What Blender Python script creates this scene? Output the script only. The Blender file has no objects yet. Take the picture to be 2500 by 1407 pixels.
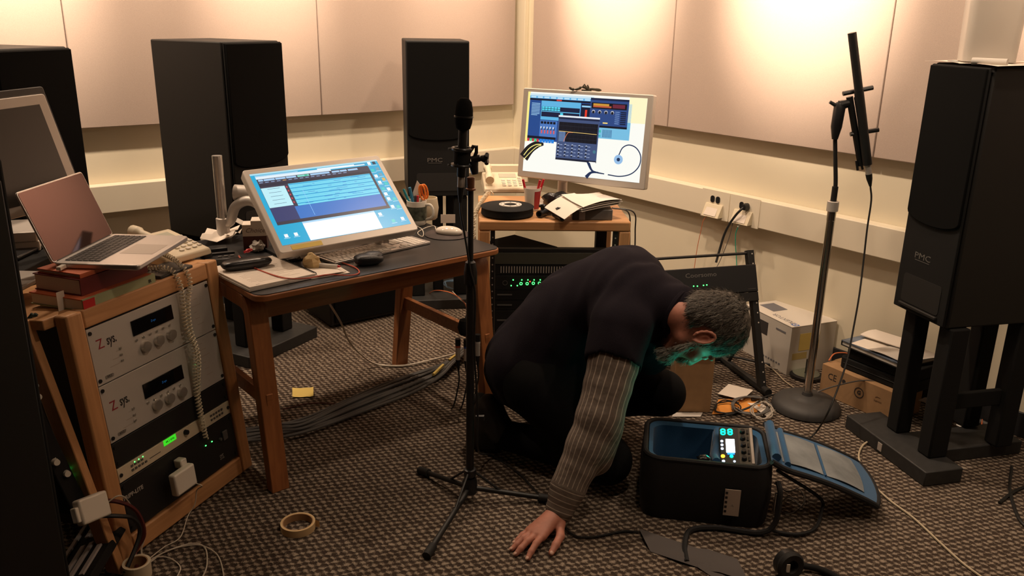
import bpy, math, random
import numpy as np
from mathutils import Matrix, Vector
random.seed(7); rng = np.random.default_rng(7)
SC = bpy.context.scene
COL = SC.collection

# ------------------------------------------------------------------ camera
FPX = 2075.0; TH = math.radians(17.7); PH = math.radians(1.06); HC = 1.50
cF = Vector((0, math.cos(TH), -math.sin(TH)))
cR0 = Vector((1, 0, 0)); cU0 = Vector((0, math.sin(TH), math.cos(TH)))
cR = math.cos(PH)*cR0 + math.sin(PH)*cU0
cU = math.cos(PH)*cU0 - math.sin(PH)*cR0
EYE = Vector((0, 0, HC))
cam = bpy.data.cameras.new('camera'); camo = bpy.data.objects.new('camera', cam); COL.objects.link(camo)
cam.sensor_fit = 'HORIZONTAL'; cam.sensor_width = 36.0; cam.lens = 36.0*FPX/2500.0
cam.clip_start = 0.02; cam.clip_end = 60
camo.matrix_world = Matrix((( cR.x, cU.x, -cF.x, 0), (cR.y, cU.y, -cF.y, 0), (cR.z, cU.z, -cF.z, HC), (0, 0, 0, 1)))
SC.camera = camo

# ------------------------------------------------------------------ world, lamps, exposure
W = bpy.data.worlds.new('world'); SC.world = W; W.use_nodes = True
W.node_tree.nodes['Background'].inputs[0].default_value = (1.0, 0.72, 0.5, 1)
W.node_tree.nodes['Background'].inputs[1].default_value = 0.02
SC.view_settings.view_transform = 'Standard'; SC.view_settings.look = 'None'
SC.view_settings.gamma = 1.0; SC.view_settings.exposure = 0.0
try: SC.view_settings.use_curve_mapping = False
except Exception: pass

AW = math.radians(52.9)
dL = Vector((math.sin(AW), math.cos(AW), 0))       # along the left wall, towards the corner
dR = Vector((math.cos(AW), -math.sin(AW), 0))      # along the right wall, away from the corner
CORNER = Vector((0.012, 5.521, 0))
def wl(s, off, z): return CORNER - dL*s + dR*off + Vector((0, 0, z))   # s metres from corner on left wall, off = into the room
def wr(s, off, z): return CORNER + dR*s - dL*off + Vector((0, 0, z))
CEIL = 2.62
WARM = (1.0, 0.755, 0.545)
def spot(name, loc, tgt, power, size, blend=1.0, rad=0.04):
    l = bpy.data.lights.new(name, 'SPOT'); l.energy = power; l.color = WARM
    l.spot_size = math.radians(size); l.spot_blend = blend; l.shadow_soft_size = rad
    o = bpy.data.objects.new(name, l); COL.objects.link(o); o.location = loc
    o.rotation_euler = (Vector(tgt)-Vector(loc)).to_track_quat('-Z', 'Y').to_euler()
    return o
# recessed wall washers along both walls: a hot core and a wide spill from each lamp
LAMPS = [('L', 0.50, 0.35), ('L', 1.63, 0.9), ('L', 2.76, 1.25), ('L', 3.9, 0.8), ('R', 0.91, 0.95), ('R', 2.10, 1.45), ('R', 3.3, 0.6), ('R', 4.5, 0.5)]
for (k, s_, pw) in LAMPS:
    f, d_ = (wl, 0.70) if k == 'L' else (wr, 1.12)
    c_ = 0.55 if k == 'L' else 1.0
    spot('wall_wash_lamp', f(s_, d_, CEIL-0.03), f(s_, 0.0, 1.74), 400*pw*c_, 44, 1.0)
    spot('wall_wash_lamp', f(s_, d_, CEIL-0.035), f(s_, 0.0, 0.75), 80*pw*(1.1 if k == 'L' else .9), 150, 0.9)
# unseen fill lamp added below the ceiling to brighten desk, rack and man
spot('room_fill_lamp', (0.45, 1.7, CEIL-0.03), (0.2, 2.3, 0), 30, 130, 1.0, 0.06)

# ------------------------------------------------------------------ pixel helpers (photo pixel -> point in the room)
def ray(x, y): return cF + (x-1250)/FPX*cR - (y-703.5)/FPX*cU
def Pz(x, y, z=0.0):
    d = ray(x, y); return EYE + d*((z-HC)/d.z)
def Py(x, y, yy):
    d = ray(x, y); return EYE + d*(yy/d.y)
def Pp(x, y, p, n):
    d = ray(x, y); n = Vector(n); return EYE + d*((Vector(p)-EYE).dot(n)/d.dot(n))

# ------------------------------------------------------------------ materials
MATS = {}
def lin(c):
    return tuple(((v/12.92) if v <= 0.04045 else ((v+0.055)/1.055)**2.4) for v in c)
def mat(name, col=(0.5, 0.5, 0.5), rough=0.6, metal=0.0, emit=None, es=1.0, noise=0.0, nscale=60.0, bump=0.0, bscale=200.0, alpha=1.0, spec=0.5, trans=0.0, sheen=0.0):
    if name in MATS: return MATS[name]
    m = bpy.data.materials.new(name); m.use_nodes = True; MATS[name] = m
    nt = m.node_tree; b = nt.nodes['Principled BSDF']
    b.inputs['Base Color'].default_value = (*col, 1); b.inputs['Roughness'].default_value = rough
    b.inputs['Metallic'].default_value = metal; b.inputs['Specular IOR Level'].default_value = spec
    if trans: b.inputs['Transmission Weight'].default_value = trans
    if alpha < 1: b.inputs['Alpha'].default_value = alpha
    if sheen: b.inputs['Sheen Weight'].default_value = sheen
    if emit: b.inputs['Emission Color'].default_value = (*emit, 1); b.inputs['Emission Strength'].default_value = es
    if noise or bump:
        tc = nt.nodes.new('ShaderNodeTexCoord')
    if noise:
        n = nt.nodes.new('ShaderNodeTexNoise'); n.inputs['Scale'].default_value = nscale; n.inputs['Detail'].default_value = 4
        nt.links.new(tc.outputs['Object'], n.inputs['Vector'])
        r = nt.nodes.new('ShaderNodeValToRGB')
        r.color_ramp.elements[0].position = 0.3; r.color_ramp.elements[1].position = 0.7
        r.color_ramp.elements[0].color = (*[c*(1-noise) for c in col], 1)
        r.color_ramp.elements[1].color = (*[min(1, c*(1+noise)) for c in col], 1)
        nt.links.new(n.outputs['Fac'], r.inputs['Fac']); nt.links.new(r.outputs['Color'], b.inputs['Base Color'])
    if bump:
        n2 = nt.nodes.new('ShaderNodeTexNoise'); n2.inputs['Scale'].default_value = bscale; n2.inputs['Detail'].default_value = 3
        nt.links.new(tc.outputs['Object'], n2.inputs['Vector'])
        bp = nt.nodes.new('ShaderNodeBump'); bp.inputs['Strength'].default_value = bump; bp.inputs['Distance'].default_value = 0.002
        nt.links.new(n2.outputs['Fac'], bp.inputs['Height']); nt.links.new(bp.outputs['Normal'], b.inputs['Normal'])
    return m
def wood(name, c1, c2, axis=0, rough=0.42):
    if name in MATS: return MATS[name]
    m = bpy.data.materials.new(name); m.use_nodes = True; MATS[name] = m
    nt = m.node_tree; b = nt.nodes['Principled BSDF']; b.inputs['Roughness'].default_value = rough
    tc = nt.nodes.new('ShaderNodeTexCoord'); mp = nt.nodes.new('ShaderNodeMapping')
    sc = [70, 70, 70]; sc[axis] = 3.5; mp.inputs['Scale'].default_value = sc
    n = nt.nodes.new('ShaderNodeTexNoise'); n.inputs['Scale'].default_value = 1.0; n.inputs['Detail'].default_value = 6; n.inputs['Distortion'].default_value = 0.6
    r = nt.nodes.new('ShaderNodeValToRGB'); r.color_ramp.elements[0].position = 0.32; r.color_ramp.elements[1].position = 0.68
    r.color_ramp.elements[0].color = (*c2, 1); r.color_ramp.elements[1].color = (*c1, 1)
    nt.links.new(tc.outputs['Object'], mp.inputs['Vector']); nt.links.new(mp.outputs['Vector'], n.inputs['Vector'])
    nt.links.new(n.outputs['Fac'], r.inputs['Fac']); nt.links.new(r.outputs['Color'], b.inputs['Base Color'])
    bp = nt.nodes.new('ShaderNodeBump'); bp.inputs['Strength'].default_value = 0.08; bp.inputs['Distance'].default_value = 0.001
    nt.links.new(n.outputs['Fac'], bp.inputs['Height']); nt.links.new(bp.outputs['Normal'], b.inputs['Normal'])
    return m
def glow(name, c, s=1.0):
    if name in MATS: return MATS[name]
    m = mat(name, (0.01, 0.01, 0.01), 0.3, emit=c, es=s); return m

M_wallpaint = mat('wall_paint', (0.76, 0.69, 0.53), 0.75, noise=0.02, nscale=3, bump=0.06, bscale=500)
M_panel = mat('panel_fabric', (0.47, 0.375, 0.320), 0.95, noise=0.07, nscale=420, bump=0.35, bscale=900)
M_raceway = mat('raceway_paint', (0.78, 0.71, 0.57), 0.5)
M_outlet = mat('outlet_plastic', (0.70, 0.62, 0.46), 0.4)
M_ceil = mat('ceiling_paint', (0.55, 0.50, 0.42), 0.9)
M_farwall = mat('far_wall_paint', (0.20, 0.13, 0.09), 0.9)
M_baseb = mat('rubber_baseboard', (0.018, 0.018, 0.020), 0.5)
M_black = mat('black_paint', (0.010, 0.010, 0.010), 0.5)
M_blackmat = mat('black_matte', (0.008, 0.008, 0.008), 0.85, bump=0.1, spec=0.25)
M_blackplastic = mat('black_plastic', (0.012, 0.012, 0.013), 0.35)
M_grille = mat('grille_cloth', (0.006, 0.006, 0.006), 1.0, bump=0.3, bscale=1500, spec=0.1)
M_spk = mat('speaker_veneer', (0.015, 0.014, 0.013), 0.6, bump=0.06, bscale=300, spec=0.3)
M_rubber = mat('rubber', (0.008, 0.008, 0.008), 0.7)
M_chrome = mat('chrome', (0.55, 0.53, 0.50), 0.22, 1.0)
M_alu = mat('brushed_aluminium', (0.62, 0.60, 0.58), 0.38, 0.9)
M_alupaint = mat('silver_paint', (0.50, 0.46, 0.42), 0.45, 0.3)
M_bezel = mat('display_bezel', (0.60, 0.55, 0.50), 0.45, 0.15)
M_white = mat('white_plastic', (0.72, 0.68, 0.60), 0.35)
M_cream = mat('cream_plastic', (0.66, 0.58, 0.43), 0.45)
M_key = mat('white_key', (0.70, 0.66, 0.60), 0.5)
M_darkkey = mat('laptop_key', (0.03, 0.028, 0.027), 0.5)
M_paper = mat('paper', (0.75, 0.68, 0.60), 0.9)
M_paper2 = mat('paper_grey', (0.56, 0.52, 0.47), 0.9)
M_ink = mat('ink', (0.03, 0.025, 0.025), 0.8)
M_faintink = mat('faint_ink', (0.42, 0.36, 0.31), 0.9)
M_yellow = mat('yellow_note', (0.72, 0.55, 0.16), 0.9)
M_card = mat('cardboard', (0.36, 0.21, 0.10), 0.9, noise=0.08, nscale=30)
M_oak = wood('oak_wood', (0.60, 0.32, 0.145), (0.48, 0.245, 0.10), 1)
M_oakx = wood('oak_wood_across', (0.60, 0.32, 0.145), (0.48, 0.245, 0.10), 0)
M_desk = wood('desk_wood', (0.36, 0.135, 0.045), (0.25, 0.09, 0.03), 0)
M_deskleg = wood('desk_leg_wood', (0.36, 0.135, 0.045), (0.25, 0.09, 0.03), 2)
M_lino = mat('black_linoleum', (0.016, 0.016, 0.017), 0.38, bump=0.04, bscale=250)
M_silverface = mat('silver_faceplate', (0.55, 0.53, 0.495), 0.42, 0.2)
M_knob = mat('silver_knob', (0.66, 0.64, 0.60), 0.3, 0.8)
M_red = mat('red_plastic', (0.55, 0.02, 0.03), 0.4)
M_redcord = mat('red_cord', (0.50, 0.09, 0.05), 0.6)
M_greycable = mat('grey_cable', (0.10, 0.095, 0.09), 0.6)
M_blackcable = mat('black_cable', (0.010, 0.010, 0.010), 0.5)
M_whitecable = mat('white_cable', (0.60, 0.54, 0.45), 0.5)
M_orange = mat('orange_plastic', (0.80, 0.20, 0.03), 0.45)
M_orangecable = mat('orange_cable', (0.62, 0.17, 0.06), 0.5)
M_bluecable = mat('blue_cable', (0.13, 0.24, 0.38), 0.5)
M_greencable = mat('green_cable', (0.02, 0.30, 0.20), 0.5)
M_glassblack = mat('glossy_black_glass', (0.006, 0.006, 0.006), 0.06)
M_laptopglass = mat('laptop_glass', (0.008, 0.005, 0.005), 0.05, spec=0.8)
M_laptopglass.node_tree.nodes['Principled BSDF'].inputs['Specular Tint'].default_value = (1.0, 0.42, 0.36, 1)
M_screenoff = mat('screen_off', (0.040, 0.036, 0.034), 0.30)
M_led = glow('green_led', (0.05, 1.0, 0.12), 6.0)
M_redled = glow('red_led', (1.0, 0.03, 0.02), 6.0)
M_lcd = glow('lcd_green', (0.05, 0.75, 0.02), 0.9)
M_blueled = glow('vfd_blue', (0.02, 0.16, 0.45), 0.25)
M_navy = mat('navy_knit', (0.0105, 0.0080, 0.0125), 0.95, bump=0.4, bscale=500, spec=0.15)
M_pants = mat('black_trousers', (0.005, 0.005, 0.0055), 0.95, bump=0.15, spec=0.15)
M_skin = mat('skin', (0.42, 0.17, 0.115), 0.55, noise=0.12, nscale=45, bump=0.08, bscale=180)
M_nail = mat('finger_nail', (0.55, 0.33, 0.25), 0.35)
M_blueliner = mat('blue_liner', (0.012, 0.085, 0.20), 0.95, bump=0.4, bscale=350, sheen=0.2)
M_mesh = mat('grey_mesh_pocket', (0.20, 0.22, 0.23), 0.8, noise=0.25, nscale=12, bump=0.4, bscale=900)
M_bag = mat('bag_nylon', (0.007, 0.007, 0.008), 0.75, bump=0.3, bscale=700)

# ------------------------------------------------------------------ mesh helpers
def frame(o, x, y):
    x = Vector(x).normalized(); z = x.cross(Vector(y)).normalized(); y = z.cross(x)
    return Matrix(((x.x, y.x, z.x, o[0]), (x.y, y.y, z.y, o[1]), (x.z, y.z, z.z, o[2]), (0, 0, 0, 1)))
def T(x, y, z): return Matrix.Translation((x, y, z))
def RX(a): return Matrix.Rotation(math.radians(a), 4, 'X')
def RY(a): return Matrix.Rotation(math.radians(a), 4, 'Y')
def RZ(a): return Matrix.Rotation(math.radians(a), 4, 'Z')
def smooth_path(pts, n=8, closed=False):
    pts = [Vector(p) for p in pts]; out = []; N = len(pts)
    if N < 3: return pts
    for i in range(N if closed else N-1):
        p0 = pts[(i-1) % N] if (closed or i > 0) else pts[0]*2-pts[1]
        p1 = pts[i]; p2 = pts[(i+1) % N]
        p3 = pts[(i+2) % N] if (closed or i+2 < N) else pts[-1]*2-pts[-2]
        for k in range(n):
            t = k/n
            out.append(0.5*((2*p1)+(p2-p0)*t+(2*p0-5*p1+4*p2-p3)*t*t+(3*p1-p0-3*p2+p3)*t**3))
    if not closed: out.append(pts[-1])
    return out
class MB:
    def __init__(s): s.v = []; s.f = []
    def add(s, vs, fs, M=None):
        o = len(s.v)
        s.v += [tuple(M @ Vector(v)) if M is not None else tuple(v) for v in vs]
        s.f += [tuple(i+o for i in f) for f in fs]; return s
    def box(s, c, d, M=None):
        x, y, z = d[0]/2, d[1]/2, d[2]/2
        vs = [(c[0]+i*x, c[1]+j*y, c[2]+k*z) for i in (-1, 1) for j in (-1, 1) for k in (-1, 1)]
        return s.add(vs, [(0, 1, 3, 2), (4, 6, 7, 5), (0, 4, 5, 1), (2, 3, 7, 6), (0, 2, 6, 4), (1, 5, 7, 3)], M)
    def b2(s, p, q, M=None):
        return s.box([(a+b)/2 for a, b in zip(p, q)], [abs(b-a) for a, b in zip(p, q)], M)
    def hexa(s, bot, top, M=None):      # 4 bottom + 4 top corners, both counter-clockwise
        return s.add(list(bot)+list(top), [(3, 2, 1, 0), (4, 5, 6, 7)]+[(i, (i+1) % 4, 4+(i+1) % 4, 4+i) for i in range(4)], M)
    def cyl(s, p0, p1, r0, r1=None, n=16, M=None):
        r1 = r0 if r1 is None else r1
        p0 = Vector(p0); p1 = Vector(p1); a = (p1-p0).normalized()
        u = a.orthogonal().normalized(); w = a.cross(u); vs = []
        for (p, r) in ((p0, r0), (p1, r1)):
            for i in range(n):
                t = 2*math.pi*i/n; vs.append(p+(u*math.cos(t)+w*math.sin(t))*r)
        fs = [(i, (i+1) % n, n+(i+1) % n, n+i) for i in range(n)]+[tuple(range(n-1, -1, -1)), tuple(range(n, 2*n))]
        return s.add(vs, fs, M)
    def tube(s, pts, r, n=7, M=None, closed=False):
        pts = [Vector(p) for p in pts]; N = len(pts); vs = []; fs = []
        rr = r if isinstance(r, (list, tuple)) else [r]*N
        prev = None
        for i, p in enumerate(pts):
            a = (pts[(i+1) % N]-pts[i-1]) if (closed or 0 < i < N-1) else (pts[1]-pts[0] if i == 0 else pts[-1]-pts[-2])
            a = a.normalized() if a.length > 1e-9 else Vector((0, 0, 1))
            if prev is None: u = a.orthogonal().normalized()
            else:
                u = prev-a*prev.dot(a); u = u.normalized() if u.length > 1e-6 else a.orthogonal().normalized()
            prev = u; w = a.cross(u)
            for k in range(n):
                t = 2*math.pi*k/n; vs.append(p+(u*math.cos(t)+w*math.sin(t))*rr[i])
        for i in range(N if closed else N-1):
            j = (i+1) % N
            for k in range(n): fs.append((i*n+k, i*n+(k+1) % n, j*n+(k+1) % n, j*n+k))
        if not closed: fs += [tuple(range(n-1, -1, -1)), tuple((N-1)*n+k for k in range(n))]
        return s.add(vs, fs, M)
    def lathe(s, prof, n=24, M=None, close=False):
        vs = []; fs = []
        for (r, z) in prof:
            for i in range(n):
                t = 2*math.pi*i/n; vs.append((r*math.cos(t), r*math.sin(t), z))
        m = len(prof)
        for j in range(m if close else m-1):
            k = (j+1) % m
            for i in range(n): fs.append((j*n+i, j*n+(i+1) % n, k*n+(i+1) % n, k*n+i))
        if not close:
            fs.append(tuple(range(n-1, -1, -1))); fs.append(tuple((m-1)*n+i for i in range(n)))
        return s.add(vs, fs, M)
    def prism(s, poly, z0, z1, M=None):
        n = len(poly); vs = [(p[0], p[1], z0) for p in poly]+[(p[0], p[1], z1) for p in poly]
        return s.add(vs, [tuple(range(n-1, -1, -1)), tuple(range(n, 2*n))]+[(i, (i+1) % n, n+(i+1) % n, n+i) for i in range(n)], M)
    def ell(s, c, r, n=14, m=9, M=None):
        vs = [(c[0], c[1], c[2]-r[2])]; fs = []
        for j in range(1, m):
            a = math.pi*j/m
            for i in range(n):
                t = 2*math.pi*i/n
                vs.append((c[0]+r[0]*math.sin(a)*math.cos(t), c[1]+r[1]*math.sin(a)*math.sin(t), c[2]-r[2]*math.cos(a)))
        vs.append((c[0], c[1], c[2]+r[2])); L = len(vs)-1
        for i in range(n):
            fs.append((0, 1+(i+1) % n, 1+i)); fs.append((L, 1+(m-2)*n+i, 1+(m-2)*n+(i+1) % n))
            for j in range(m-2): fs.append((1+j*n+i, 1+j*n+(i+1) % n, 1+(j+1)*n+(i+1) % n, 1+(j+1)*n+i))
        return s.add(vs, fs, M)
    def quad(s, a, b, c, d, M=None): return s.add([a, b, c, d], [(0, 1, 2, 3)], M)
    def sheet(s, grid, th=0.0006, M=None):        # grid[i][j] of points -> thin solid sheet
        R = len(grid); Cc = len(grid[0]); vs = []; fs = []
        for g in (0, 1):
            for i in range(R):
                for j in range(Cc):
                    p = Vector(grid[i][j]); vs.append(p+Vector((0, 0, th*g)))
        K = R*Cc; ix = lambda i, j, g: g*K+i*Cc+j
        for i in range(R-1):
            for j in range(Cc-1):
                fs.append((ix(i, j, 1), ix(i, j+1, 1), ix(i+1, j+1, 1), ix(i+1, j, 1)))
                fs.append((ix(i, j, 0), ix(i+1, j, 0), ix(i+1, j+1, 0), ix(i, j+1, 0)))
        ring = [(0, j) for j in range(Cc)]+[(i, Cc-1) for i in range(1, R)]+[(R-1, j) for j in range(Cc-2, -1, -1)]+[(i, 0) for i in range(R-2, 0, -1)]
        for a in range(len(ring)):
            p, q = ring[a], ring[(a+1) % len(ring)]
            fs.append((ix(*p, 0), ix(*q, 0), ix(*q, 1), ix(*p, 1)))
        return s.add(vs, fs, M)
    def build(s, name, m, parent=None, smooth=True, bevel=0.0, world=False, label=None, kind=None, seg=2):
        me = bpy.data.meshes.new(name)
        vs = s.v
        if world and parent is not None:
            iv = WM[parent].inverted(); vs = [tuple(iv @ Vector(v)) for v in vs]
        me.from_pydata(vs, [], s.f); me.update()
        import bmesh
        bm = bmesh.new(); bm.from_mesh(me); bmesh.ops.recalc_face_normals(bm, faces=bm.faces); bm.to_mesh(me); bm.free()
        me.materials.append(m)
        if smooth:
            me.polygons.foreach_set('use_smooth', [True]*len(me.polygons)); me.set_sharp_from_angle(angle=math.radians(38))
        o = bpy.data.objects.new(name, me); COL.objects.link(o)
        if parent is not None: o.parent = parent; WM[o] = WM[parent].copy()
        else: WM[o] = Matrix.Identity(4)
        if bevel:
            md = o.modifiers.new('bevel', 'BEVEL'); md.width = bevel; md.segments = seg; md.limit_method = 'ANGLE'; md.angle_limit = math.radians(50); md.harden_normals = False
        if label: o['label'] = label
        if kind: o['kind'] = kind
        return o
WM = {}
def thing(name, label, cat, M=None, group=None):
    o = bpy.data.objects.new(name, None); COL.objects.link(o); o.empty_display_size = 0.05
    M = Matrix.Translation(M) if isinstance(M, (tuple, list, Vector)) else (M or Matrix.Identity(4))
    o.matrix_world = M; WM[o] = M.copy(); o['label'] = label; o['category'] = cat
    if group: o['group'] = group
    return o
def tag(o, label, cat, group=None):
    o['label'] = label; o['category'] = cat
    if group: o['group'] = group
    return o
def single(mb, name, m, label, cat, loc=None, group=None, **k):      # a thing that is one mesh, origin at its base
    c = Vector(loc) if loc is not None else Vector([sum(v[i] for v in mb.v)/len(mb.v) for i in (0, 1)]+[min(v[2] for v in mb.v)])
    mb.v = [tuple(Vector(v)-c) for v in mb.v]
    o = mb.build(name, m, **k); o.location = c; WM[o] = Matrix.Translation(c)
    return tag(o, label, cat, group)
def inst(src, parent, M, name=None):      # another piece sharing mesh data
    o = src.copy(); COL.objects.link(o); o.parent = parent; o.matrix_local = M; WM[o] = WM[parent] @ M; return o
def text(name, s, size, m, parent, M, align='CENTER', extrude=0.0003, bold=0.0, shear=0.0, sx=1.0, label=None):
    cu = bpy.data.curves.new(name, 'FONT'); cu.body = s; cu.size = size; cu.align_x = align; cu.align_y = 'CENTER'
    cu.extrude = extrude; cu.offset = bold; cu.shear = shear; cu.resolution_u = 2
    t = bpy.data.objects.new(name, cu); COL.objects.link(t)
    me = bpy.data.meshes.new_from_object(t.evaluated_get(bpy.context.evaluated_depsgraph_get()))
    bpy.data.objects.remove(t); bpy.data.curves.remove(cu)
    me.transform(Matrix.Diagonal((sx, 1, 1, 1))); me.transform(M)
    me.materials.clear(); me.materials.append(m); me.name = name
    o = bpy.data.objects.new(name, me); COL.objects.link(o); o.parent = parent; WM[o] = WM[parent].copy() if parent else Matrix.Identity(4)
    if label: o['label'] = label
    return o
def rrect(w, h, r, n=4, cx=0, cy=0):
    out = []
    for (sx, sy, a0) in ((1, 1, 0), (-1, 1, 90), (-1, -1, 180), (1, -1, 270)):
        for i in range(n+1):
            a = math.radians(a0+90*i/n)
            out.append((cx+sx*(w/2-r)+r*math.cos(a), cy+sy*(h/2-r)+r*math.sin(a)))
    return out
def struct(o): o['kind'] = 'structure'; return o
def cable(name, pts, r, m, label, group=None, n=8, cat='cable', sides=6, parent=None):
    if parent is not None: return MB().tube(smooth_path(pts, n), r, sides).build(name, m, parent, world=True)
    return single(MB().tube(smooth_path(pts, n), r, sides), name, m, label, cat, group=group)

# ================================================================== the room
def carpet():
    m = bpy.data.materials.new('carpet'); m.use_nodes = True; nt = m.node_tree; b = nt.nodes['Principled BSDF']
    b.inputs['Roughness'].default_value = 1.0; b.inputs['Specular IOR Level'].default_value = 0.1
    L = nt.links; N = nt.nodes.new
    tc = N('ShaderNodeTexCoord'); mp = N('ShaderNodeMapping'); mp.inputs['Rotation'].default_value = (0, 0, math.radians(20))
    L.new(tc.outputs['Object'], mp.inputs['Vector'])
    nz = N('ShaderNodeTexNoise'); nz.inputs['Scale'].default_value = 48; nz.inputs['Detail'].default_value = 4
    L.new(mp.outputs['Vector'], nz.inputs['Vector'])
    sub = N('ShaderNodeVectorMath'); sub.operation = 'SUBTRACT'; sub.inputs[1].default_value = (0.5, 0.5, 0.5); L.new(nz.outputs['Color'], sub.inputs[0])
    mul = N('ShaderNodeVectorMath'); mul.operation = 'SCALE'; mul.inputs['Scale'].default_value = 0.024; L.new(sub.outputs[0], mul.inputs[0])
    add = N('ShaderNodeVectorMath'); L.new(mp.outputs['Vector'], add.inputs[0]); L.new(mul.outputs[0], add.inputs[1])
    sx = N('ShaderNodeSeparateXYZ'); L.new(add.outputs[0], sx.inputs[0])
    def sine(out, per):
        m1 = N('ShaderNodeMath'); m1.operation = 'MULTIPLY'; m1.inputs[1].default_value = 2*math.pi/per; L.new(sx.outputs[out], m1.inputs[0])
        m2 = N('ShaderNodeMath'); m2.operation = 'SINE'; L.new(m1.outputs[0], m2.inputs[0]); return m2
    a_, b_ = sine('X', 0.037), sine('Y', 0.027)
    pr = N('ShaderNodeMath'); pr.operation = 'MULTIPLY'; L.new(a_.outputs[0], pr.inputs[0]); L.new(b_.outputs[0], pr.inputs[1])
    n2 = N('ShaderNodeTexNoise'); n2.inputs['Scale'].default_value = 260; n2.inputs['Detail'].default_value = 3; L.new(tc.outputs['Object'], n2.inputs['Vector'])
    n3 = N('ShaderNodeMath'); n3.operation = 'MULTIPLY_ADD'; n3.inputs[1].default_value = 2.3; n3.inputs[2].default_value = -1.15; L.new(n2.outputs['Fac'], n3.inputs[0])
    sm = N('ShaderNodeMath'); sm.operation = 'ADD'; L.new(pr.outputs[0], sm.inputs[0]); L.new(n3.outputs[0], sm.inputs[1])
    inv = N('ShaderNodeMapRange'); inv.inputs['From Min'].default_value = -0.9; inv.inputs['From Max'].default_value = 0.9; L.new(sm.outputs[0], inv.inputs['Value'])
    rp = N('ShaderNodeValToRGB'); L.new(inv.outputs[0], rp.inputs['Fac'])
    rp.color_ramp.elements[0].position = 0.30; rp.color_ramp.elements[0].color = (0.058, 0.042, 0.033, 1)
    rp.color_ramp.elements[1].position = 0.80; rp.color_ramp.elements[1].color = (0.33, 0.272, 0.212, 1)
    e = rp.color_ramp.elements.new(0.55); e.color = (0.118, 0.090, 0.069, 1)
    L.new(rp.outputs['Color'], b.inputs['Base Color'])
    bp = N('ShaderNodeBump'); bp.inputs['Strength'].default_value = 0.9; bp.inputs['Distance'].default_value = 0.006
    L.new(inv.outputs[0], bp.inputs['Height']); L.new(bp.outputs['Normal'], b.inputs['Normal'])
    return m
LW, RW = 6.2, 7.0      # lengths of the two walls
c1 = CORNER; c2 = c1-dL*LW; c3 = c2+dR*RW; c4 = c1+dR*RW
def slab(name, a, b_, z0, z1, th, nin, m):      # wall from a to b, thickness th away from the room
    a = Vector(a); b_ = Vector(b_); o = -Vector(nin)*th
    mb = MB().hexa([a+Vector((0, 0, z0)), b_+Vector((0, 0, z0)), b_+o+Vector((0, 0, z0)), a+o+Vector((0, 0, z0))],
                   [a+Vector((0, 0, z1)), b_+Vector((0, 0, z1)), b_+o+Vector((0, 0, z1)), a+o+Vector((0, 0, z1))])
    return struct(mb.build(name, m, smooth=False))
wall_left = slab('wall_left', c2-dL*.1, c1+dL*.1, -0.05, CEIL+.05, .1, dR, M_wallpaint)
wall_right = slab('wall_right', c1, c4+dR*.1, -0.05, CEIL+.05, .1, -dL, M_wallpaint)
wall_back = slab('wall_back', c4, c3, -0.05, CEIL+.05, .1, -dR, M_farwall)
wall_near = slab('wall_near', c3, c2, -0.05, CEIL+.05, .1, dL, M_farwall)
mb = MB(); ex = 0.1
def floorpoly(z0, z1):
    pts = [c1+dL*ex-dR*ex, c2-dL*ex-dR*ex, c3-dL*ex+dR*ex, c4+dL*ex+dR*ex]
    return MB().hexa([p+Vector((0, 0, z0)) for p in pts], [p+Vector((0, 0, z1)) for p in pts])
floor = struct(floorpoly(-0.06, 0.0).build('floor', carpet(), smooth=False))
ceiling = struct(floorpoly(CEIL, CEIL+.06).build('ceiling', M_ceil, smooth=False))
# acoustic panels, each a fabric-wrapped board on the wall
PT = 0.05; PB = 0.974; PTOP = 2.40
def panel(wall, fn, s0, s1):
    g = 0.0015
    a, b_ = fn(s0+g, 0.0005, PB), fn(s1-g, 0.0005, PB); o = fn(0, PT, 0)-fn(0, 0, 0); up = Vector((0, 0, PTOP-PB))
    mb = MB().hexa([a, b_, b_+o, a+o], [a+up, b_+up, b_+o+up, a+o+up])
    p = mb.build('acoustic_panel', M_panel, wall, bevel=0.004)
    return p
def sL(px, py, off): return (CORNER-Pp(px, py, CORNER+dR*off, dR)).dot(dL)
def sR(px, py, off): return (Pp(px, py, CORNER-dL*off, dL)-CORNER).dot(dR)
l0, l1, l2 = sL(1256, 200, PT), sL(780, 150, PT), sL(157, 60, PT)
for a, b_ in ((l0, l1), (l1, l2), (l2, 2*l2-l1), (2*l2-l1, 3*l2-2*l1)): panel(wall_left, wl, a, b_)
r0, r1, r2 = sR(1300, 120, PT), sR(1640, 160, PT), sR(2160, 190, PT)
for a, b_ in ((r0, r1), (r1, r2), (r2, 2*r2-r1), (2*r2-r1, 3*r2-2*r1)): panel(wall_right, wr, a, b_)
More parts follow.
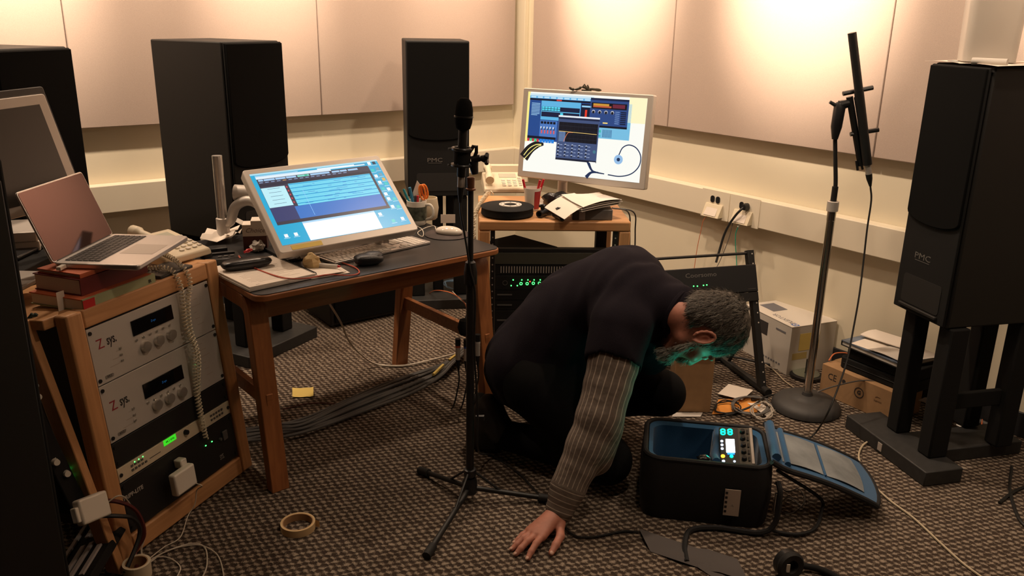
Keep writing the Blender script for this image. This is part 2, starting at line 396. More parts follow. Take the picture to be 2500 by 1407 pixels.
# surface raceway (cable trunking) along both walls
RB, RT, RO = 0.571, 0.704, 0.065
def raceway(name, fn, s0, s1):
    a, b_ = fn(s0, 0.0005, RB), fn(s1, 0.0005, RB); o = fn(0, RO, 0)-fn(0, 0.0005, 0); up = Vector((0, 0, RT-RB))
    return struct(MB().hexa([a, b_, b_+o, a+o], [a+up, b_+up, b_+o+up, a+o+up]).build(name, M_raceway, bevel=0.004))
trim_1 = raceway('trim_1', wl, RO, LW-.02)
trim_2 = raceway('trim_2', wr, 0.001, RW-.02)
for nm, fn, s0, s1 in (('baseboard_left', wl, 0.013, LW-.02), ('baseboard_right', wr, 0.001, RW-.02)):
    a, b_ = fn(s0, 0.0005, 0), fn(s1, 0.0005, 0); o = fn(0, 0.012, 0)-fn(0, 0.0005, 0); up = Vector((0, 0, 0.1))
    struct(MB().hexa([a, b_, b_+o, a+o], [a+up, b_+up, b_+o+up, a+o+up]).build(nm, M_baseb, bevel=0.003))
# square pilaster strip in the corner
struct(MB().hexa([wr(0.0, .0005, 0.7), wr(.10, .0005, 0.7), wr(.10, .03, 0.7), wr(0.0, .03, 0.7)],
                 [wr(0.0, .0005, 2.6), wr(.10, .0005, 2.6), wr(.10, .03, 2.6), wr(0.0, .03, 2.6)]).build('trim_3', M_wallpaint, bevel=0.003))
# outlet modules on the right raceway: thin cover, two sockets, a data box under them
def racewayM(px, py):       # local frame on the raceway front: x along wall to the right, y up, z into the room
    p = Pp(px, py, CORNER-dL*RO, dL)
    return frame(p, dR, (0, 0, 1))
outM = []
for k, (px, x0, x1) in enumerate(((1741, 1717, 1775), (1815, 1787, 1850))):
    s0, s1 = sR(x0, 510, RO), sR(x1, 520, RO); sm = (s0+s1)/2
    M = frame(wr(sm, RO, (RB+RT)/2), dR, (0, 0, 1)); w = s1-s0; outM.append((M, w))
    M_l = M
    pl = MB().prism(rrect(w*1.15, RT-RB+.006, .002, 2), 0, .004, M).build('outlet_plate', M_raceway, trim_2)
    for j in (-1, 1):
        MB().prism(rrect(.024, .034, .011, 5, j*.0165, .026), .0045, .008, M).build('socket', M_blackplastic, pl)
    bx = MB()
    bx.hexa([(-.052, -.058, .004), (.052, -.058, .004), (.052, -.058, .040), (-.052, -.058, .040)],
            [(-.052, .003, .004), (.052, .003, .004), (.052, .003, .012), (-.052, .003, .012)], M)
    bx.build('data_box', M_outlet, trim_2, bevel=.0015)
    lb = MB(); lb.hexa([(-.040, -.05, .0385), (.034, -.05, .0385), (.034, -.05, .0395), (-.040, -.05, .0395)],
                       [(-.036, -.008, .0155), (.030, -.008, .0155), (.030, -.008, .0165), (-.036, -.008, .0165)], M)
    lb.build('data_label', M_paper, trim_2)
# ================================================================== loudspeakers on stands
def speaker(name, label, corner_fr, fdir, w, d, z0, z1, logo=True, face_split=0.42, lip=False):
    # corner_fr: front right corner (seen from the front) ; fdir: direction from front-left to front-right
    x = Vector((fdir[0], fdir[1], 0)).normalized(); n = Vector((x.y, -x.x, 0))   # facing direction
    o = Vector((corner_fr[0], corner_fr[1], z0))-x*(w/2)-n*(d/2)
    M = frame(o, x, -n)      # local x right, y backwards, z up
    t = thing(name, label, 'speaker', M)
    h = z1-z0
    cab = MB().box((0, .008, h/2), (w, d-.016, h)).build('cabinet', M_spk, t, bevel=.006)
    MB().b2((-w/2+.002, -d/2+.0085, .004), (w/2-.002, -d/2, h-.004)).build('front_baffle', M_blackmat, t, bevel=.004)
    # cloth grille ending in a shallow arc
    zs = h*face_split; pts = [(-w/2+.006, h-.008), (w/2-.006, h-.008), (w/2-.006, zs)]
    for k in range(1, 12):
        a = math.pi*k/12; pts.append((math.cos(a)*(w/2-.006), zs-math.sin(a)*.035))
    pts.append((-w/2+.006, zs))
    g = MB().prism(pts[::-1], 0, .010, Matrix(((1, 0, 0, 0), (0, 0, -1, -d/2+.001), (0, 1, 0, 0), (0, 0, 0, 1))))
    g.build('grille', M_grille, t, bevel=.003)
    port = MB().prism(rrect(w*.72, h*.12, .012, 3, 0, h*.10), 0, .002, Matrix(((1, 0, 0, 0), (0, 0, -1, -d/2+.0005), (0, 1, 0, 0), (0, 0, 0, 1)))).build('port', M_rubber, t)
    if lip: MB().b2((-w*.36, -d/2-.010, h*.022), (w*.36, -d/2+.001, h*.036)).build('port_lip', M_spk, t, bevel=.003)
    if logo:
        text('logo', 'PMC', .030, M_logo, t, frame((-.02, -d/2-.0004, h*.245), (1, 0, 0), (0, 0, 1)), sx=1.35, extrude=.0004)
        MB().b2((-.055, -d/2-.0008, h*.245-.016), (.015, -d/2, h*.245-.0145)).build('logo_line', M_logo, t)
    return t, M
M_logo = mat('logo_silver', (0.22, 0.21, 0.20), 0.4, 0.5)
def stand(name, label, M, z_top, posts, base, rails=()):
    t = thing(name, label, 'stand', Matrix.Translation((M.translation.x, M.translation.y, 0)) @ M.to_3x3().to_4x4())
    for (p, q) in base: MB().b2((p[0], p[1], 0), (q[0], q[1], p[2])).build('base', M_standblk, t, bevel=.004)
    for (x, y, sx, sy) in posts:
        MB().b2((x-sx/2, y-sy/2, .055), (x+sx/2, y+sy/2, z_top)).build('post', M_blackmat, t, bevel=.006)
    for (p, q) in rails: MB().b2(p, q).build('rail', M_blackmat, t, bevel=.004)
    return t
M_standblk = mat('stand_black', (0.022, 0.022, 0.022), 0.6, noise=0.2, nscale=40)
# right speaker
fl = Vector((1.372, 2.907)); fr = Vector((1.434, 2.655)); fd = (fr-fl).normalized(); w = (fr-fl).length; d = .41
sp, MR = speaker('loudspeaker', 'tall black loudspeaker on the four post stand beside the right wall, plastic tub on top', fr, fd, w, d, .535, 1.382, lip=True)
st = stand('speaker_stand', 'black stand with square posts and a heavy bar foot, under the tall right loudspeaker', MR, .534,
      [(-w/2+.050, -d/2+.072, .062, .06), (w/2-.020, -d/2+.065, .062, .075), (w/2-.040, d/2-.05, .06, .07), (-w/2+.06, d/2-.05, .06, .07)],
      [((-w/2-.10, -d/2-.045, .055), (w/2+.09, -d/2+.105)), ((-.06, -d/2+.1055, .052), (.09, d/2+.06))],
      [((w/2-.05, -d/2+.103, .215), (w/2-.03, d/2-.086, .275))])
MB().b2((-.030, -d/2-.0475, .012), (-.008, -d/2-.0451, .042)).build('label_plate', M_alupaint, st)
# speaker behind the desk, by the left wall
fl2 = Vector((-1.175, 3.535)); x2 = Vector((.46, .888)).normalized(); w2 = .335; d2 = .42
fr2 = fl2+x2*w2
sp2, M2 = speaker('loudspeaker', 'black loudspeaker behind the silver pole, between the laptop and the tilted display', fr2, x2, w2, d2, .545, 1.384, logo=False)
stand('speaker_stand', 'low black stand under the loudspeaker behind the desk', M2, .544,
      [(-w2/2+.05, -d2/2+.06, .07, .07), (w2/2-.05, -d2/2+.06, .07, .07), (-w2/2+.05, d2/2-.06, .07, .07), (w2/2-.05, d2/2-.06, .07, .07)],
      [((-w2/2-.06, -d2/2-.06, .055), (w2/2+.06, d2/2+.02))])
# speaker with the maker's logo, centre
a = Pz(988, 97, 1.384); fl3 = Vector((-.545, 4.33)); x3 = Vector((.985, .17)).normalized(); w3 = .318
fr3 = fl3+x3*w3
sp3, M3 = speaker('loudspeaker', 'narrow black loudspeaker with a logo low on its front, behind the pen mug', fr3, x3, w3, .42, .60, 1.382)
stand('speaker_stand', 'black stand with flat posts under the loudspeaker behind the pen mug', M3, .599,
      [(-w3/2+.045, -.17, .07, .05), (.0, -.10, .055, .05), (w3/2-.045, -.17, .07, .05), (-w3/2+.06, .15, .06, .05), (w3/2-.06, .15, .06, .05)],
      [((-w3/2-.05, -.27, .055), (w3/2+.05, .20))])
# left speaker
fr4 = Vector((-1.625, 3.205)); x4 = Vector((.22, .975)).normalized()
speaker('loudspeaker', 'large black loudspeaker at the left edge, behind the grey display', fr4, x4, .36, .42, .02, 1.369, logo=False)
# low black box behind the desk, on the floor
A = Pz(815, 808); B = Pz(985, 772); xx = (B-A).normalized(); yy = Vector((-xx.y, xx.x, 0)); ln = (B-A).length
M = frame(A+xx*ln/2+yy*.19, xx, yy)
t = thing('subwoofer', 'long low black box on the carpet behind the desk', 'speaker', M)
MB().b2((-ln/2, -.16, .012), (ln/2, .16, .30)).build('cabinet', M_spk, t, bevel=.006)
MB().b2((-ln/2+.02, -.172, .03), (ln/2-.02, -.1605, .28)).build('grille', M_grille, t, bevel=.003)
for i in (-1, 1):
    for j in (-1, 1): MB().cyl((i*(ln/2-.05), j*.11, 0), (i*(ln/2-.05), j*.11, .0115), .02, n=12).build('foot', M_rubber, t)

# ================================================================== desk
DZ = .68
DA = Vector((-.791, 2.434, 0)); du = Vector((.761, .648, 0)).normalized(); dv = Vector((-du.y, du.x, 0))
DM = frame(DA, du, dv)
DLn, DDp = .965, .76
desk = thing('desk', 'wooden desk with black top and rounded corners carrying the tilted display', 'desk', DM)
MB().prism(rrect(DLn, DDp, .04, 5, DLn/2+.015, DDp/2-.012), DZ-.024, DZ-.0025).build('table_edge', M_desk, desk, bevel=.004)
MB().prism(rrect(DLn-.008, DDp-.008, .037, 5, DLn/2+.015, DDp/2-.012), DZ-.0024, DZ).build('table_top', M_lino, desk, smooth=False)
MB().b2((.07, .07, DZ-.105), (DLn-.07, .092, DZ-.0245)).build('front_apron', M_desk, desk, bevel=.002)
MB().b2((.07, DDp-.12, DZ-.105), (DLn-.07, DDp-.098, DZ-.0245)).build('back_apron', M_desk, desk, bevel=.002)
def bent_leg(s, sgn):       # half of a bent end frame: top rail bending down into a splayed leg
    tf, tt = (-.012, .055) if sgn < 0 else (.672, .60)
    tm = .33; pts = []
    outer = [(tm, DZ-.0245)]; n = 7; R = .075
    tx = tt; ang = None
    cx, cz = tx-sgn*0, DZ-.0245-R
    ex = tx
    for k in range(n+1):
        a = math.pi/2*k/n
        outer.append((ex+sgn*(math.sin(a)*R-R), cz+math.cos(a)*R))
    outer.append((tf, 0.0))
    th = .048; inner = []
    inner.append((tf-sgn*th*.78, 0.0))
    for k in range(n, -1, -1):
        a = math.pi/2*k/n
        inner.append((ex+sgn*(math.sin(a)*(R-th)-R), cz+math.cos(a)*(R-th)))
    inner.append((tm, DZ-.0245-th))
    N = len(outer); mb = MB(); wv = .062
    vs = [(s-wv/2, t, z) for t, z in outer]+[(s-wv/2, t, z) for t, z in inner[::-1]]+[(s+wv/2, t, z) for t, z in outer]+[(s+wv/2, t, z) for t, z in inner[::-1]]
    fs = []
    for i in range(N-1):
        fs += [(i, i+1, N+i+1, N+i), (2*N+i, 3*N+i, 3*N+i+1, 2*N+i+1), (i, 2*N+i, 2*N+i+1, i+1), (N+i, N+i+1, 3*N+i+1, 3*N+i)]
    fs += [(0, N, 3*N, 2*N), (N-1, 2*N+N-1, 4*N-1, 2*N-1)]
    mb.add(vs, fs); return mb
for s in (.048, DLn-.025):
    for sg in (-1, 1): bent_leg(s, sg).build('leg', M_deskleg, desk, bevel=.003)
    MB().b2((s-.011, .022, .285), (s+.011, .625, .335)).build('stretcher', M_desk, desk, bevel=.002)
# ================================================================== left rack of silver units in a wooden frame
rx = Vector((.334, .942, 0)).normalized(); ry = Vector((-.093, .035, .995)).normalized()
RC = Vector((-1.019, 2.339, .366)); RW_, RH_ = .60, .737
RM = frame(RC-rx*RW_/2-ry*RH_/2, rx, ry)           # origin: bottom-left of the front, x right, y up, z out
RM.translation.z += max(0, .002-min((RM @ Vector((0, 0, -.04))).z, (RM @ Vector((0, 0, 0))).z))
RMi = RM.inverted(); rn = RM.to_3x3() @ Vector((0, 0, 1))
def rk(px, py): p = RMi @ Pp(px, py, RM.translation, rn); return p.x, p.y
rack = thing('equipment_rack', 'leaning wooden rack of silver audio units at the left, books and a laptop on top', 'rack', RM)
fw = .052; fd_ = .045
MB().b2((0, 0, -fd_), (fw, RH_, 0)).build('frame_post', M_oak, rack, bevel=.006)
MB().b2((RW_-fw, 0, -fd_), (RW_, RH_, 0)).build('frame_post', M_oak, rack, bevel=.006)
MB().b2((fw+.0005, RH_-fw, -fd_), (RW_-fw-.0005, RH_, -.001)).build('frame_rail', M_oakx, rack, bevel=.005)
MB().b2((fw+.0005, 0, -fd_), (RW_-fw-.0005, .06, -.001)).build('frame_rail', M_oakx, rack, bevel=.005)
MB().b2((-.033, RH_-.03, -.42), (RW_, RH_-.002, -fd_-.001)).build('top_board', M_oakx, rack, bevel=.003)
for x in (.0, RW_-.028):
    MB().hexa([(x, .10, -.050), (x+.028, .10, -.050), (x+.028, .15, -.095), (x, .15, -.095)],
              [(x, .700, -.345), (x+.028, .700, -.345), (x+.028, .702, -.405), (x, .702, -.405)]).build('back_leg', M_oak, rack, bevel=.003)
MB().hexa([(-.047, .004, .038), (-.022, .004, .038), (-.022, .004, -.012), (-.047, .004, -.012)],
          [(-.047, .735, -.092), (-.022, .735, -.092), (-.022, .735, -.142), (-.047, .735, -.142)]).build('side_brace', M_oak, rack, bevel=.003)
MB().b2((fw+.006, .065, -.36), (RW_-fw-.006, .69, -.05)).build('unit_casings', M_black, rack, smooth=False)
# faceplates, heights read off the photograph
xa, xb = fw+.004, RW_-fw-.004
def yat(px, py): return rk(px, py)[1]
yZ1 = RH_-fw-.004; yZ2 = rk(262, 938)[1]; yZ3 = rk(290, 1078)[1]; yG = rk(300, 1140)[1]; yS = rk(305, 1178)[1]; yU = .066
zf = -.006
def plate(name, y0, y1, m, z=zf, label=None, holes=True):
    p = MB().b2((xa, y0+.001, z-.008), (xb, y1-.001, z)).build(name, m, rack, bevel=.0012, label=label)
    if holes:
        for x in (xa+.009, xb-.009):
            for y in ((y0+.014, y1-.014) if y1-y0 > .06 else ((y0+y1)/2,)):
                MB().cyl((x, y, z), (x, y, z+.003), .0055, n=12).build('screw', M_blackplastic, p)
    return p
p1 = plate('silver_faceplate', yZ2, yZ1, M_silverface)
p2 = plate('silver_faceplate', yZ3, yZ2-.001, M_silverface)
plate('blank_panel', yG, yZ3-.001, M_black)
p4 = plate('thin_silver_faceplate', yS, yG-.001, M_cream, label='thin pale unit with a lit green display')
p5 = plate('power_unit_faceplate', yU, yS-.001, M_black, label='black power unit at the bottom')
M_redlogo = mat('logo_red', (0.30, 0.02, 0.03), 0.6)
for pl, y0, y1, dx in ((p1, yZ2, yZ1, 0), (p2, yZ3, yZ2, 0)):
    h = y1-y0
    dxc, dyc = rk(376, 782) if pl is p1 else rk(403, 932)
    MB().b2((dxc-.082, dyc-.0225, zf), (dxc+.082, dyc+.0225, zf+.003)).build('display_window', M_glassblack, pl, bevel=.001)
    text('readout', 'Z-sys', .009, M_blueled, pl, T(dxc, dyc, zf+.0032))
    lx, ly = rk(268, 833) if pl is p1 else rk(300, 982)
    text('logo_initial', 'Z', .040, M_redlogo, pl, T(lx-.026, ly, zf+.0004), shear=-.2, sx=.9)
    text('logo', 'sys.', .040, M_ink, pl, T(lx+.012, ly+.002, zf+.0004), sx=.62, bold=.0006)
    for k, (px, py) in enumerate(((357, 846), (389, 831), (419, 817)) if pl is p1 else ((385, 989), (415, 973), (445, 957))):
        kx, ky = rk(px, py)
        kb = MB().lathe([(.0165, 0), (.0165, .010), (.0150, .013), (.004, .0135), (.0001, .0135)], 20, T(kx, ky, zf)).build('knob', M_knob, pl)
    for k in range(6):
        kx = dxc-.075+k*.027; ky = dyc-.036
        MB().cyl((kx, ky, zf), (kx, ky, zf+.004), .0035, n=10).build('button', M_knob, pl)
    for k, (px, py) in enumerate(((297, 850), (299, 866), (302, 880)) if pl is p1 else ((328, 998), (331, 1013), (333, 1027))):
        kx, ky = rk(px, py)
        MB().cyl((kx, ky, zf), (kx, ky, zf+.004), .004, n=10).build('button', M_knob, pl)
        MB().b2((kx-.016-.014*k, ky-.0055, zf), (kx-.008, ky-.004, zf+.0003)).build('print', M_faintink, pl)
    for k in range(7):      # printed legend on the right
        yy_ = y1-.022-k*h*.125
        MB().b2((xb-.095+.004*k, yy_, zf), (xb-.070+.012*(k % 3), yy_+.0016, zf+.0003)).build('print', M_faintink, pl)
    MB().prism(rrect(.030, .011, .004, 3, lx-.02, y0+.016), zf, zf+.0008).build('maker_badge', M_knob, pl)
    text('badge_print', 'KK2', .009, M_ink, pl, T(lx-.02, y0+.016, zf+.001))
gx, gy = rk(483, 892); MB().ell((gx, gy, zf), (.0026, .0026, .002), 10, 6).build('green_light', M_led, p1)
# thin unit: green display, dial, buttons
gx, gy = rk(418, 1075)
MB().b2((gx-.026, gy-.009, zf), (gx+.026, gy+.009, zf+.0015)).build('display', M_lcd, p4)
text('display_print', '44.1 kHz', .010, M_ink, p4, T(gx, gy, zf+.0017))
kx, ky = rk(456, 1056); MB().cyl((kx, ky, zf), (kx, ky, zf+.010), .0085, .0075, 14).build('dial', M_blackplastic, p4)
for k in range(9):
    bx_ = xa+.052+.013*(k % 5); by_ = (yS+yG)/2-.006+.013*(k//5)
    MB().b2((bx_-.004, by_-.003, zf), (bx_+.004, by_+.003, zf+.002)).build('button', M_greycable, p4)
for k in range(10):
    bx_ = xb-.092+.013*(k % 5); by_ = (yS+yG)/2-.007+.014*(k//5)
    MB().b2((bx_-.004, by_-.003, zf), (bx_+.004, by_+.003, zf+.002)).build('button', M_greycable, p4)
for k in range(3): MB().ell((xa+.065+.016*k, (yS+yG)/2+.013, zf), (.0018, .0018, .0015), 8, 5).build('green_light', M_led, p4)
MB().b2((xa+.12, (yS+yG)/2-.006, zf), (xa+.165, (yS+yG)/2-.004, zf+.0004)).build('print', M_ink, p4)
# power unit
lx, ly = rk(325, 1208)
text('logo', 'TRIPP-LITE', .017, M_alupaint, p5, T(lx+.006, ly, zf+.0003), bold=.0005)
lx, ly = rk(546, 1116); text('logo', 'SYS.', .024, M_alupaint, p5, T(lx, ly, zf+.0003), sx=.5)
lx, ly = rk(424, 1236); text('print', 'power conditioner', .008, M_alupaint, p5, T(lx, ly, zf+.0003))
for q in ((506, 1089), (521, 1079)):
    kx, ky = rk(*q); MB().ell((kx, ky, zf), (.003, .002, .002), 8, 5).build('green_light', M_led, p5)
kx, ky = rk(551, 1063); MB().b2((kx-.011, ky-.016, zf), (kx+.011, ky+.016, zf+.006)).build('switch', M_greycable, p5, bevel=.002)
kx, ky = rk(540, 1073); MB().cyl((kx, ky, zf), (kx, ky, zf+.007), .005, n=12).build('socket', M_greycable, p5)

# white laptop power block plugged into the bottom unit
kx, ky = rk(436, 1160)
AM = RM @ T(kx-.006, ky-.006, zf+.0008) 
ad = thing('power_adapter', 'white square power adapter plugged into the front of the bottom rack unit', 'adapter', AM)
b0 = MB().b2((-.058, -.030, .026), (.030, .040, .052)).build('block', M_white, ad, bevel=.006, seg=3)
MB().b2((-.000, .030, 0), (.026, .058, .030)).build('plug_head', M_white, ad, bevel=.004)
w0 = AM @ Vector((.030, -.031, .040))
cable('power_cord', [w0, w0+Vector((.02, .0, -.01)), RM @ Vector((kx+.03, .075, .03)), RM @ Vector((kx+.02, .03, .02)), Pz(458, 1262, .01), Pz(440, 1312, .004), Pz(400, 1337, .004), Pz(360, 1368, .004)], .0017, M_whitecable, 'thin white cord running down from the adapter on the rack to the carpet', parent=ad)

# coiled telephone cord draped over the rack front
def coil(path, R, turns, n=9):
    pts = smooth_path(path, 14); L = [0]
    for a, b_ in zip(pts, pts[1:]): L.append(L[-1]+(b_-a).length)
    out = []; N = int(turns*n)
    for i in range(N+1):
        s = L[-1]*i/N; k = max(j for j in range(len(L)) if L[j] <= s+1e-9); k = min(k, len(pts)-2)
        f = (s-L[k])/max(1e-9, L[k+1]-L[k]); p = pts[k].lerp(pts[k+1], f); a = (pts[k+1]-pts[k]).normalized()
        u = a.cross(Vector((.3, .8, .1))).normalized(); v = a.cross(u); t = 2*math.pi*turns*i/N
        out.append(p+(u*math.cos(t)+v*math.sin(t))*R)
    return out
def rkw(px, py, z): x, y = rk(px, py); return RM @ Vector((x, y, z))
pa = [rkw(466, 628, -.12)+Vector((0, 0, .016)), rkw(452, 648, -.03)+Vector((0, 0, .012)), rkw(455, 680, .012), rkw(452, 740, .010), rkw(456, 800, .012), rkw(466, 870, .028), rkw(476, 950, .010), rkw(483, 1000, .010), rkw(490, 1040, .010), rkw(497, 1072, .010)]
pb = [rkw(420, 668, -.10)+Vector((0, 0, .014)), rkw(426, 668, -.02)+Vector((0, 0, .014)), rkw(430, 690, .012), rkw(440, 740, .010), rkw(446, 800, .012), rkw(456, 850, .028), rkw(470, 930, .010), rkw(480, 1005, .010), rkw(488, 1030, .010), rkw(495, 1066, .010)]
cd = thing('phone_cord', 'beige coiled telephone cord hanging doubled over the front of the silver rack', 'cord', rkw(456, 700, .01))
for nm, p_, tn in (('coil', pa, 62), ('coil', pb, 58)):
    MB().tube(coil(p_, .0066, tn), .0022, 5).build(nm, M_cream, cd, world=True)

# ------------------------------------------------------------------ books on the rack, each with cover and page block
def book(name, label, M, w, d, h, mc, mp=M_paper, group=None, spine='front'):
    t = thing(name, label, 'book', M, group)
    MB().b2((.003, .003, .003), (w-.003, d-.003, h-.003)).build('pages', mp, t, smooth=False)
    MB().b2((0, 0, 0), (w, d, .0028)).build('cover', mc, t); MB().b2((0, 0, h-.0028), (w, d, h)).build('cover', mc, t)
    if spine == 'front': sp_ = MB().b2((w-.0028, 0, .0029), (w, d, h-.0029))
    else: sp_ = MB().b2((0, d-.0028, .0029), (w, d, h-.0029))
    sp_ = sp_.build('spine', mc, t)
    return t, sp_
topz = (RM @ Vector((0, RH_, -.1))).z+.0012
ang = math.degrees(math.atan2(rx.y, rx.x))-90
M_bookred = mat('book_red', (0.14, 0.012, 0.010), 0.5); M_bookgreen = mat('book_green', (0.33, 0.36, 0.20), 0.6)
M_bookorange = mat('book_orange', (0.55, 0.13, 0.05), 0.6); M_redpatch = mat('book_red_patch', (0.55, 0.02, 0.02), 0.5)
def bookM(px, py, z, a): return Matrix.Translation(Pz(px, py, z)) @ RZ(a)
# front-left-bottom corner of each book comes from the photo; local +x = towards the viewer side (spine), +y = to the right along the rack
def bk(name, label, px, py, z, w, d, h, mc, da=0, **k):
    p = Pz(px, py, z); M = Matrix.Translation(p) @ RZ(ang+da) @ T(-w, 0, 0)
    return book(name, label, M, w, d, h, mc, **k)
zb1 = topz; h1 = .034
t, sp_ = bk('book', 'thick book with pale green spine and red end, lowest under the laptop', 205, 763, zb1, .185, .268, h1, M_bookgreen)
MB().b2((.1855, .0, .003), (.1862, .040, h1-.003)).build('spine_end', M_redpatch, t)
MB().b2((.0, -.0008, h1-.0025), (.18, .26, h1+.0006)).build('orange_cover', M_bookorange, t)
text('spine_print', 'IR', .014, M_ink, t, frame((.186, .245, h1/2), (0, 1, 0), (0, 0, 1)), extrude=.0004)
zb2 = zb1+h1+.001; h2 = .046
t, sp_ = bk('book', 'thick dark red book in the middle of the stack under the laptop', 200, 724, zb2, .165, .245, h2, M_bookred)
zb3 = zb2+h2+.0008; h3 = .012
bk('book', 'thin orange paperback directly under the laptop', 196, 681, zb3, .15, .22, h3, M_bookorange)
# masking tape flag hanging from the lower book
p = Pz(150, 735, zb1+.02)
mb = MB(); Mt = frame(Pz(150, 728, zb1+.03)+Vector((.004, -.012, 0)), rx, (0, 0, 1))
single(MB().b2((-.012, -.045, 0), (.013, .022, .0008), Mt), 'tape_strip', M_paper, 'short pale strip of tape stuck on the page edges of the bottom book', 'tape')

# ------------------------------------------------------------------ laptop
LZ = zb3+h3+.0012
hl = Pz(132, 655, LZ); hr = Pz(278, 582, LZ); lx_ = (hr-hl).normalized(); LWd = (hr-hl).length; LD = .236
ly_ = Vector((-lx_.y, lx_.x, 0)); LM = frame(hl, lx_, ly_)      # x along the hinge, y away from the viewer side (negative y = palm rest)
lap = thing('laptop', 'open silver laptop with a dark screen, standing on the stack of books', 'laptop', LM)
base = MB().prism(rrect(LWd, LD, .012, 4, LWd/2, -LD/2), 0, .015).build('base', M_alu, lap, bevel=.003)
MB().b2((.022, -.118, .0152), (LWd-.022, -.018, .0156)).build('key_well', M_alu, base)
k0 = None
for r_ in range(6):
    n_ = 14 if r_ < 5 else 10
    kw = (LWd-.048)/14
    for c_ in range(n_):
        wk = kw
        x = .024+kw*(c_+.5); 
        if r_ == 5 and c_ >= 4: x = .024+kw*(c_+4.5) if c_ > 4 else .024+kw*6.5
        y = -.026-r_*.0165
        if k0 is None or (r_ == 5 and c_ == 4):
            wd = kw*.43 if not (r_ == 5 and c_ == 4) else kw*2.4
            if r_ == 5 and c_ == 4:
                MB().box((x, y, .0167), (kw*4.8, .0138, .0018)).build('key', M_darkkey, base); continue
            k0 = MB().box((0, 0, 0), (kw*.86, .0138, .0018)).build('key', M_darkkey, base); k0.location = (x, y, .0167)
        else: inst(k0, base, T(x, y, .0167))
MB().b2((LWd/2-.052, -.222, .0151), (LWd/2+.052, -.128, .0154)).build('trackpad', M_alupaint, base)
# screen half, leaning back
up_ = Vector((-.355, .019, .935)).normalized()
LS = frame(hl+Vector((0, 0, .013)), lx_, up_)
Lh = .207
lid = MB().prism(rrect(LWd, Lh, .010, 4, LWd/2, Lh/2), -.006, 0).build('screen_lid', M_alu, lap, bevel=.0015)
iv = LM.inverted() @ LS
lid.data.transform(iv)
sc_ = MB().prism(rrect(LWd-.008, Lh-.008, .007, 4, LWd/2, Lh/2), .0002, .0010, iv).build('screen', M_laptopglass, lid, smooth=False)
MB().cyl((.02, .004, .012), (LWd-.02, .004, .012), .006, n=10).build('hinge', M_blackplastic, lap)
p = LM @ Vector((.006, -.03, .006))
plg = MB(); plg.b2((-.030, -.036, .003), (-.0005, -.024, .012), LM)
single(plg, 'charging_plug', M_white, 'small white charging plug in the side of the laptop', 'plug')

# ------------------------------------------------------------------ beige desk telephone behind the laptop
def desk_phone(name, label, M, W_, D_):
    t = thing(name, label, 'telephone', M)
    body = MB().hexa([(-W_/2, -D_/2, 0), (W_/2, -D_/2, 0), (W_/2, D_/2, 0), (-W_/2, D_/2, 0)],
                     [(-W_/2+.004, -D_/2+.004, .022), (W_/2-.004, -D_/2+.004, .022), (W_/2-.004, D_/2-.004, .062), (-W_/2+.004, D_/2-.004, .062)]).build('body', M_cream, t, bevel=.006)
    sl = math.degrees(math.atan2(.04, D_-.008)); F = T(0, -D_/2+.004, .022) @ RX(sl)
    MB().b2((-.015, D_*.62, .0004), (W_/2-.03, D_*.86, .0016), F).build('display', mat('phone_lcd', (0.42, 0.42, 0.34), 0.3), body, bevel=.0008)
    for r_ in range(4):
        for c_ in range(3):
            MB().prism(rrect(.017, .011, .004, 3, .0+c_*.026, .030+r_*.022), .0004, .0045, F).build('button', M_white, body)
    for r_ in range(5):
        for x_ in (W_/2-.018,):
            MB().b2((x_-.008, .03+r_*.022, .0004), (x_+.006, .038+r_*.022, .0035), F).build('button', M_paper2, body)
    hs = MB()
    pts = smooth_path([(-W_/2+.028, .02, .030), (-W_/2+.028, .06, .034), (-W_/2+.028, D_*.5, .036), (-W_/2+.028, D_-.05, .034), (-W_/2+.028, D_-.02, .030)], 5)
    hs.tube(pts, [.020]*6+[.014]*(len(pts)-12)+[.020]*6, 12, F)
    hs.build('handset', M_cream, t)
    return t
Mp = frame(Pz(418, 628, .80), (.62, -.35, 0), (.35, .62, 0))
Mp.translation.z = topz+.002
tp = Pz(420, 600, topz+.04); Mp.translation.x, Mp.translation.y = tp.x-.02, tp.y+.01
Mp = Matrix.Translation(Mp.translation) @ RZ(62)
desk_phone('telephone', 'beige desk telephone behind the open laptop', Mp, .19, .20)
mb = MB().b2((-.07, -.05, 0), (.07, .05, .016)); tp = Pz(395, 672, topz+.002)
o = single(mb, 'black_box', M_blackplastic, 'flat black box lying on the rack behind the laptop corner', 'box', loc=(0, 0, 0), bevel=.003)
o.location = (tp.x+.0, tp.y+.02, topz+.0005); o.rotation_euler = (0, 0, math.radians(70))

# ------------------------------------------------------------------ grey display at the left edge, switched off, and the black one behind it
n_ = Vector((.87, -.40, .30)).normalized()
pTR = Py(108, 228, 2.60); 
yv = Vector((-.272, .114, .955)).normalized(); xv = Vector((.414, .91, .0)).normalized()
nn_ = xv.cross(yv)
pBR = Pp(187, 433, pTR, nn_)
yv = (pTR-pBR).normalized(); xv = Vector((.414, .91, 0)).normalized(); xv = (xv-yv*xv.dot(yv)).normalized()
DMx = frame(pTR, xv, yv)      # origin top right; x right, y up
Hh = (pTR-pBR).length*1.28; Wd = .48
g_ = thing('display', 'silver framed display, switched off, leaning at the left edge above the laptop', 'display', DMx)
MB().prism(rrect(Wd, Hh, .008, 3, -Wd/2, -Hh/2), -.03, 0).build('bezel', M_bezel, g_, bevel=.003)
MB().b2((-Wd+.03, -Hh+.03, .0003), (-.030, -.030, .0015)).build('screen', M_screenoff, g_, smooth=False)
b_ = DMx.inverted()
foot = DMx @ Vector((-Wd/2, -Hh, -.02))
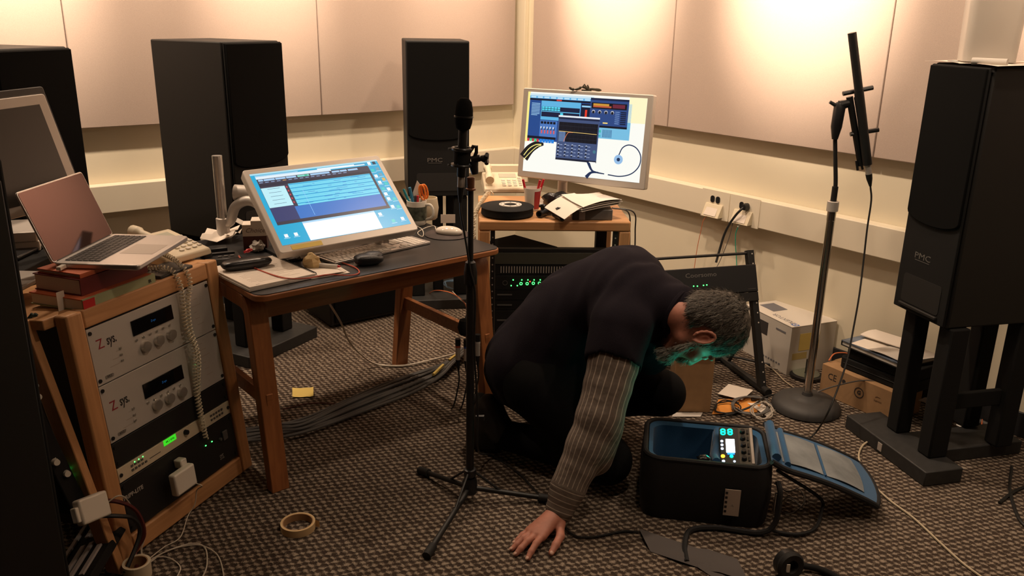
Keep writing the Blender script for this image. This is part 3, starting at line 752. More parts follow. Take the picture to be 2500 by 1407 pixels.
MB().tube([DMx @ Vector((-Wd/2, -Hh*.6, -.035)), Vector((foot.x-.03, foot.y-.05, .80)), Vector((foot.x-.01, foot.y-.05, .765))], .018, 10).build('stand_arm', M_alupaint, g_, world=True)
MB().b2((foot.x-.10, foot.y-.16, .752), (foot.x+.08, foot.y+.03, .764)).build('stand_foot', M_alupaint, g_, world=True, bevel=.004)
pt = Py(104, 210, 2.80)
DM2 = frame(pt, xv, yv)
g2 = thing('display', 'black framed display behind the silver one at the left edge', 'display', DM2)
MB().prism(rrect(.46, .36, .008, 3, -.23, -.18), -.03, 0).build('bezel', M_blackplastic, g2, bevel=.003)
MB().b2((-.44, -.34, .0003), (-.02, -.02, .0012)).build('screen', M_screenoff, g2, smooth=False)
f2 = DM2 @ Vector((-.23, -.36, -.02))
MB().tube([DM2 @ Vector((-.23, -.30, -.032)), Vector((f2.x-.09, f2.y+.06, .83)), Vector((f2.x-.09, f2.y+.06, .765))], .016, 8).build('stand_arm', M_blackplastic, g2, world=True)
MB().b2((f2.x-.18, f2.y-.04, .752), (f2.x+.0, f2.y+.16, .764)).build('stand_foot', M_blackplastic, g2, world=True, bevel=.004)
# table the two displays stand on (dark, between rack and left speaker)
ts = thing('side_table', 'dark side table at the left edge holding the two switched off displays', 'table', (-1.70, 2.36, 0))
MB().b2((-.27, -.36, .725), (.235, .33, .750)).build('table_top', M_blackmat, ts, bevel=.003)
for i in (-1, 1):
    for j in (-1, 1): MB().box((-.02+i*.22, -.01+j*.31, .362), (.035, .035, .724)).build('leg', M_blackmat, ts)
# two flat grey devices under the display
q = Pz(62, 560, .80)
for k, (z_, s_) in enumerate(((.7515, .13), (.785, .12))):
    o = single(MB().box((0, 0, .016), (.16, .20, .032)), 'network_box', M_alupaint if k else M_paper2, ('upper' if k else 'lower')+' flat grey box of the pair under the switched off display', 'box', loc=(0, 0, 0), bevel=.003)
    o.location = (q.x-.02, q.y-.02-.01*k, z_); o.rotation_euler = (0, 0, math.radians(20))

# ------------------------------------------------------------------ tall dark cabinet at the left foreground edge
e = Py(90, 900, 1.62); zt = 1.225
Mc = frame((e.x, e.y, 0), Vector((.55, .835, 0)), Vector((-.835, .55, 0)))
cab = thing('equipment_cabinet', 'tall black cabinet filling the left foreground edge', 'cabinet', Mc)
MB().b2((-.55, .0, .012), (0, .50, zt)).build('body', M_blackmat, cab, bevel=.006)
MB().b2((-.53, -.009, .05), (-.012, -.0005, zt-.04)).build('door', M_black, cab, bevel=.003)
for i in (-.5, -.05):
    for j in (.05, .45): MB().cyl((i, j, 0), (i, j, .0115), .02, n=10).build('foot', M_rubber, cab)

# ------------------------------------------------------------------ power strip with white plugs, beside the rack
o0 = RM @ Vector((-.05, .34, -.11))
q0 = Vector(rkw(128, 950, -.10)); q1 = Vector(rkw(215, 1190, -.06))
PM = frame(q0, (q1-q0), (-.9, .3, .0))
ps = thing('power_strip', 'black power strip hanging beside the leaning rack with white plugs in it', 'power strip', PM)
Ls = (q1-q0).length
MB().b2((-.08, -.03, -.05), (Ls+.06, .03, 0)).build('body', M_blackmat, ps, bevel=.004)
for k in range(3): MB().b2((Ls*.25+k*.05, -.006, .0002), (Ls*.25+k*.05+.02, .006, .0012)).build('socket', M_blackplastic, ps)
for k in (0, 1): MB().ell((Ls*.86+k*.022, .0, .001), (.003, .002, .002), 8, 5).build('green_light', M_led, ps)
for k, (px, py) in enumerate(((110, 945), (118, 972), (162, 1132), (188, 1160))):
    c = rkw(px, py, -.04); 
    a = ['uppermost white plug', 'second white plug from the top', 'third white plug from the top', 'lowest white plug'][k]+' in the black power strip beside the rack'
    single(MB().cyl(c, c+Vector((.012, -.010, .004)), .010, .008, 12).box(c+Vector((-.012, .006, 0)), (.022, .016, .016)), 'white_plug', M_white, a, 'plug', group='white plugs in the power strip')

# white adapter leaning on the strip at the lower left
q = rkw(190, 1238, .05)
fx = (rkw(240, 1210, .05)-rkw(150, 1245, .05)).normalized()
AM2 = frame(q, fx, Vector((-.25, .15, .75)))
a2 = thing('power_adapter', 'white power adapter at the lower left, leaning beside the bottom of the rack', 'adapter', AM2)
MB().b2((-.046, -.031, -.014), (.046, .036, .014)).build('block', M_white, a2, bevel=.006, seg=3)
MB().b2((-.058, -.02, -.010), (-.0465, .02, .010)).build('plug_head', M_white, a2, bevel=.003)
s_ = AM2 @ Vector((.046, .0, 0))
cable('power_cord', [s_, s_+Vector((.03, .02, .012)), rkw(300, 1232, .03), rkw(335, 1290, .03), Pz(345, 1345, .02), Pz(360, 1375, .006), Pz(400, 1350, .005), Pz(465, 1328, .005), Pz(500, 1338, .005), Pz(505, 1380, .005), Pz(490, 1420, .005)], .0022, M_whitecable, 'white cord curling from the lower left adapter over the rack foot to the carpet', parent=a2)
cable('white_cable', [Pz(350, 1380, .008), Pz(395, 1352, .008), Pz(440, 1336, .006), Pz(490, 1332, .006), Pz(530, 1355, .005), Pz(545, 1400, .005), Pz(546, 1440, .005)], .0020, M_whitecable, 'white cord looping furthest right on the carpet below the rack')
cable('white_cable', [Pz(345, 1390, .006), Pz(380, 1362, .006), Pz(415, 1364, .004), Pz(440, 1385, .004), Pz(432, 1410, .004), Pz(420, 1440, .004)], .0020, M_whitecable, 'white cord making the short inner loop on the carpet below the rack')
M_maroon = mat('maroon_cable', (0.10, 0.012, 0.010), 0.6)
cable('maroon_cable', [rkw(235, 1225, -.02), rkw(262, 1222, .04), rkw(300, 1245, .05), rkw(325, 1300, .04), Pz(330, 1350, .03), Pz(335, 1390, .012)], .006, M_maroon, 'thick maroon cable arching beside the lower left adapter')
cable('black_cable', [rkw(215, 1262, .0), rkw(250, 1255, .05), rkw(285, 1262, .06), rkw(300, 1300, .06), Pz(305, 1400, .03)], .006, M_blackcable, 'thick black cable under the lower left adapter')
M_tealcable = mat('dark_teal_cable', (0.015, 0.04, 0.038), 0.5)
for k, (dx, lb) in enumerate(((0, 'dark teal cable hanging behind the leaning rack, nearer the edge'), (9, 'dark teal cable hanging behind the leaning rack, inner one'))):
    cable('rack_cable', [rkw(150+dx, 770, -.10), rkw(140+dx, 830, -.14), rkw(150+dx, 900, -.14), rkw(172+dx, 960, -.12), rkw(180+dx, 1010, -.14)], .0055, M_tealcable, lb)
# device with pale stripes lying at the lower left
qs = [Pz(250, 1260, .10), Pz(160, 1400, .08)]
SMx = frame(Pz(215, 1330, .09), (qs[1]-qs[0]), Vector((.9, .1, .35)))
sd = thing('slotted_device', 'black device with pale slats at the lower left corner', 'device', SMx)
MB().b2((-.13, -.075, -.03), (.15, .075, -.004)).build('body', M_blackmat, sd, bevel=.004)
M_slat = mat('pale_slat', (0.33, 0.30, 0.29), 0.6)
for k, (y_, x0, x1) in enumerate(((-.058, -.12, .14), (-.022, -.12, -.04), (.000, -.12, -.03), (-.014, .0, .14), (.010, -.005, .14), (.045, .02, .14))):
    MB().b2((x0, y_-.007, -.0038), (x1, y_+.007, .0025)).build('slat', M_slat, sd, bevel=.001)
# paper roll / wide tape roll at the bottom edge
rp = Pz(342, 1400, .0); 
tr = thing('tape_roll', 'wide pale tape roll standing at the bottom left on the carpet', 'tape roll', (rp.x, rp.y-.012, 0))
MB().lathe([(.030, 0), (.036, 0), (.037, .045), (.030, .045)], 28, close=True).build('tape', M_cream, tr)
MB().lathe([(.027, .0005), (.0295, .0005), (.0295, .0445), (.027, .0445)], 28, close=True).build('core', M_card, tr)
# masking tape roll on the carpet
rp = Pz(723, 1303, .0)
mt = thing('masking_tape', 'roll of masking tape lying flat on the carpet in the foreground', 'tape roll', (rp.x, rp.y+.026, 0))
MB().lathe([(.0455, 0), (.052, 0), (.052, .024), (.0455, .024)], 40, close=True).build('tape', M_masking if 'M_masking' in globals() else mat('masking_tape_beige', (0.62, 0.45, 0.24), 0.8), mt, bevel=.0006)
MB().lathe([(.0430, .0005), (.0453, .0005), (.0453, .0235), (.0430, .0235)], 40, close=True).build('core', M_card, mt)
MB().sheet([[(.048+.006*i, .012-.004*i+.0, z_+.001*i) for z_ in (.002, .024)] for i in range(4)], .0004).build('loose_end', MATS['masking_tape_beige'], mt)
# yellow note on the carpet
g = []
for i in range(7):
    row = []
    for j in range(5):
        p = Pz(714+8.6*i, 972-5*j+(2 if i > 4 else 0)-1.4*i*.2, .002); row.append(p+Vector((0, 0, .002+.010*abs((i-2.4)/4)**2+.004*(j/4)**2)))
    g.append(row)
single(MB().sheet(g, .0004), 'sticky_note', M_yellow, 'curled yellow sticky note on the carpet under the desk', 'note')
# ================================================================== screen pictures: flat lit patches on the display glass
def glowc(r, g, b, s=1.0):
    k = 'screen_%02x%02x%02x' % (r, g, b)
    return glow(k, lin((r/255, g/255, b/255)), s)
class UI:
    def __init__(s, parent, M, w, h): s.p = parent; s.M = M; s.w = w; s.h = h; s.k = 0; s.d = {}
    def pt(s, u, v, z): return s.M @ Vector((u*s.w, -v*s.h, z))
    def rect(s, col, u0, v0, u1, v1, lv=1):
        mb = s.d.setdefault((col, lv), MB()); z = .0004+.00025*lv
        mb.quad(s.pt(u0, v1, z), s.pt(u1, v1, z), s.pt(u1, v0, z), s.pt(u0, v0, z))
    def disc(s, col, u, v, r, lv=1, n=14):
        mb = s.d.setdefault((col, lv), MB()); z = .0004+.00025*lv; a = s.w/s.h
        mb.add([s.pt(u+r*math.cos(2*math.pi*i/n), v+r*a*math.sin(2*math.pi*i/n), z) for i in range(n)], [tuple(range(n-1, -1, -1))])
    def strip(s, col, pts, wd, lv=1):
        mb = s.d.setdefault((col, lv), MB()); z = .0004+.00025*lv; a = s.w/s.h
        P_ = smooth_path([(u, v/a, 0) for u, v in pts], 8); wd = wd if isinstance(wd, list) else [wd]*len(P_)
        if len(wd) != len(P_): wd = list(np.interp(np.linspace(0, 1, len(P_)), np.linspace(0, 1, len(wd)), wd))
        L_, R_ = [], []
        for i, p in enumerate(P_):
            t = (P_[min(i+1, len(P_)-1)]-P_[max(i-1, 0)]).normalized(); n = Vector((-t.y, t.x, 0))*wd[i]/2
            L_.append(p+n); R_.append(p-n)
        N = len(P_); vs = [s.pt(p.x, p.y*a, z) for p in L_]+[s.pt(p.x, p.y*a, z) for p in R_]
        mb.add(vs, [(i, i+1, N+i+1, N+i) for i in range(N-1)])
    def done(s, name='window_graphic', st=1.0):
        for (col, lv), mb in sorted(s.d.items(), key=lambda q: q[0][1]):
            mb.build(name, glowc(*col, st), s.p, smooth=False, kind='stuff' if len(mb.f) > 1 and len(mb.f) != 24 else None)

# ------------------------------------------------------------------ tilted display on the desk
dc = Vector((-.639, 2.954, .869)); dx_ = Vector((.784, .621, .018)); dy_ = Vector((-.482, .59, .648))
SW, SH, DW, DH = .495, .31, .533, .362
Mdd = frame(dc, dx_, dy_)
dd = thing('display', 'large lit display tilted back over the desk showing blue audio tracks', 'display', Mdd)
MB().prism(rrect(DW, DH, .012, 5), -.034, 0).build('bezel', M_bezel, dd, bevel=.003)
scd = MB().box((0, .004, .0003), (SW, SH, .0006)).build('screen', glowc(28, 170, 214), dd, smooth=False)
ui = UI(scd, T(-SW/2, SH/2+.004, 0), SW, SH)
ui.rect((175, 225, 240), 0, 0, 1, .022, 1)
ui.rect((62, 60, 78), .03, .075, .905, .735, 1)          # main window frame
ui.rect((225, 240, 250), .03, .045, .60, .085, 2); ui.rect((150, 205, 235), .03, .030, .35, .05, 2); ui.rect((235, 245, 250), .5, .030, .885, .06, 2); ui.rect((60, 160, 200), .80, .026, .905, .045, 3)
for k, (a, b_) in enumerate(((.04, .075), (.08, .16), (.165, .24), (.245, .32), (.33, .42), (.43, .58), (.60, .66), (.665, .72), (.73, .81))):
    ui.rect((165, 205, 240) if k != 4 else (130, 215, 200), a, .092, b_, .118, 3)
ui.rect((40, 190, 150), .385, .095, .405, .115, 4)
for k in range(16): ui.rect((140, 165, 205) if k != 4 else (210, 160, 90), .04+k*.043, .132, .04+k*.043+.026, .142, 3)
ui.rect((44, 44, 62), .03, .155, .905, .195, 2)
ui.rect((190, 238, 248), .032, .215, .205, .495, 3)
ui.rect((88, 203, 236), .235, .195, .885, .515, 2)
for k in range(17):
    v = .205+k*.0184
    ui.rect((150, 232, 248) if k % 3 else (48, 140, 205), .236, v, .884, v+.0065, 3)
rr = random.Random(3)
for k in range(34):
    v = .212+.0184*rr.randrange(16); u = rr.uniform(.245, .80); ui.rect((52, 150, 215), u, v, u+rr.uniform(.015, .07), v+.008, 4)
for k in range(5): ui.rect((70, 90, 130), .075, .235+.053*k, .165, .2395+.053*k, 4); ui.rect((205, 70, 80), .212, .225+.055*k, .222, .25+.055*k, 4)
ui.rect((56, 64, 110), .032, .498, .205, .692, 2); ui.rect((58, 120, 200), .206, .516, .885, .692, 2)
ui.rect((60, 58, 72), .03, .693, .905, .735, 3)
ui.rect((150, 205, 250), .318, .30, .321, .672, 5)
ui.rect((250, 252, 255), .205, .745, .765, .995, 1); ui.rect((170, 215, 245), .205, .737, .765, .760, 2)
for k, (u, v, c) in enumerate(((.925, .045, 0), (.965, .045, 3), (.925, .155, 1), (.97, .14, 2), (.928, .245, 0), (.97, .23, 2), (.93, .345, 0), (.975, .305, 4), (.975, .375, 1), (.93, .445, 1), (.972, .46, 0), (.928, .525, 0), (.93, .60, 0), (.975, .615, 1), (.928, .72, 0), (.972, .735, 1), (.80, .80, 0), (.875, .92, 1), (.955, .91, 0), (.055, .885, 0), (.125, .885, 0))):
    col = ((248, 250, 250), (45, 200, 200), (110, 160, 180), (40, 60, 80), (220, 180, 90))[c]
    ui.rect(col, u-.013, v-.022, u+.013, v+.022, 2); ui.rect((200, 232, 245), u-.022, v+.030, u+.022, v+.036, 2)
ui.done()
MB().b2((-DW/2+.045, -DH/2+.006, .0003), (-DW/2+.155, -DH/2+.024, .0010)).build('sticky_strip', M_yellow, dd, label='yellow note strip on the lower bezel')
# display mount: short foot and column behind
pf = Vector((-.80, 3.13, DZ))
for s_ in (-1, 1):
    MB().hexa([(s_*.16-.012, -.17, -.070), (s_*.16+.012, -.17, -.070), (s_*.16+.012, -.10, -.0345), (s_*.16-.012, -.10, -.0345)],
              [(s_*.16-.012, .02, -.115), (s_*.16+.012, .02, -.115), (s_*.16+.012, .05, -.0345), (s_*.16-.012, .05, -.0345)]).build('stand_bracket', M_alupaint, dd)
base_c = Mdd @ Vector((0, -.02, -.14)); base_c.z = DZ+.006
Mb = frame((base_c.x, base_c.y, DZ+.0005), du, dv)
MB().b2((-.20, -.10, 0), (.20, .09, .010), Mb).build('stand_foot', M_blackplastic, dd, world=True, bevel=.002)
for s_ in (-1, 1): MB().tube([Mb @ Vector((s_*.16, .05, .008)), Mdd @ Vector((s_*.16, -.06, -.09))], .012, 8).build('stand_strut', M_alupaint, dd, world=True)
for s_ in (-1, 1): MB().tube([Mb @ Vector((s_*.16, -.085, .008)), Mdd @ Vector((s_*.16, -.155, -.060))], .010, 8).build('stand_strut', M_alupaint, dd, world=True)

# silver pole of the display arm with its curved bracket
pb_ = Pz(547, 580, DZ)
pole = thing('monitor_arm', 'silver pole clamped at the back of the desk with a curved silver arm', 'monitor arm', (pb_.x, pb_.y, 0))
MB().cyl((0, 0, DZ+.008), (0, 0, .992), .0185, n=20).build('pole', M_alu, pole)
MB().lathe([(.001, DZ+.0005), (.030, DZ+.0005), (.030, DZ+.012), (.024, DZ+.02), (.024, DZ+.075), (.020, DZ+.078)], 20).build('collar', M_alupaint, pole)
L0 = Vector((pb_.x, pb_.y, 0))
arm_pts = [Pz(566, 575, DZ+.02), Py(566, 520, pb_.y-.01), Py(590, 500, pb_.y-.02), Py(622, 505, pb_.y-.03), Py(640, 540, pb_.y-.05)]
A_ = [L0+Vector((.0, 0, DZ+.05)), Py(562, 540, pb_.y), Py(575, 505, pb_.y-.01), Py(605, 490, pb_.y-.02), Py(635, 505, pb_.y-.03), Py(650, 545, pb_.y-.04)]
MB().tube(smooth_path([p-L0 for p in A_], 7), .019, 12).build('curved_arm', M_alupaint, pole)
B_ = [Py(573, 470, pb_.y+.01), Py(605, 472, pb_.y+.01), Py(640, 482, pb_.y)]
MB().tube([p-L0 for p in B_], [.030, .030, .024], 14).build('tilt_head', M_alupaint, pole)
MB().tube([Py(590, 476, pb_.y+.01)-L0, Py(594, 500, pb_.y)-L0], .016, 10).build('tilt_neck', M_alupaint, pole)

# ------------------------------------------------------------------ keyboard
kTL, kTR, kBR, kBL = Pz(757, 626, DZ+.012), Pz(1012, 571, DZ+.012), Pz(1057, 590, DZ+.012), Pz(816, 641, DZ+.012)
kx_ = ((kTR-kTL)+(kBR-kBL)).normalized(); kc = (kTL+kTR+kBR+kBL)/4; kW = .43; kD = .114
KM = frame((kc.x, kc.y, DZ+.0008), kx_, Vector((-kx_.y, kx_.x, 0)))
kb = thing('keyboard', 'full size white keyboard with a silver base in front of the tilted display', 'keyboard', KM)
MB().prism(rrect(kW, kD, .007, 4), 0, .009).build('base', M_alu, kb, bevel=.0015)
key0 = None; pitch = .0191
def addkey(x, y, wk=1.0):
    global key0
    if wk == 1.0:
        if key0 is None:
            key0 = MB().b2((-.0082, -.0078, 0), (.0082, .0078, .0028)).build('key', M_key, kb, bevel=.0012); key0.location = (x, y, .0092)
        else: inst(key0, kb, T(x, y, .0092))
    else:
        o = MB().b2((-.0082-pitch*(wk-1)/2, -.0078, 0), (.0082+pitch*(wk-1)/2, .0078, .0028)).build('key', M_key, kb, bevel=.0012); o.location = (x, y, .0092)
x0 = -kW/2+.016; rows = [[1]*14, [1]*13+[1.6], [1.5]+[1]*12+[1.1], [1.8]+[1]*11+[1.8], [2.3]+[1]*10+[2.3], [1, 1, 1.25, 5.5, 1.25, 1, 1.6]]
for r_, row in enumerate(rows):
    x = x0-pitch/2; y = kD/2-.012-r_*.0182
    for wk in row:
        wk_ = wk if abs(wk-1) > .01 else 1.0
        addkey(x+pitch*wk/2, y, wk_); x += pitch*wk
for r_ in range(6):
    y = kD/2-.012-r_*.0182
    for c_ in range(3):
        if r_ in (0, 1, 2) or (r_ == 4 and c_ == 1) or r_ == 5: addkey(x0+pitch*(14.9+c_), y)
    for c_ in range(4):
        xx_ = x0+pitch*(18.1+c_)
        if xx_ < kW/2-.012: addkey(xx_, y)
# round mouse mat, mouse and its cord
mp_ = Pz(1092, 573, DZ+.001)
mat_ = single(MB().lathe([(.001, 0), (.088, 0), (.089, .002), (.087, .0035), (.001, .0035)], 40), 'mouse_mat', mat('mousemat_dark', (0.035, 0.022, 0.02), 0.7, noise=0.5, nscale=18), 'round dark mouse mat near the right corner of the desk', 'mouse mat', loc=(0, 0, 0))
mat_.location = (mp_.x, mp_.y, DZ+.0006)
mo = Pz(1096, 566, DZ+.012)
MM = Matrix.Translation((mo.x, mo.y, DZ+.0045)) @ RZ(-18)
ms = thing('mouse', 'glossy white computer mouse on the round mat', 'mouse', MM)
mb = MB(); mb.ell((0, 0, .009), (.056, .031, .021), 24, 14)
mb.v = [(x, y, max(z, .0005)) for x, y, z in mb.v]
mb.build('shell', mat('glossy_white', (0.72, 0.66, 0.58), 0.12), ms)
cable('mouse_cord', [MM @ Vector((-.055, 0, .010)), Pz(1060, 552, DZ+.012), Pz(1040, 556, DZ+.008), Pz(1020, 568, DZ+.006), Pz(1030, 578, DZ+.008), Pz(1034, 571, DZ+.008), Pz(1030, 560, DZ+.006), Pz(1018, 552, DZ+.005)], .0016, M_whitecable, 'thin white mouse cord looping beside the round mat', parent=ms)
# pale note standing against the speaker stand behind the mat
q = Pz(1092, 551, DZ)
single(MB().b2((-.030, 0, 0), (.030, .0012, .036), frame(Pz(1091, 553, DZ+.001)+Vector((0, .06, 0)), (1, .1, 0), (-.1, 1, 0))), 'note_card', M_paper, 'small pale note card standing behind the mouse mat', 'note')
# black pouch in front of the keyboard
pp = Pz(900, 645, DZ)
PMx = Matrix.Translation((pp.x, pp.y, DZ+.0006)) @ RZ(30)
po = thing('pouch', 'small black leather pouch in front of the keyboard', 'pouch', PMx)
sq_ = lambda v, e: math.copysign(abs(v)**e, v)
mb = MB(); mb.ell((0, 0, 0), (1, 1, 1), 26, 14); mb.v = [(sq_(x, .6)*.050, sq_(y, .6)*.034*(1+.10*math.sin(x*3)), max(sq_(z, .7)*.019*(1-.22*(x > .3))+.018, 0)) for x, y, z in mb.v]
mb.build('body', mat('black_leather', (0.012, 0.012, 0.014), 0.35, bump=0.4, bscale=260), po)
mb = MB(); mb.ell((.018, .006, .029), (.036, .030, .012), 16, 8); mb.build('flap', MATS['black_leather'], po)
# white mug with pens and scissors, second white mug behind
mq = Pz(1018, 548, DZ); MU = Vector((mq.x, mq.y, DZ+.0006))
mug = thing('mug', 'white mug with a dark picture band holding pens and scissors', 'mug', Matrix.Translation(MU) @ RZ(-20))
MB().lathe([(.001, 0), (.034, 0), (.038, .004), (.040, .02), (.041, .100), (.038, .100), (.037, .008), (.001, .007)], 28).build('cup', M_white, mug)
MB().lathe([(.0405, .022), (.0412, .022), (.0418, .078), (.0411, .078)], 28, close=True).build('picture_band', mat('mug_band', (0.05, 0.06, 0.045), 0.3, noise=0.7, nscale=60), mug)
MB().tube(smooth_path([(.040, 0, .085), (.062, 0, .086), (.074, 0, .066), (.070, 0, .038), (.040, 0, .022)], 6), .0055, 8).build('handle', M_white, mug)
mk = mat('scissor_orange', (0.85, 0.22, 0.03), 0.4); tq = mat('teal_pen', (0.02, 0.28, 0.35), 0.4)
def pen(px0, py0, px1, py1, r, m, label, dy=0.0, cap=None):
    a = MU+Vector((0, 0, .02)); b_ = Py(px1, py1, MU.y+dy)
    single(MB().cyl(a+(Py(px0, py0, MU.y+dy)-a)*.2, b_, r, n=10), 'pen', m, label, 'pen')
pen(1010, 510, 975, 470, .005, M_black, 'black pen leaning left in the white mug')
pen(1005, 505, 985, 462, .005, tq, 'teal pen in the white mug, beside the black one', .01)
pen(1008, 505, 1000, 458, .006, mat('blue_pen', (0.03, 0.20, 0.36), 0.4), 'blue pen in the white mug', -.01)
pen(1016, 505, 1013, 478, .006, M_greycable, 'grey pen standing upright in the white mug', .005)
pen(1022, 505, 1020, 478, .005, M_red, 'red pen in the white mug beside the scissors', -.006)
fq = thing('feather_brush', 'white blade shaped plastic tool standing in the mug', 'tool', MU+Vector((0, .012, .02)))
mb = MB(); a_ = Py(1012, 500, MU.y+.012); b_ = Py(1008, 470, MU.y+.012); c_ = Py(1018, 441, MU.y+.012); d_ = Py(1026, 452, MU.y+.012); e_ = Py(1022, 500, MU.y+.012)
ofs = Vector((0, .003, 0))
mb.add([a_, b_, c_, d_, e_]+[p+ofs for p in (a_, b_, c_, d_, e_)], [(4, 3, 2, 1, 0), (5, 6, 7, 8, 9)]+[(i, (i+1) % 5, 5+(i+1) % 5, 5+i) for i in range(5)])
mb.build('blade', M_white, fq, world=True)
scs = thing('scissors', 'scissors with orange handles standing in the white mug', 'scissors', MU+Vector((.004, .004, .02)))
for (c0, c1_, ry_) in (((1031, 470), 12, 18), ((1037, 468), 10, 17)):
    ring = []
    for k in range(14):
        a = 2*math.pi*k/14; ring.append(Py(c0[0]+7*math.cos(a)+3*math.sin(a), c0[1]+ry_*math.sin(a), MU.y+(.004 if c0[0] > 1033 else -.004)))
    MB().tube(ring, .0042, 7, closed=True).build('handle_loop', mk, scs, world=True)
MB().tube([Py(1030, 485, MU.y), Py(1018, 530, MU.y)], .004, 6).build('blades', M_chrome, scs, world=True)
m2 = Pz(1046, 543, DZ); MU2 = Vector((m2.x-.004, m2.y+.06, DZ+.0006))
mug2 = thing('mug', 'plain cream mug half hidden behind the mug of pens', 'mug', Matrix.Translation(MU2))
MB().lathe([(.001, 0), (.030, 0), (.036, .006), (.042, .05), (.036, .092), (.033, .092), (.038, .05), (.001, .008)], 24).build('cup', M_cream, mug2)
MB().tube(smooth_path([(-.034, -.02, .07), (-.055, -.03, .068), (-.06, -.032, .04), (-.036, -.022, .028)], 5), .005, 8).build('handle', M_cream, mug2)

# ------------------------------------------------------------------ small things at the left of the desk
def dpt(px, py, z=0.0): return Pz(px, py, DZ+z)
# tissue carton with an opened top
ctl = dpt(620, 612)
CM = Matrix.Translation((ctl.x, ctl.y+.035, DZ+.0006)) @ RZ(12)
bxm = thing('carton', 'small opened carton, white above and brown below, left of the tilted display', 'carton', CM)
M_brownbox = mat('carton_brown', (0.085, 0.025, 0.018), 0.7)
MB().b2((-.042, -.032, 0), (.040, .032, .052)).build('lower_carton', M_brownbox, bxm)
MB().b2((-.0425, -.0325, .0522), (.0405, .0325, .094)).build('upper_carton', M_paper, bxm)
MB().b2((-.012, -.0325, .0942), (.0405, .0325, .108)).build('raised_top', M_paper, bxm)
MB().sheet([[(-.0425-.02*i, y, .094+.012*i) for y in (-.032, .032)] for i in range(2)], .0008).build('open_flap', M_paper2, bxm)
text('lettering', 'Choice', .024, mat('carton_ink', (0.20, 0.15, 0.12), 0.8), bxm, frame((.001, -.0330, .073), (1, 0, 0), (0, 0, 1)), shear=.35)
# crumpled paper
def crumple(name, px, py, s, m, label, z0=DZ, seed=0):
    r_ = random.Random(seed); c = Pz(px, py, z0+s*.5); mb = MB(); mb.ell((0, 0, 0), (s, s*.9, s*.7), 11, 8)
    mb.v = [tuple(Vector(v)*(1+r_.uniform(-.32, .25))) for v in mb.v]; zm = min(v[2] for v in mb.v)
    mb.v = [(v[0]+c.x, v[1]+c.y, v[2]-zm+z0+.0008) for v in mb.v]
    return single(mb, name, m, label, 'paper', smooth=False)
crumple('crumpled_tissue', 630, 606, .026, M_paper2, 'crumpled tissue in front of the small carton', seed=5)
g = [[dpt(490+20*i+6*j, 602-2*i-7*j, .0)+Vector((0, 0, .010+.020*abs(i-2)/2+.008*(j % 2))) for j in range(4)] for i in range(5)]
single(MB().sheet(g, .0006), 'folded_paper', M_paper, 'folded white paper standing at the back left of the desk', 'paper')
g = [[dpt(545+12*i+6*j, 598-3*i-5*j, .0)+Vector((0, 0, .022+.012*((i+j) % 2))) for j in range(3)] for i in range(4)]
single(MB().sheet(g, .0006), 'folded_paper', M_paper, 'second folded paper leaning on the foot of the silver pole', 'paper')
# black power block and controller
pz = dpt(535, 650)
XM = Matrix.Translation((pz.x+.0, pz.y+.02, DZ+.0006)) @ RZ(28)
cb = thing('controller_box', 'black box with a round dial at the back left of the desk', 'controller', XM)
MB().b2((-.085, -.045, 0), (.065, .045, .030)).build('body', M_blackplastic, cb, bevel=.004)
MB().cyl((-.045, .005, .0302), (-.045, .005, .052), .021, .018, 18).build('dial', M_blackplastic, cb)
for k in range(3): MB().b2((-.01+.02*k, -.02, .0302), (.002+.02*k, -.01, .033)).build('button', M_greycable, cb)
MB().b2((-.04, .012, .0302), (.05, .03, .036)).build('raised_panel', M_black, cb)
pz = dpt(508, 628)
o = single(MB().b2((-.05, -.02, 0), (.05, .02, .022)), 'power_block', M_blackplastic, 'small black power block behind the black dial box', 'box', loc=(0, 0, 0), bevel=.003); o.location = (pz.x, pz.y+.045, DZ+.0006); o.rotation_euler = (0, 0, math.radians(28))
# spiral notebook: page block, cover, wire spiral
n0, n1, n2, n3 = dpt(608, 702, .016), dpt(760, 670, .016), dpt(684, 602, .016), dpt(548, 650, .016)
nx = (n1-n0).normalized(); NW = .235; ND = .285; NM = frame((n0.x, n0.y, DZ+.0006), (nx.x, nx.y, 0), (-nx.y, nx.x, 0))
nb = thing('spiral_notebook', 'open spiral notebook with a printed page at the left front of the desk', 'notebook', NM)
MB().b2((0, 0, 0), (NW, ND, .0075)).build('lower_pages', M_paper2, nb, bevel=.001)
MB().b2((.002, .001, .0077), (NW-.002, ND-.001, .0150)).build('upper_pages', M_paper, nb, bevel=.001)
tx_ = MB()
for k in range(15):
    tx_.b2((.03+.02*(k % 4 == 0), .035+k*.0125, .0151), (.195-.03*((k*7) % 3), .0364+k*.0125, .0153))
tx_.b2((.03, .012, .0151), (.042, .015, .0153)); tx_.build('print', M_faintink, nb)
sp = MB()
for k in range(34):
    y = .010+k*.0080
    ring = [(NW-.002+.008*math.cos(a), y+.0015*a/6.28, .0085+.009*math.sin(a)) for a in [2*math.pi*i/8 for i in range(9)]]
    sp.tube(ring, .0013, 4)
sp.build('wire_spiral', M_black, nb)
nb['label'] = nb['label']
# loose sheets under and right of the notebook
q = dpt(812, 672)
ppx = Matrix.Translation((q.x-.035, q.y+.02, DZ+.0006)) @ RZ(35)
ps_ = thing('paper_stack', 'stack of loose papers at the right edge of the spiral notebook', 'papers', ppx)
for k in range(5):
    MB().b2((-.06+.006*k, -.045+.004*((k*3) % 4), .0018*k), (.075-.007*k, .055, .0018*k+.0014)).build('sheet', M_paper if k % 2 == 0 else M_paper2, ps_)
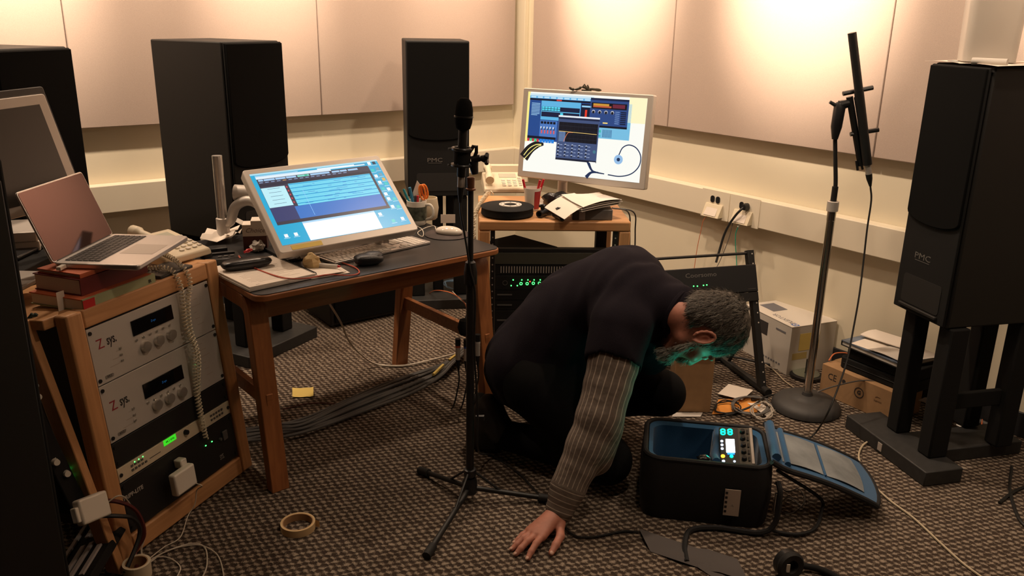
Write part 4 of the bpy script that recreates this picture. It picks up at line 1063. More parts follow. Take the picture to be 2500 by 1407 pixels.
# cloth and correction pen on the stack
q2 = dpt(772, 652, .01)
o = single(MB().cyl((0, 0, .008), (.075, -.012, .008), .0075, .006, 10), 'correction_pen', M_paper2, 'pale correction pen with a red tip on the loose papers', 'pen', loc=(0, 0, 0)); o.location = (q2.x, q2.y, DZ+.0092)
tip = MB().cyl((.0752, -.012, .008), (.084, -.0134, .008), .0045, .003, 8).build('red_tip', M_red, o)
cl = []
q3 = dpt(752, 654, .01)
mb = MB(); mb.ell((0, 0, 0), (.024, .016, .030), 10, 8)
r_ = random.Random(2); mb.v = [(v[0]*(1+r_.uniform(-.4, .4))*(1.2-v[2]*14), v[1]*(1+r_.uniform(-.4, .4)), v[2]+.030) for v in mb.v]
o = single(mb, 'yellow_cloth', mat('straw_cloth', (0.55, 0.40, 0.20), 0.9), 'crumpled straw coloured cloth beside the wire spiral', 'cloth', loc=(0, 0, 0), smooth=False); o.location = (q3.x+.01, q3.y+.01, DZ+.001)
# glasses case
q = dpt(603, 652, .02)
GMx = Matrix.Translation((q.x, q.y, DZ+.0165)) @ RZ(33)
gc = thing('glasses_case', 'long black glasses case lying on the spiral notebook', 'case', GMx)
sp_ = lambda v, e: math.copysign(abs(v)**e, v)
mb = MB(); mb.ell((0, 0, 0), (1, 1, 1), 32, 16)
mb.v = [(sp_(x, .62)*.082, sp_(y, .70)*.029*(1-.10*x), max(sp_(z, .75)*.017+.017, 0)) for x, y, z in mb.v]
mb.build('shell', mat('case_leather', (0.010, 0.010, 0.011), 0.28, bump=0.2, bscale=400), gc)
sm = [(sp_(math.cos(a), .62)*.0825, sp_(math.sin(a), .70)*.0294*(1-.10*math.cos(a)), .0175) for a in [2*math.pi*i/30 for i in range(30)]]
MB().tube(sm, .0010, 5, closed=True).build('seam', M_black, gc)
# red cord lying across notebook and desk
cable('red_cable', [dpt(583, 625, .046), dpt(590, 633, .044), dpt(625, 656, .019), dpt(690, 678, .019), dpt(745, 680, .019), dpt(800, 671, .012), dpt(850, 673, .005), dpt(876, 667, .003), dpt(868, 654, .003), dpt(830, 640, .003), dpt(790, 627, .004), dpt(750, 625, .012)], .0024, M_redcord, 'thin red cord lying in a long loop over the notebook and desk')
o = single(MB().tube(smooth_path([dpt(596, 616, .05), dpt(606, 612, .052), dpt(614, 610, .05)], 4), [.004]*3+[.007]*3+[.005]*3, 8), 'red_plug', M_red, 'small red plug behind the black glasses case', 'plug')

# ================================================================== far wooden rack with display on top
fo = Vector((-.134, 3.245, 0)); fx_ = Vector((1, .05, 0)).normalized(); fy_ = Vector((-fx_.y, fx_.x, 0))
FM = Matrix(((fx_.x, fy_.x, 0, fo.x), (fx_.y, fy_.y, 0, fo.y), (0, 0, 1, 0), (0, 0, 0, 1)))
FW, FZ, FD = .60, .737, .50
fr_ = thing('equipment_rack', 'wooden rack of black units with green lights, behind the kneeling man', 'rack', FM)
MB().b2((0, 0, 0), (.044, .05, FZ-.041)).build('frame_post', M_deskleg2 if 'M_deskleg2' in globals() else wood('oak_wood_up', (0.60, 0.32, 0.145), (0.48, 0.245, 0.10), 2), fr_, bevel=.004)
MB().b2((FW-.044, 0, 0), (FW, .05, FZ-.041)).build('frame_post', MATS['oak_wood_up'], fr_, bevel=.004)
for x in (0, FW-.044): MB().b2((x, FD-.05, 0), (x+.044, FD, FZ-.041)).build('frame_post', MATS['oak_wood_up'], fr_, bevel=.004)
MB().b2((0, 0, FZ-.040), (FW, .05, FZ)).build('front_rail', M_oakx, fr_, bevel=.006)
MB().b2((0, .0505, FZ-.025), (FW, FD, FZ-.001)).build('top_board', M_oakx, fr_, bevel=.002)
for x in (.046, FW-.066):
    rl = MB().b2((x, .012, .05), (x+.018, .03, FZ-.041)).build('mount_rail', M_black, fr_)
    for k in range(22): MB().cyl((x+.009, .012, .08+k*.028), (x+.009, .0105, .08+k*.028), .0032, n=8).build('hole', M_knob, rl)
MB().b2((FW-.112, .16, .06), (FW-.068, .20, FZ-.042)).build('rear_rail', M_black, fr_)
ux0, ux1 = .066, FW-.068
# thin top strip with a black wedge plate lying behind it, grey blank panel
MB().b2((ux0, .02, .606), (ux1, .05, .620)).build('top_strip', M_black, fr_, bevel=.001)
FMi = FM.inverted(); wp = [FMi @ Pz(px, py, .621) for px, py in ((1203, 606), (1362, 606), (1256, 573), (1203, 584))]
MB().prism([(max(v.x, ux0), max(v.y, .051)) for v in wp], .606, .621).build('wedge_plate', M_blackmat, fr_, smooth=False)
M_greyface = mat('grey_green_face', (0.060, 0.060, 0.046), 0.5)
MB().b2((ux0, .02, .556), (ux1, .05, .604)).build('blank_panel', M_greyface, fr_, bevel=.001)
u = MB().b2((ux0, .024, .510), (ux1, .22, .554)).build('vented_panel', M_black, fr_, bevel=.001)
for k in range(40): MB().b2((ux0+.022+k*.0107, .021, .519), (ux0+.026+k*.0107, .0238, .546)).build('vent_slat', M_alupaint, u)
u = MB().b2((ux0, .02, .448), (ux1, .42, .508)).build('meter_unit', M_black, fr_, bevel=.001)
def fz(px, py): p = Pp(px, py, FM @ Vector((0, .018, 0)), -fy_); q = FM.inverted() @ p; return q.x, q.z
for (px, py, m) in ((1253, 684, 0), (1274, 684, 0), (1289, 684, 0), (1304, 684, 0), (1319, 684, 0), (1335, 684, 0), (1248, 698, 0), (1263, 698, 0), (1294, 688, 1), (1272, 693, 2), (1287, 693, 2), (1302, 692, 2), (1317, 692, 2), (1332, 692, 2)):
    x, z = fz(px, py)
    if m == 2: MB().lathe([(.0042, 0), (.0062, 0), (.0062, .001), (.0042, .001)], 12, T(x, .0185, z) @ RX(90), close=True).build('lit_ring', M_led, u)
    else: MB().ell((x, .0195, z), (.0026, .002, .0026), 8, 5).build('red_light' if m else 'green_light', M_redled if m else M_led, u)
x, z = fz(1233, 691); MB().lathe([(.008, 0), (.0105, 0), (.0105, .0012), (.008, .0012)], 16, T(x, .0185, z) @ RX(90), close=True).build('dial_ring', M_greycable, u)
zz = .446
for k, hgt in enumerate((.044, .044, .088, .088, .088)):
    u = MB().b2((ux0, .022+.002*(k % 2), zz-hgt+.002), (ux1, .42, zz)).build('rack_unit', M_black, fr_, bevel=.001)
    MB().b2((ux0+.01, .0195, zz-hgt*.5), (ux0+.07, .0215, zz-hgt*.5+.006)).build('unit_label', M_greycable, u)
    zz -= hgt

# right hand display standing on that rack
kk = 1.075
rc = EYE+(Vector((.257, 3.255, 1.067))-EYE)*kk
rxv = Vector((.883, -.470, .004)).normalized(); ryv = Vector((.052, .108, .992))
RMx = frame(rc, rxv, ryv); W3, H3, SW3, SH3 = .533*kk, .345*kk, .488*kk, .307*kk
rd = thing('display', 'lit white framed display on the far rack showing a mixer window over white', 'display', RMx)
MB().prism(rrect(W3, H3, .006, 3, 0, .0), -.040, 0).build('bezel', M_bezel, rd, bevel=.003)
sc3 = MB().box((0, .006, .0003), (SW3, SH3, .0006)).build('screen', glowc(252, 252, 244), rd, smooth=False)
ui = UI(sc3, T(-SW3/2, SH3/2+.006, 0), SW3, SH3)
M_ = ui.rect
M_((255, 238, 140), 0, .0, .022, .62, 1); M_((255, 247, 200), .86, 0, 1, .30, 1)
M_((120, 190, 225), .60, .08, .885, .51, 1)
M_((36, 74, 140), .02, .04, .57, .60, 2); M_((205, 228, 240), .02, .018, .57, .045, 3); M_((100, 180, 230), .02, .045, .57, .075, 3)
for k in range(9): M_((190, 225, 245), .03+.058*k, .05, .075+.058*k, .07, 4)
M_((20, 24, 44), .02, .077, .57, .10, 3); M_((220, 60, 50), .255, .078, .30, .096, 4)
for k in range(9): M_((170, 215, 245), .04, .135+.018*k, .115-.02*(k == 8), .142+.018*k, 4)
M_((96, 180, 226), .125, .10, .465, .335, 3); M_((24, 30, 60), .13, .115+.055, .46, .225, 4); M_((24, 30, 60), .13, .235, .46, .295, 4)
for k in range(6): M_((86, 214, 240), .133+.027*k, .172, .156+.027*k, .192, 5); M_((86, 214, 240), .133+.027*k, .198, .156+.027*k, .218, 5)
M_((86, 214, 240), .295, .24, .32, .265, 5)
M_((76, 120, 190), .125, .345, .275, .545, 3)
for k in range(5):
    M_((14, 18, 34), .132+.027*k, .355, .153+.027*k, .385, 4); M_((22, 30, 60), .140+.027*k, .43, .147+.027*k, .47, 4); M_((225, 90, 90), .139+.027*k, .462, .150+.027*k, .505, 5); M_((235, 240, 250), .132+.027*k, .42, .141+.027*k, .445, 5)
M_((16, 20, 36), .02, .545, .27, .575, 4)
for k in range(5): M_((200, 50, 60) if k % 2 == 0 else (70, 200, 130), .022+.021*k, .578, .041+.021*k, .615, 4); M_((40, 130, 220), .132+.026*k, .575, .155+.026*k, .62, 4)
M_((20, 26, 50), .47, .11, .56, .34, 4); M_((150, 205, 240), .475, .13, .555, .15, 5); M_((232, 60, 40), .505, .18, .522, .33, 5)
M_((44, 72, 130), .545, .03, .86, .38, 5); M_((24, 34, 66), .545, .03, .86, .055, 6); M_((16, 16, 26), .555, .085, .845, .155, 6)
M_((205, 150, 60), .57, .095, .70, .12, 7); M_((190, 90, 60), .57, .12, .72, .14, 7); M_((110, 40, 60), .73, .095, .83, .14, 7)
for k in range(4): ui.disc((200, 200, 205), .575+.052*k, .195, .014, 6); ui.disc((20, 24, 36), .575+.052*k, .20, .011, 7)
for k in range(7): M_((130, 160, 210), .755, .18+.023*k, .79, .187+.023*k, 6); M_((20, 28, 52), .80, .178+.023*k, .845, .192+.023*k, 6)
M_((255, 250, 200), .60, .315, .635, .33, 7); M_((245, 215, 120), .66, .315, .70, .33, 7); M_((16, 20, 36), .545, .355, .86, .38, 6)
for k in range(8): M_((30, 60, 120), .665+.010*k, .40, .669+.010*k, .495, 3)
M_((60, 190, 170), .63, .41, .65, .44, 3); M_((60, 180, 190), .625, .47, .65, .49, 3)
M_((66, 82, 122), .285, .28, .635, .815, 8); M_((235, 240, 246), .285, .265, .635, .285, 9); M_((30, 38, 66), .285, .287, .635, .31, 9)
M_((18, 20, 30), .295, .345, .625, .585, 9)
for k in range(4): M_((52, 56, 72), .295, .39+.05*k, .625, .392+.05*k, 10)
for k in range(9): M_((44, 48, 62), .33+.033*k, .345, .331+.033*k, .585, 10)
M_((96, 120, 160), .298, .462, .355, .585, 10)
ui.strip((235, 200, 120), [(.297, .46), (.40, .462), (.62, .468)], .004, 11); ui.strip((230, 130, 90), [(.345, .585), (.36, .52), (.38, .472), (.42, .465)], .004, 11)
for r_ in range(4):
    for c_ in range(5): ui.disc((205, 215, 235), .302+.06*c_, .625+.043*r_, .0085, 9, 10); ui.disc((30, 38, 60), .302+.06*c_, .632+.043*r_, .0080, 10, 10); M_((150, 165, 200), .316+.06*c_, .622+.043*r_, .336+.06*c_, .630+.043*r_, 9)
ui.disc((70, 120, 140), .612, .68, .013, 9); M_((24, 30, 50), .285, .79, .635, .815, 9); M_((250, 250, 250), .575, .805, .63, .815, 10)
ui.strip((22, 22, 26), [(.0, .83), (.05, .72), (.11, .655), (.17, .64)], [.085, .075, .06, .02], 1)
ui.strip((250, 235, 140), [(.0, .80), (.045, .71), (.10, .655), (.15, .645)], .007, 2); ui.strip((250, 235, 140), [(.0, .86), (.055, .76), (.11, .68), (.15, .655)], .006, 2)
ui.strip((30, 48, 84), [(.56, .79), (.60, .90), (.64, .925), (.71, .935)], [.026, .016, .012, .008], 1); ui.strip((30, 48, 84), [(.56, 1.0), (.60, .935), (.66, .925)], [.03, .018, .010], 2)
ui.strip((30, 48, 84), [(.74, .94), (.84, .945), (.93, .90), (.985, .80), (.99, .68), (.95, .59), (.89, .56), (.84, .60), (.815, .69)], .0085, 1)
ui.disc((150, 190, 230), .815, .745, .036, 3, 24); ui.disc((36, 52, 86), .815, .745, .014, 4, 16)
ui.done(st=1.0)
ftc = FM @ Vector((.36, .33, FZ))
MB().b2((-.11, -.085, .0005), (.11, .085, .010), Matrix.Translation(ftc) @ RZ(-28)).build('stand_foot', M_alupaint, rd, world=True, bevel=.003)
MB().tube([ftc+Vector((0, .03, .01)), ftc+Vector((.0, .03, .10)), RMx @ Vector((0, -.08, -.041))], .022, 10).build('stand_neck', M_alupaint, rd, world=True)
# small dark winged figurine on top of the display: generic twisted ornament
oc = RMx @ Vector((-.012*kk, H3/2+.001, -.018))
og = thing('ornament', 'small dark twisted ornament on top of the white framed display', 'ornament', oc)
dk = mat('dark_bronze', (0.035, 0.03, 0.015), 0.5)
MB().tube(smooth_path([(-.066, 0, .014), (-.052, 0, .006), (-.03, 0, .008), (-.012, .0, .016), (.01, 0, .010), (.04, 0, .007), (.066, 0, .004)], 5), [.002, .004, .005, .005, .005, .006, .006]*4+[.006, .004, .002], 7).build('body', dk, og)
MB().tube([(-.012, 0, .014), (-.004, 0, .026), (.004, .0, .016), (.008, 0, .024), (.014, 0, .012)], .0035, 6).build('crest', dk, og)
MB().b2((-.015, -.008, 0.0), (.025, .008, .006)).build('foot', dk, og)

# things on the far rack top
def ft(px, py, z=0.0): return Pz(px, py, FZ+z)
q = ft(1232, 470)
desk_phone('telephone', 'cream desk telephone with a coiled cord beside the white framed display', Matrix.Translation((q.x-.01, q.y+.08, FZ+.001)) @ RZ(6), .19, .21)
bkx = Matrix.Translation((q.x+.0, q.y+.25, FZ+.001)) @ RZ(6)
spk = thing('desk_device', 'cream device with a row of marks standing behind the far telephone', 'device', bkx)
MB().hexa([(-.10, -.025, 0), (.11, -.025, 0), (.11, .025, 0), (-.10, .025, 0)], [(-.085, -.005, .085), (.10, -.005, .085), (.10, .02, .085), (-.085, .02, .085)]).build('body', M_cream, spk, bevel=.006)
for k in range(7): MB().b2((-.07+.024*k, -.0075, .060), (-.067+.024*k, -.003, .070)).build('mark', M_ink, spk)
MB().b2((-.0, -.0065, .073), (.05, -.001, .079)).build('maker_mark', mat('gold_mark', (0.25, 0.18, 0.05), 0.5), spk)
coilp = [ft(1200, 470, .03), ft(1180, 478, .03), ft(1163, 492, .02), Pz(1158, 505, .70), Pz(1150, 520, .64), Pz(1154, 535, .63)]
coilp = [ft(1203, 470, .032), ft(1188, 476, .028), FM @ Vector((-.012, .10, FZ+.012)), FM @ Vector((-.022, .09, FZ-.05)), FM @ Vector((-.02, .09, FZ-.10)), FM @ Vector((-.022, .13, FZ-.06)), FM @ Vector((-.02, .16, FZ-.02))]
o = single(MB().tube(coil(coilp, .0075, 34), .0027, 5), 'phone_cord', M_cream, 'cream coiled cord hanging off the left end of the far rack', 'cord')
# round black case with a pale flange ring
q = ft(1226, 520)
rl_ = thing('round_case', 'round black case with a pale perforated ring, beside the far telephone', 'case', (FM @ Vector((.115, .115, FZ+.0008))))
MB().lathe([(.001, 0), (.098, 0), (.106, .006), (.104, .030), (.108, .034), (.104, .037), (.001, .037)], 40).build('body', M_blackmat, rl_)
MB().lathe([(.026, .0375), (.046, .0375), (.046, .041), (.026, .041)], 32, T(.012, .01, 0), close=True).build('flange_ring', M_paper2, rl_)
for k in range(8):
    a = 2*math.pi*k/8; MB().cyl((.012+.037*math.cos(a), .01+.037*math.sin(a), .0411), (.012+.037*math.cos(a), .01+.037*math.sin(a), .0416), .0032, n=8).build('bolt_hole', M_black, rl_)
# pen cup with red pens
q = FM @ Vector((.222, .215, FZ+.0008))
pc = thing('pen_cup', 'white and red paper cup holding red pens on the far rack', 'cup', q)
MB().lathe([(.001, 0), (.028, 0), (.035, .092), (.0335, .092), (.0265, .003), (.001, .003)], 28).build('cup', M_white, pc)
pts = [];
mb = MB()
for i in range(9):
    a = math.radians(-75+i*14)
    for z in (.006, .080): pts.append(((.0287+.0067*z/.092*1.02+.0003)*math.cos(a), (.0287+.0067*z/.092*1.02+.0003)*math.sin(a), z))
mb.add(pts, [(2*i, 2*i+2, 2*i+3, 2*i+1) for i in range(8)]); mb.build('red_panel', mat('cup_red', (0.35, 0.03, 0.03), 0.5), pc)
for k, (dx, dy, hx, hy, lb) in enumerate(((-.012, 0, -.040, .0, 'red pen leaning left in the paper cup'), (.006, -.005, .030, -.012, 'red pen leaning right in the paper cup, nearer'), (.010, .008, .046, .012, 'red pen leaning furthest right in the paper cup'))):
    o = single(MB().cyl(q+Vector((dx, dy, .006)), q+Vector((hx, hy, .125)), .0052, n=10), 'pen', M_red, lb, 'pen', group='red pens in the paper cup')
# black mic clips and a bag behind them
def blob(name, c, r, m, label, cat, seed, rot=0, jig=.25):
    r_ = random.Random(seed); mb = MB(); mb.ell((0, 0, 0), r, 14, 9); mb.v = [tuple(Vector(v)*(1+r_.uniform(-jig, jig)*.5)) for v in mb.v]
    zm = min(v[2] for v in mb.v); mb.v = [(v[0], v[1], max(v[2], zm*.8)-zm*.8) for v in mb.v]
    o = single(mb, name, m, label, cat, loc=(0, 0, 0)); o.location = c; o.rotation_euler = (0, 0, math.radians(rot)); return o
blob('plastic_bag', FM @ Vector((.345, .235, FZ+.0008)), (.085, .030, .038), mat('shiny_black', (0.01, 0.01, 0.011), 0.22, bump=0.8, bscale=60), 'crumpled shiny black plastic bag behind the red pens', 'bag', 4, -25)
mcg = 'microphone clips on the far rack'
for k, (x, y, a, lb) in enumerate(((.255, .085, 60, 'black microphone clip nearest the pen cup'), (.300, .120, 10, 'black microphone clip in the middle of the far rack top'), (.315, .030, -70, 'black microphone clip overhanging the front rail of the far rack'))):
    Mx = FM @ T(x, y, FZ+.0008) @ RZ(a)
    c_ = thing('microphone_clip', lb, 'clip', Mx, mcg)
    pr = MB()
    MB().lathe([(.010, -.03), (.0145, -.03), (.013, .035), (.009, .035)], 14, T(0, 0, .0146) @ RY(90), close=True).build('holder', M_blackplastic, c_)
    MB().b2((-.008, -.006, .0285), (.010, .006, .050)).build('hinge', M_blackplastic, c_, bevel=.002)
    MB().cyl((0, -.012, .042), (0, .014, .042), .007, n=10).build('screw_knob', M_blackplastic, c_)
# papers sliding off a grey box
gb = FM @ Vector((.455, .10, FZ+.0008))
gbt = thing('grey_box', 'grey metal box with a pale band at the right end of the far rack top', 'box', Matrix.Translation(gb) @ RZ(2))
MB().b2((-.085, -.075, 0), (.075, .09, .042)).build('body', mat('grey_metal', (0.12, 0.115, 0.11), 0.5), gbt, bevel=.003)
MB().b2((-.058, -.0765, .001), (-.034, -.0752, .041)).build('pale_band', M_alupaint, gbt)
pm = Matrix.Translation(FM @ Vector((.452, .070, FZ+.044))) @ RZ(32)
pst = thing('paper_stack', 'curling stack of white papers leaning over the grey box below the white framed display', 'papers', pm)
for k in range(9):
    g = []
    for i in range(8):
        row = []
        for j in range(5):
            u_, v_ = i/7, j/4
            row.append((-.10+.19*u_+.004*((k*5) % 3), -.07+.15*v_+.004*((k*7) % 4), .0022*k+.004+.012*u_+(.010*math.sin(u_*3.0+v_*2) if k == 8 else .002*math.sin(u_*3))+(.035*max(0, v_-.6) if k == 8 else 0)))
        g.append(row)
    MB().sheet(g, .0009).build('sheet', M_paper if k in (8, 6, 3) else M_paper2, pst)
g = [[(-.165+.13*i/5, -.045+.14*j/4-.02*i/5, .026-.050*(1-i/5)**2+.02*(j/4)) for j in range(5)] for i in range(6)]
MB().sheet(g, .0009).build('sheet', M_paper, pst)
# cords running down the right end of the far rack
for k, (dx, lb) in enumerate(((0, 'black cord hanging down the right end of the far rack, inner one'), (.022, 'black cord hanging down the right end of the far rack, outer one'))):
    cable('hanging_cable', [FM @ Vector((FW-.06, .12, FZ+.03)), FM @ Vector((FW+.004+dx, .10, FZ+.018)), FM @ Vector((FW+.014+dx, .09, FZ-.06)), FM @ Vector((FW+.016+dx, .08, FZ-.20)), FM @ Vector((FW+.014+dx, .09, FZ-.45)), FM @ Vector((FW+.03+dx, .10, .006))], .003, M_blackcable, lb)
# ================================================================== front microphone stand
ms0 = Pz(1147, 1222)
mst = thing('microphone_stand', 'black tripod microphone stand in front of the desk corner, holding a black microphone', 'microphone stand', (ms0.x, ms0.y, 0))
ztop = 1.045
MB().cyl((0, 0, .035), (0, 0, .765), .0125, n=16).build('lower_tube', M_black, mst)
MB().cyl((0, 0, .75), (0, 0, ztop), .0085, n=14).build('upper_tube', M_black, mst)
MB().lathe([(.0127, .735), (.019, .738), (.020, .775), (.015, .805), (.0087, .81)], 18).build('clutch', M_blackplastic, mst)
MB().lathe([(.0127, .03), (.024, .032), (.024, .07), (.018, .085), (.0127, .086)], 18).build('hub', M_blackplastic, mst)
MB().tube([(.018, -.002, .30), (.045, -.006, .30)], [.006, .010], 8).build('wing_screw', M_blackplastic, mst)
MB().lathe([(.0087, 1.02), (.0150, 1.022), (.0150, 1.026), (.011, 1.028), (.0115, 1.058), (.008, 1.06)], 16).build('brass_adapter', mat('copper_brown', (0.16, 0.065, 0.03), 0.4, 0.4), mst)
for (px, py, rb) in ((1030, 1150, 1), (1340, 1218, 1), (1045, 1352, 1)):
    e = Pz(px, py, .014)-Vector((ms0.x, ms0.y, 0)); dr = Vector((e.x, e.y, 0)).normalized()
    s_ = dr*.022+Vector((0, 0, .045))
    lg = MB().tube([s_, e], .0085, 10).build('leg', M_black, mst)
    MB().tube([e-(e-s_).normalized()*.035, e+(e-s_).normalized()*.012], .0135, 10).build('rubber_foot', M_rubber, lg)
    MB().tube([dr*.016+Vector((0, 0, .105)), s_.lerp(e, .33)+Vector((0, 0, .004))], .004, 6).build('brace', M_black, mst)
MB().lathe([(.0127, .09), (.020, .092), (.020, .115), (.0127, .117)], 16).build('brace_collar', M_blackplastic, mst)
# shock mount with knob and the microphone
yv_ = ms0.y
def mp0(px, py, dy=0.0): return Py(px, py, yv_+dy)
mt_, mb_ = mp0(1134, 238), mp0(1126, 432)
sh = thing('shock_mount', 'black elastic shock mount with a star knob on top of the front stand', 'shock mount', (ms0.x, ms0.y, 1.06))
MB().tube([mp0(1160, 425), mp0(1157, 408), mp0(1158, 395)], [.010, .013, .012], 12).build('swivel', M_blackplastic, sh, world=True)
MB().tube([mp0(1150, 390), mp0(1172, 386)], .010, 10).build('pivot', M_blackplastic, sh, world=True)
kn = MB().tube([mp0(1172, 386), mp0(1186, 388)], [.007, .013], 10).build('star_knob', M_blackplastic, sh, world=True)
for k in range(4):
    a = math.pi/4+k*math.pi/2; c = mp0(1187, 388); MB().tube([c, c+Vector((.002, math.cos(a)*.018, math.sin(a)*.018))], [.007, .006], 6).build('knob_arm', M_blackplastic, kn, world=True)
MB().tube([mp0(1146, 372), mp0(1156, 357), mp0(1163, 357), mp0(1163, 372), mp0(1156, 390)], .0055, 8).build('bracket', M_blackplastic, sh, world=True)
ax = (mt_-mb_).normalized()
for (py, r_) in ((362, .028), (402, .028)):
    f_ = (py-238)/(432-238); c = mt_.lerp(mb_, f_); u_ = ax.orthogonal().normalized(); w_ = ax.cross(u_)
    MB().tube([c+(u_*math.cos(t)+w_*math.sin(t))*r_ for t in [2*math.pi*i/20 for i in range(20)]], .0045, 7, closed=True).build('mount_ring', M_blackplastic, sh, world=True)
    MB().tube([c+Vector((-.026, 0, .0)), c+Vector((-.040, -.004, .0))], [.004, .003], 6).build('band_peg', M_greycable, sh, world=True)
MB().tube([mt_.lerp(mb_, (362-238)/194)+ax*-.006, mt_.lerp(mb_, (402-238)/194)+ax*.006], .0245, 18).build('sleeve', M_blackmat, sh, world=True)
mic = thing('microphone', 'black microphone with a foam windscreen, upright on the front stand', 'microphone', mb_)
wsp = []; AXM = frame(mb_, ax.orthogonal(), ax.cross(ax.orthogonal()).cross(ax) if False else ax.cross(ax.orthogonal()))
L_ = (mt_-mb_).length
MB().lathe([(.0001, L_), (.012, L_-.002), (.021, L_-.012), (.0255, L_-.035), (.0262, L_-.050), (.0245, L_-.070), (.0200, L_-.086), (.0140, L_-.090), (.0001, L_-.091)][::-1], 24, AXM).build('windscreen', M_grille, mic, world=True)
MB().lathe([(.0245, L_-.056), (.0272, L_-.055), (.0272, L_-.051), (.0258, L_-.050)], 24, AXM, close=True).build('windscreen_band', M_blackplastic, mic, world=True)
MB().lathe([(.011, -.0), (.0125, .004), (.0135, L_-.092), (.011, L_-.0895)], 18, AXM).build('body', M_black, mic, world=True)
MB().lathe([(.0098, -.030), (.0105, -.029), (.0105, -.0005), (.009, -.0002)], 16, AXM).build('connector', M_alupaint, mic, world=True)
MB().lathe([(.004, -.075), (.0085, -.050), (.0100, -.0305), (.009, -.0302)], 14, AXM).build('connector_boot', M_black, mic, world=True)
cable('microphone_cable', [AXM @ Vector((0, 0, -.07)), mp0(1125, 520, -.01), mp0(1132, 560, -.015), mp0(1142, 620, -.018), mp0(1148, 660, -.020), mp0(1160, 720, -.020), mp0(1158, 850, -.020), mp0(1166, 1000, -.022), mp0(1168, 1100, -.02), Pz(1200, 1112, .02), Pz(1265, 1155, .006), Pz(1330, 1225, .006), Pz(1390, 1300, .006), Pz(1440, 1312, .006), Pz(1520, 1298, .006), Pz(1560, 1300, .006)], .0032, M_blackcable, 'black cable running down the front microphone stand and along the carpet')

# ================================================================== right microphone stand with shotgun microphone
m2 = Pz(1966, 1004)
m2 = Vector((1.205, 3.158, 0))
st2 = thing('microphone_stand', 'chrome microphone stand on a round cast base with a long black microphone', 'microphone stand', m2)
MB().lathe([(.001, .0), (.130, .0), (.136, .006), (.134, .022), (.118, .040), (.075, .052), (.060, .054), (.057, .057), (.022, .062), (.018, .075), (.001, .076)], 48).build('round_base', mat('cast_iron', (0.035, 0.033, 0.032), 0.6, bump=0.15, bscale=60), st2)
def top_at(px, py): 
    d = ray(px, py); n = Vector((m2.x, m2.y)); t = (Vector((d.x, d.y)).dot(n))/(d.x*d.x+d.y*d.y); return EYE+d*t
zc = top_at(2024, 490).z
MB().cyl((0, 0, .070), (0, 0, zc), .0155, n=20).build('lower_tube', M_chrome, st2)
MB().lathe([(.0157, zc-.075), (.0165, zc-.074), (.0165, zc-.005), (.0155, zc), (.012, zc+.001)], 18, T(0, 0, .0)).build('chrome_clutch', M_chrome, st2)
MB().lathe([(.0157, zc-.04), (.0215, zc-.038), (.0215, zc-.002), (.017, zc)], 18).build('clutch_sleeve', M_alupaint, st2)
zg = top_at(2037, 290).z
dxg = (top_at(2037, 290)-Vector((m2.x, m2.y, zg))); dxg.z = 0
gpts = [Vector((0, 0, zc)), Vector((0, 0, zc+.06)), dxg*.35+Vector((0, 0, (zc+zg)/2)), dxg*.8+Vector((0, 0, zg-.04)), dxg+Vector((0, 0, zg))]
MB().tube(smooth_path(gpts, 6), .0078, 10).build('gooseneck', M_black, st2)
MB().cyl((0, 0, zc), (0, 0, zc+.055), .0115, n=14).build('upper_collar', M_black, st2)
def m2p(px, py, dy=0.0): return Py(px, py, m2.y+dy)
cl2 = thing('shock_mount', 'black microphone clip and long shock mount on top of the chrome stand', 'shock mount', m2+dxg+Vector((0, 0, zg)))
MB().tube([m2p(2038, 340), m2p(2042, 310), m2p(2050, 262), m2p(2052, 250)], [.011, .020, .021, .014], 12).build('clip_body', M_blackplastic, cl2, world=True)
MB().tube([m2p(2048, 262), m2p(2026, 249)], [.008, .006], 8).build('lever', M_blackplastic, cl2, world=True)
MB().tube([m2p(2050, 258), m2p(2072, 252)], [.019, .014], 10).build('swivel', M_blackplastic, cl2, world=True)
MB().tube([m2p(2036, 330), m2p(2034, 312), m2p(2040, 300)], .006, 7).build('loop', M_blackplastic, cl2, world=True)
r0_, r1_ = m2p(2074, 236), m2p(2102, 404)
ax2 = (m2p(2080, 78)-m2p(2122, 408)).normalized()
MB().tube([r0_, r1_], .0125, 8).build('mount_rail', M_blackplastic, cl2, world=True)
MB().tube([r0_+Vector((.018, -.010, 0)), r1_+Vector((.016, -.010, 0))], .006, 6).build('side_rail', M_blackplastic, cl2, world=True)
for (q0, q1) in (((2058, 229), (2131, 214)), ((2076, 328), (2145, 317))):
    MB().tube([m2p(*q0), m2p(*q1)], .0085, 8).build('cradle_bar', M_blackplastic, cl2, world=True)
for (q0, q1) in (((2091, 392), (2094, 416)), ((2103, 400), (2106, 414))):
    MB().tube([m2p(*q0), m2p(*q1)], [.005, .0045], 7).build('peg', M_blackplastic, cl2, world=True)
sg = thing('shotgun_microphone', 'long black shotgun microphone pointing up on the chrome stand', 'microphone', m2p(2122, 408, -.02))
a_, b_ = m2p(2080, 80, -.022), m2p(2118, 402, -.022)
tb = MB().tube([a_, a_.lerp(b_, .42)], .0150, 18).build('interference_tube', M_black, sg, world=True)
for k in range(10):
    f_ = .05+k*.036; c = a_.lerp(b_, f_); MB().tube([c+Vector((0, -.0152, 0)), a_.lerp(b_, f_+.022)+Vector((0, -.0152, 0))], .0012, 5).build('slot', M_rubber, tb, world=True)
MB().tube([a_.lerp(b_, .421), b_], .0165, 18).build('body', M_black, sg, world=True)
c_ = m2p(2121, 425, -.022); d__ = m2p(2125, 455, -.022)
MB().tube([b_, c_], .0115, 14).build('connector', M_alupaint, sg, world=True)
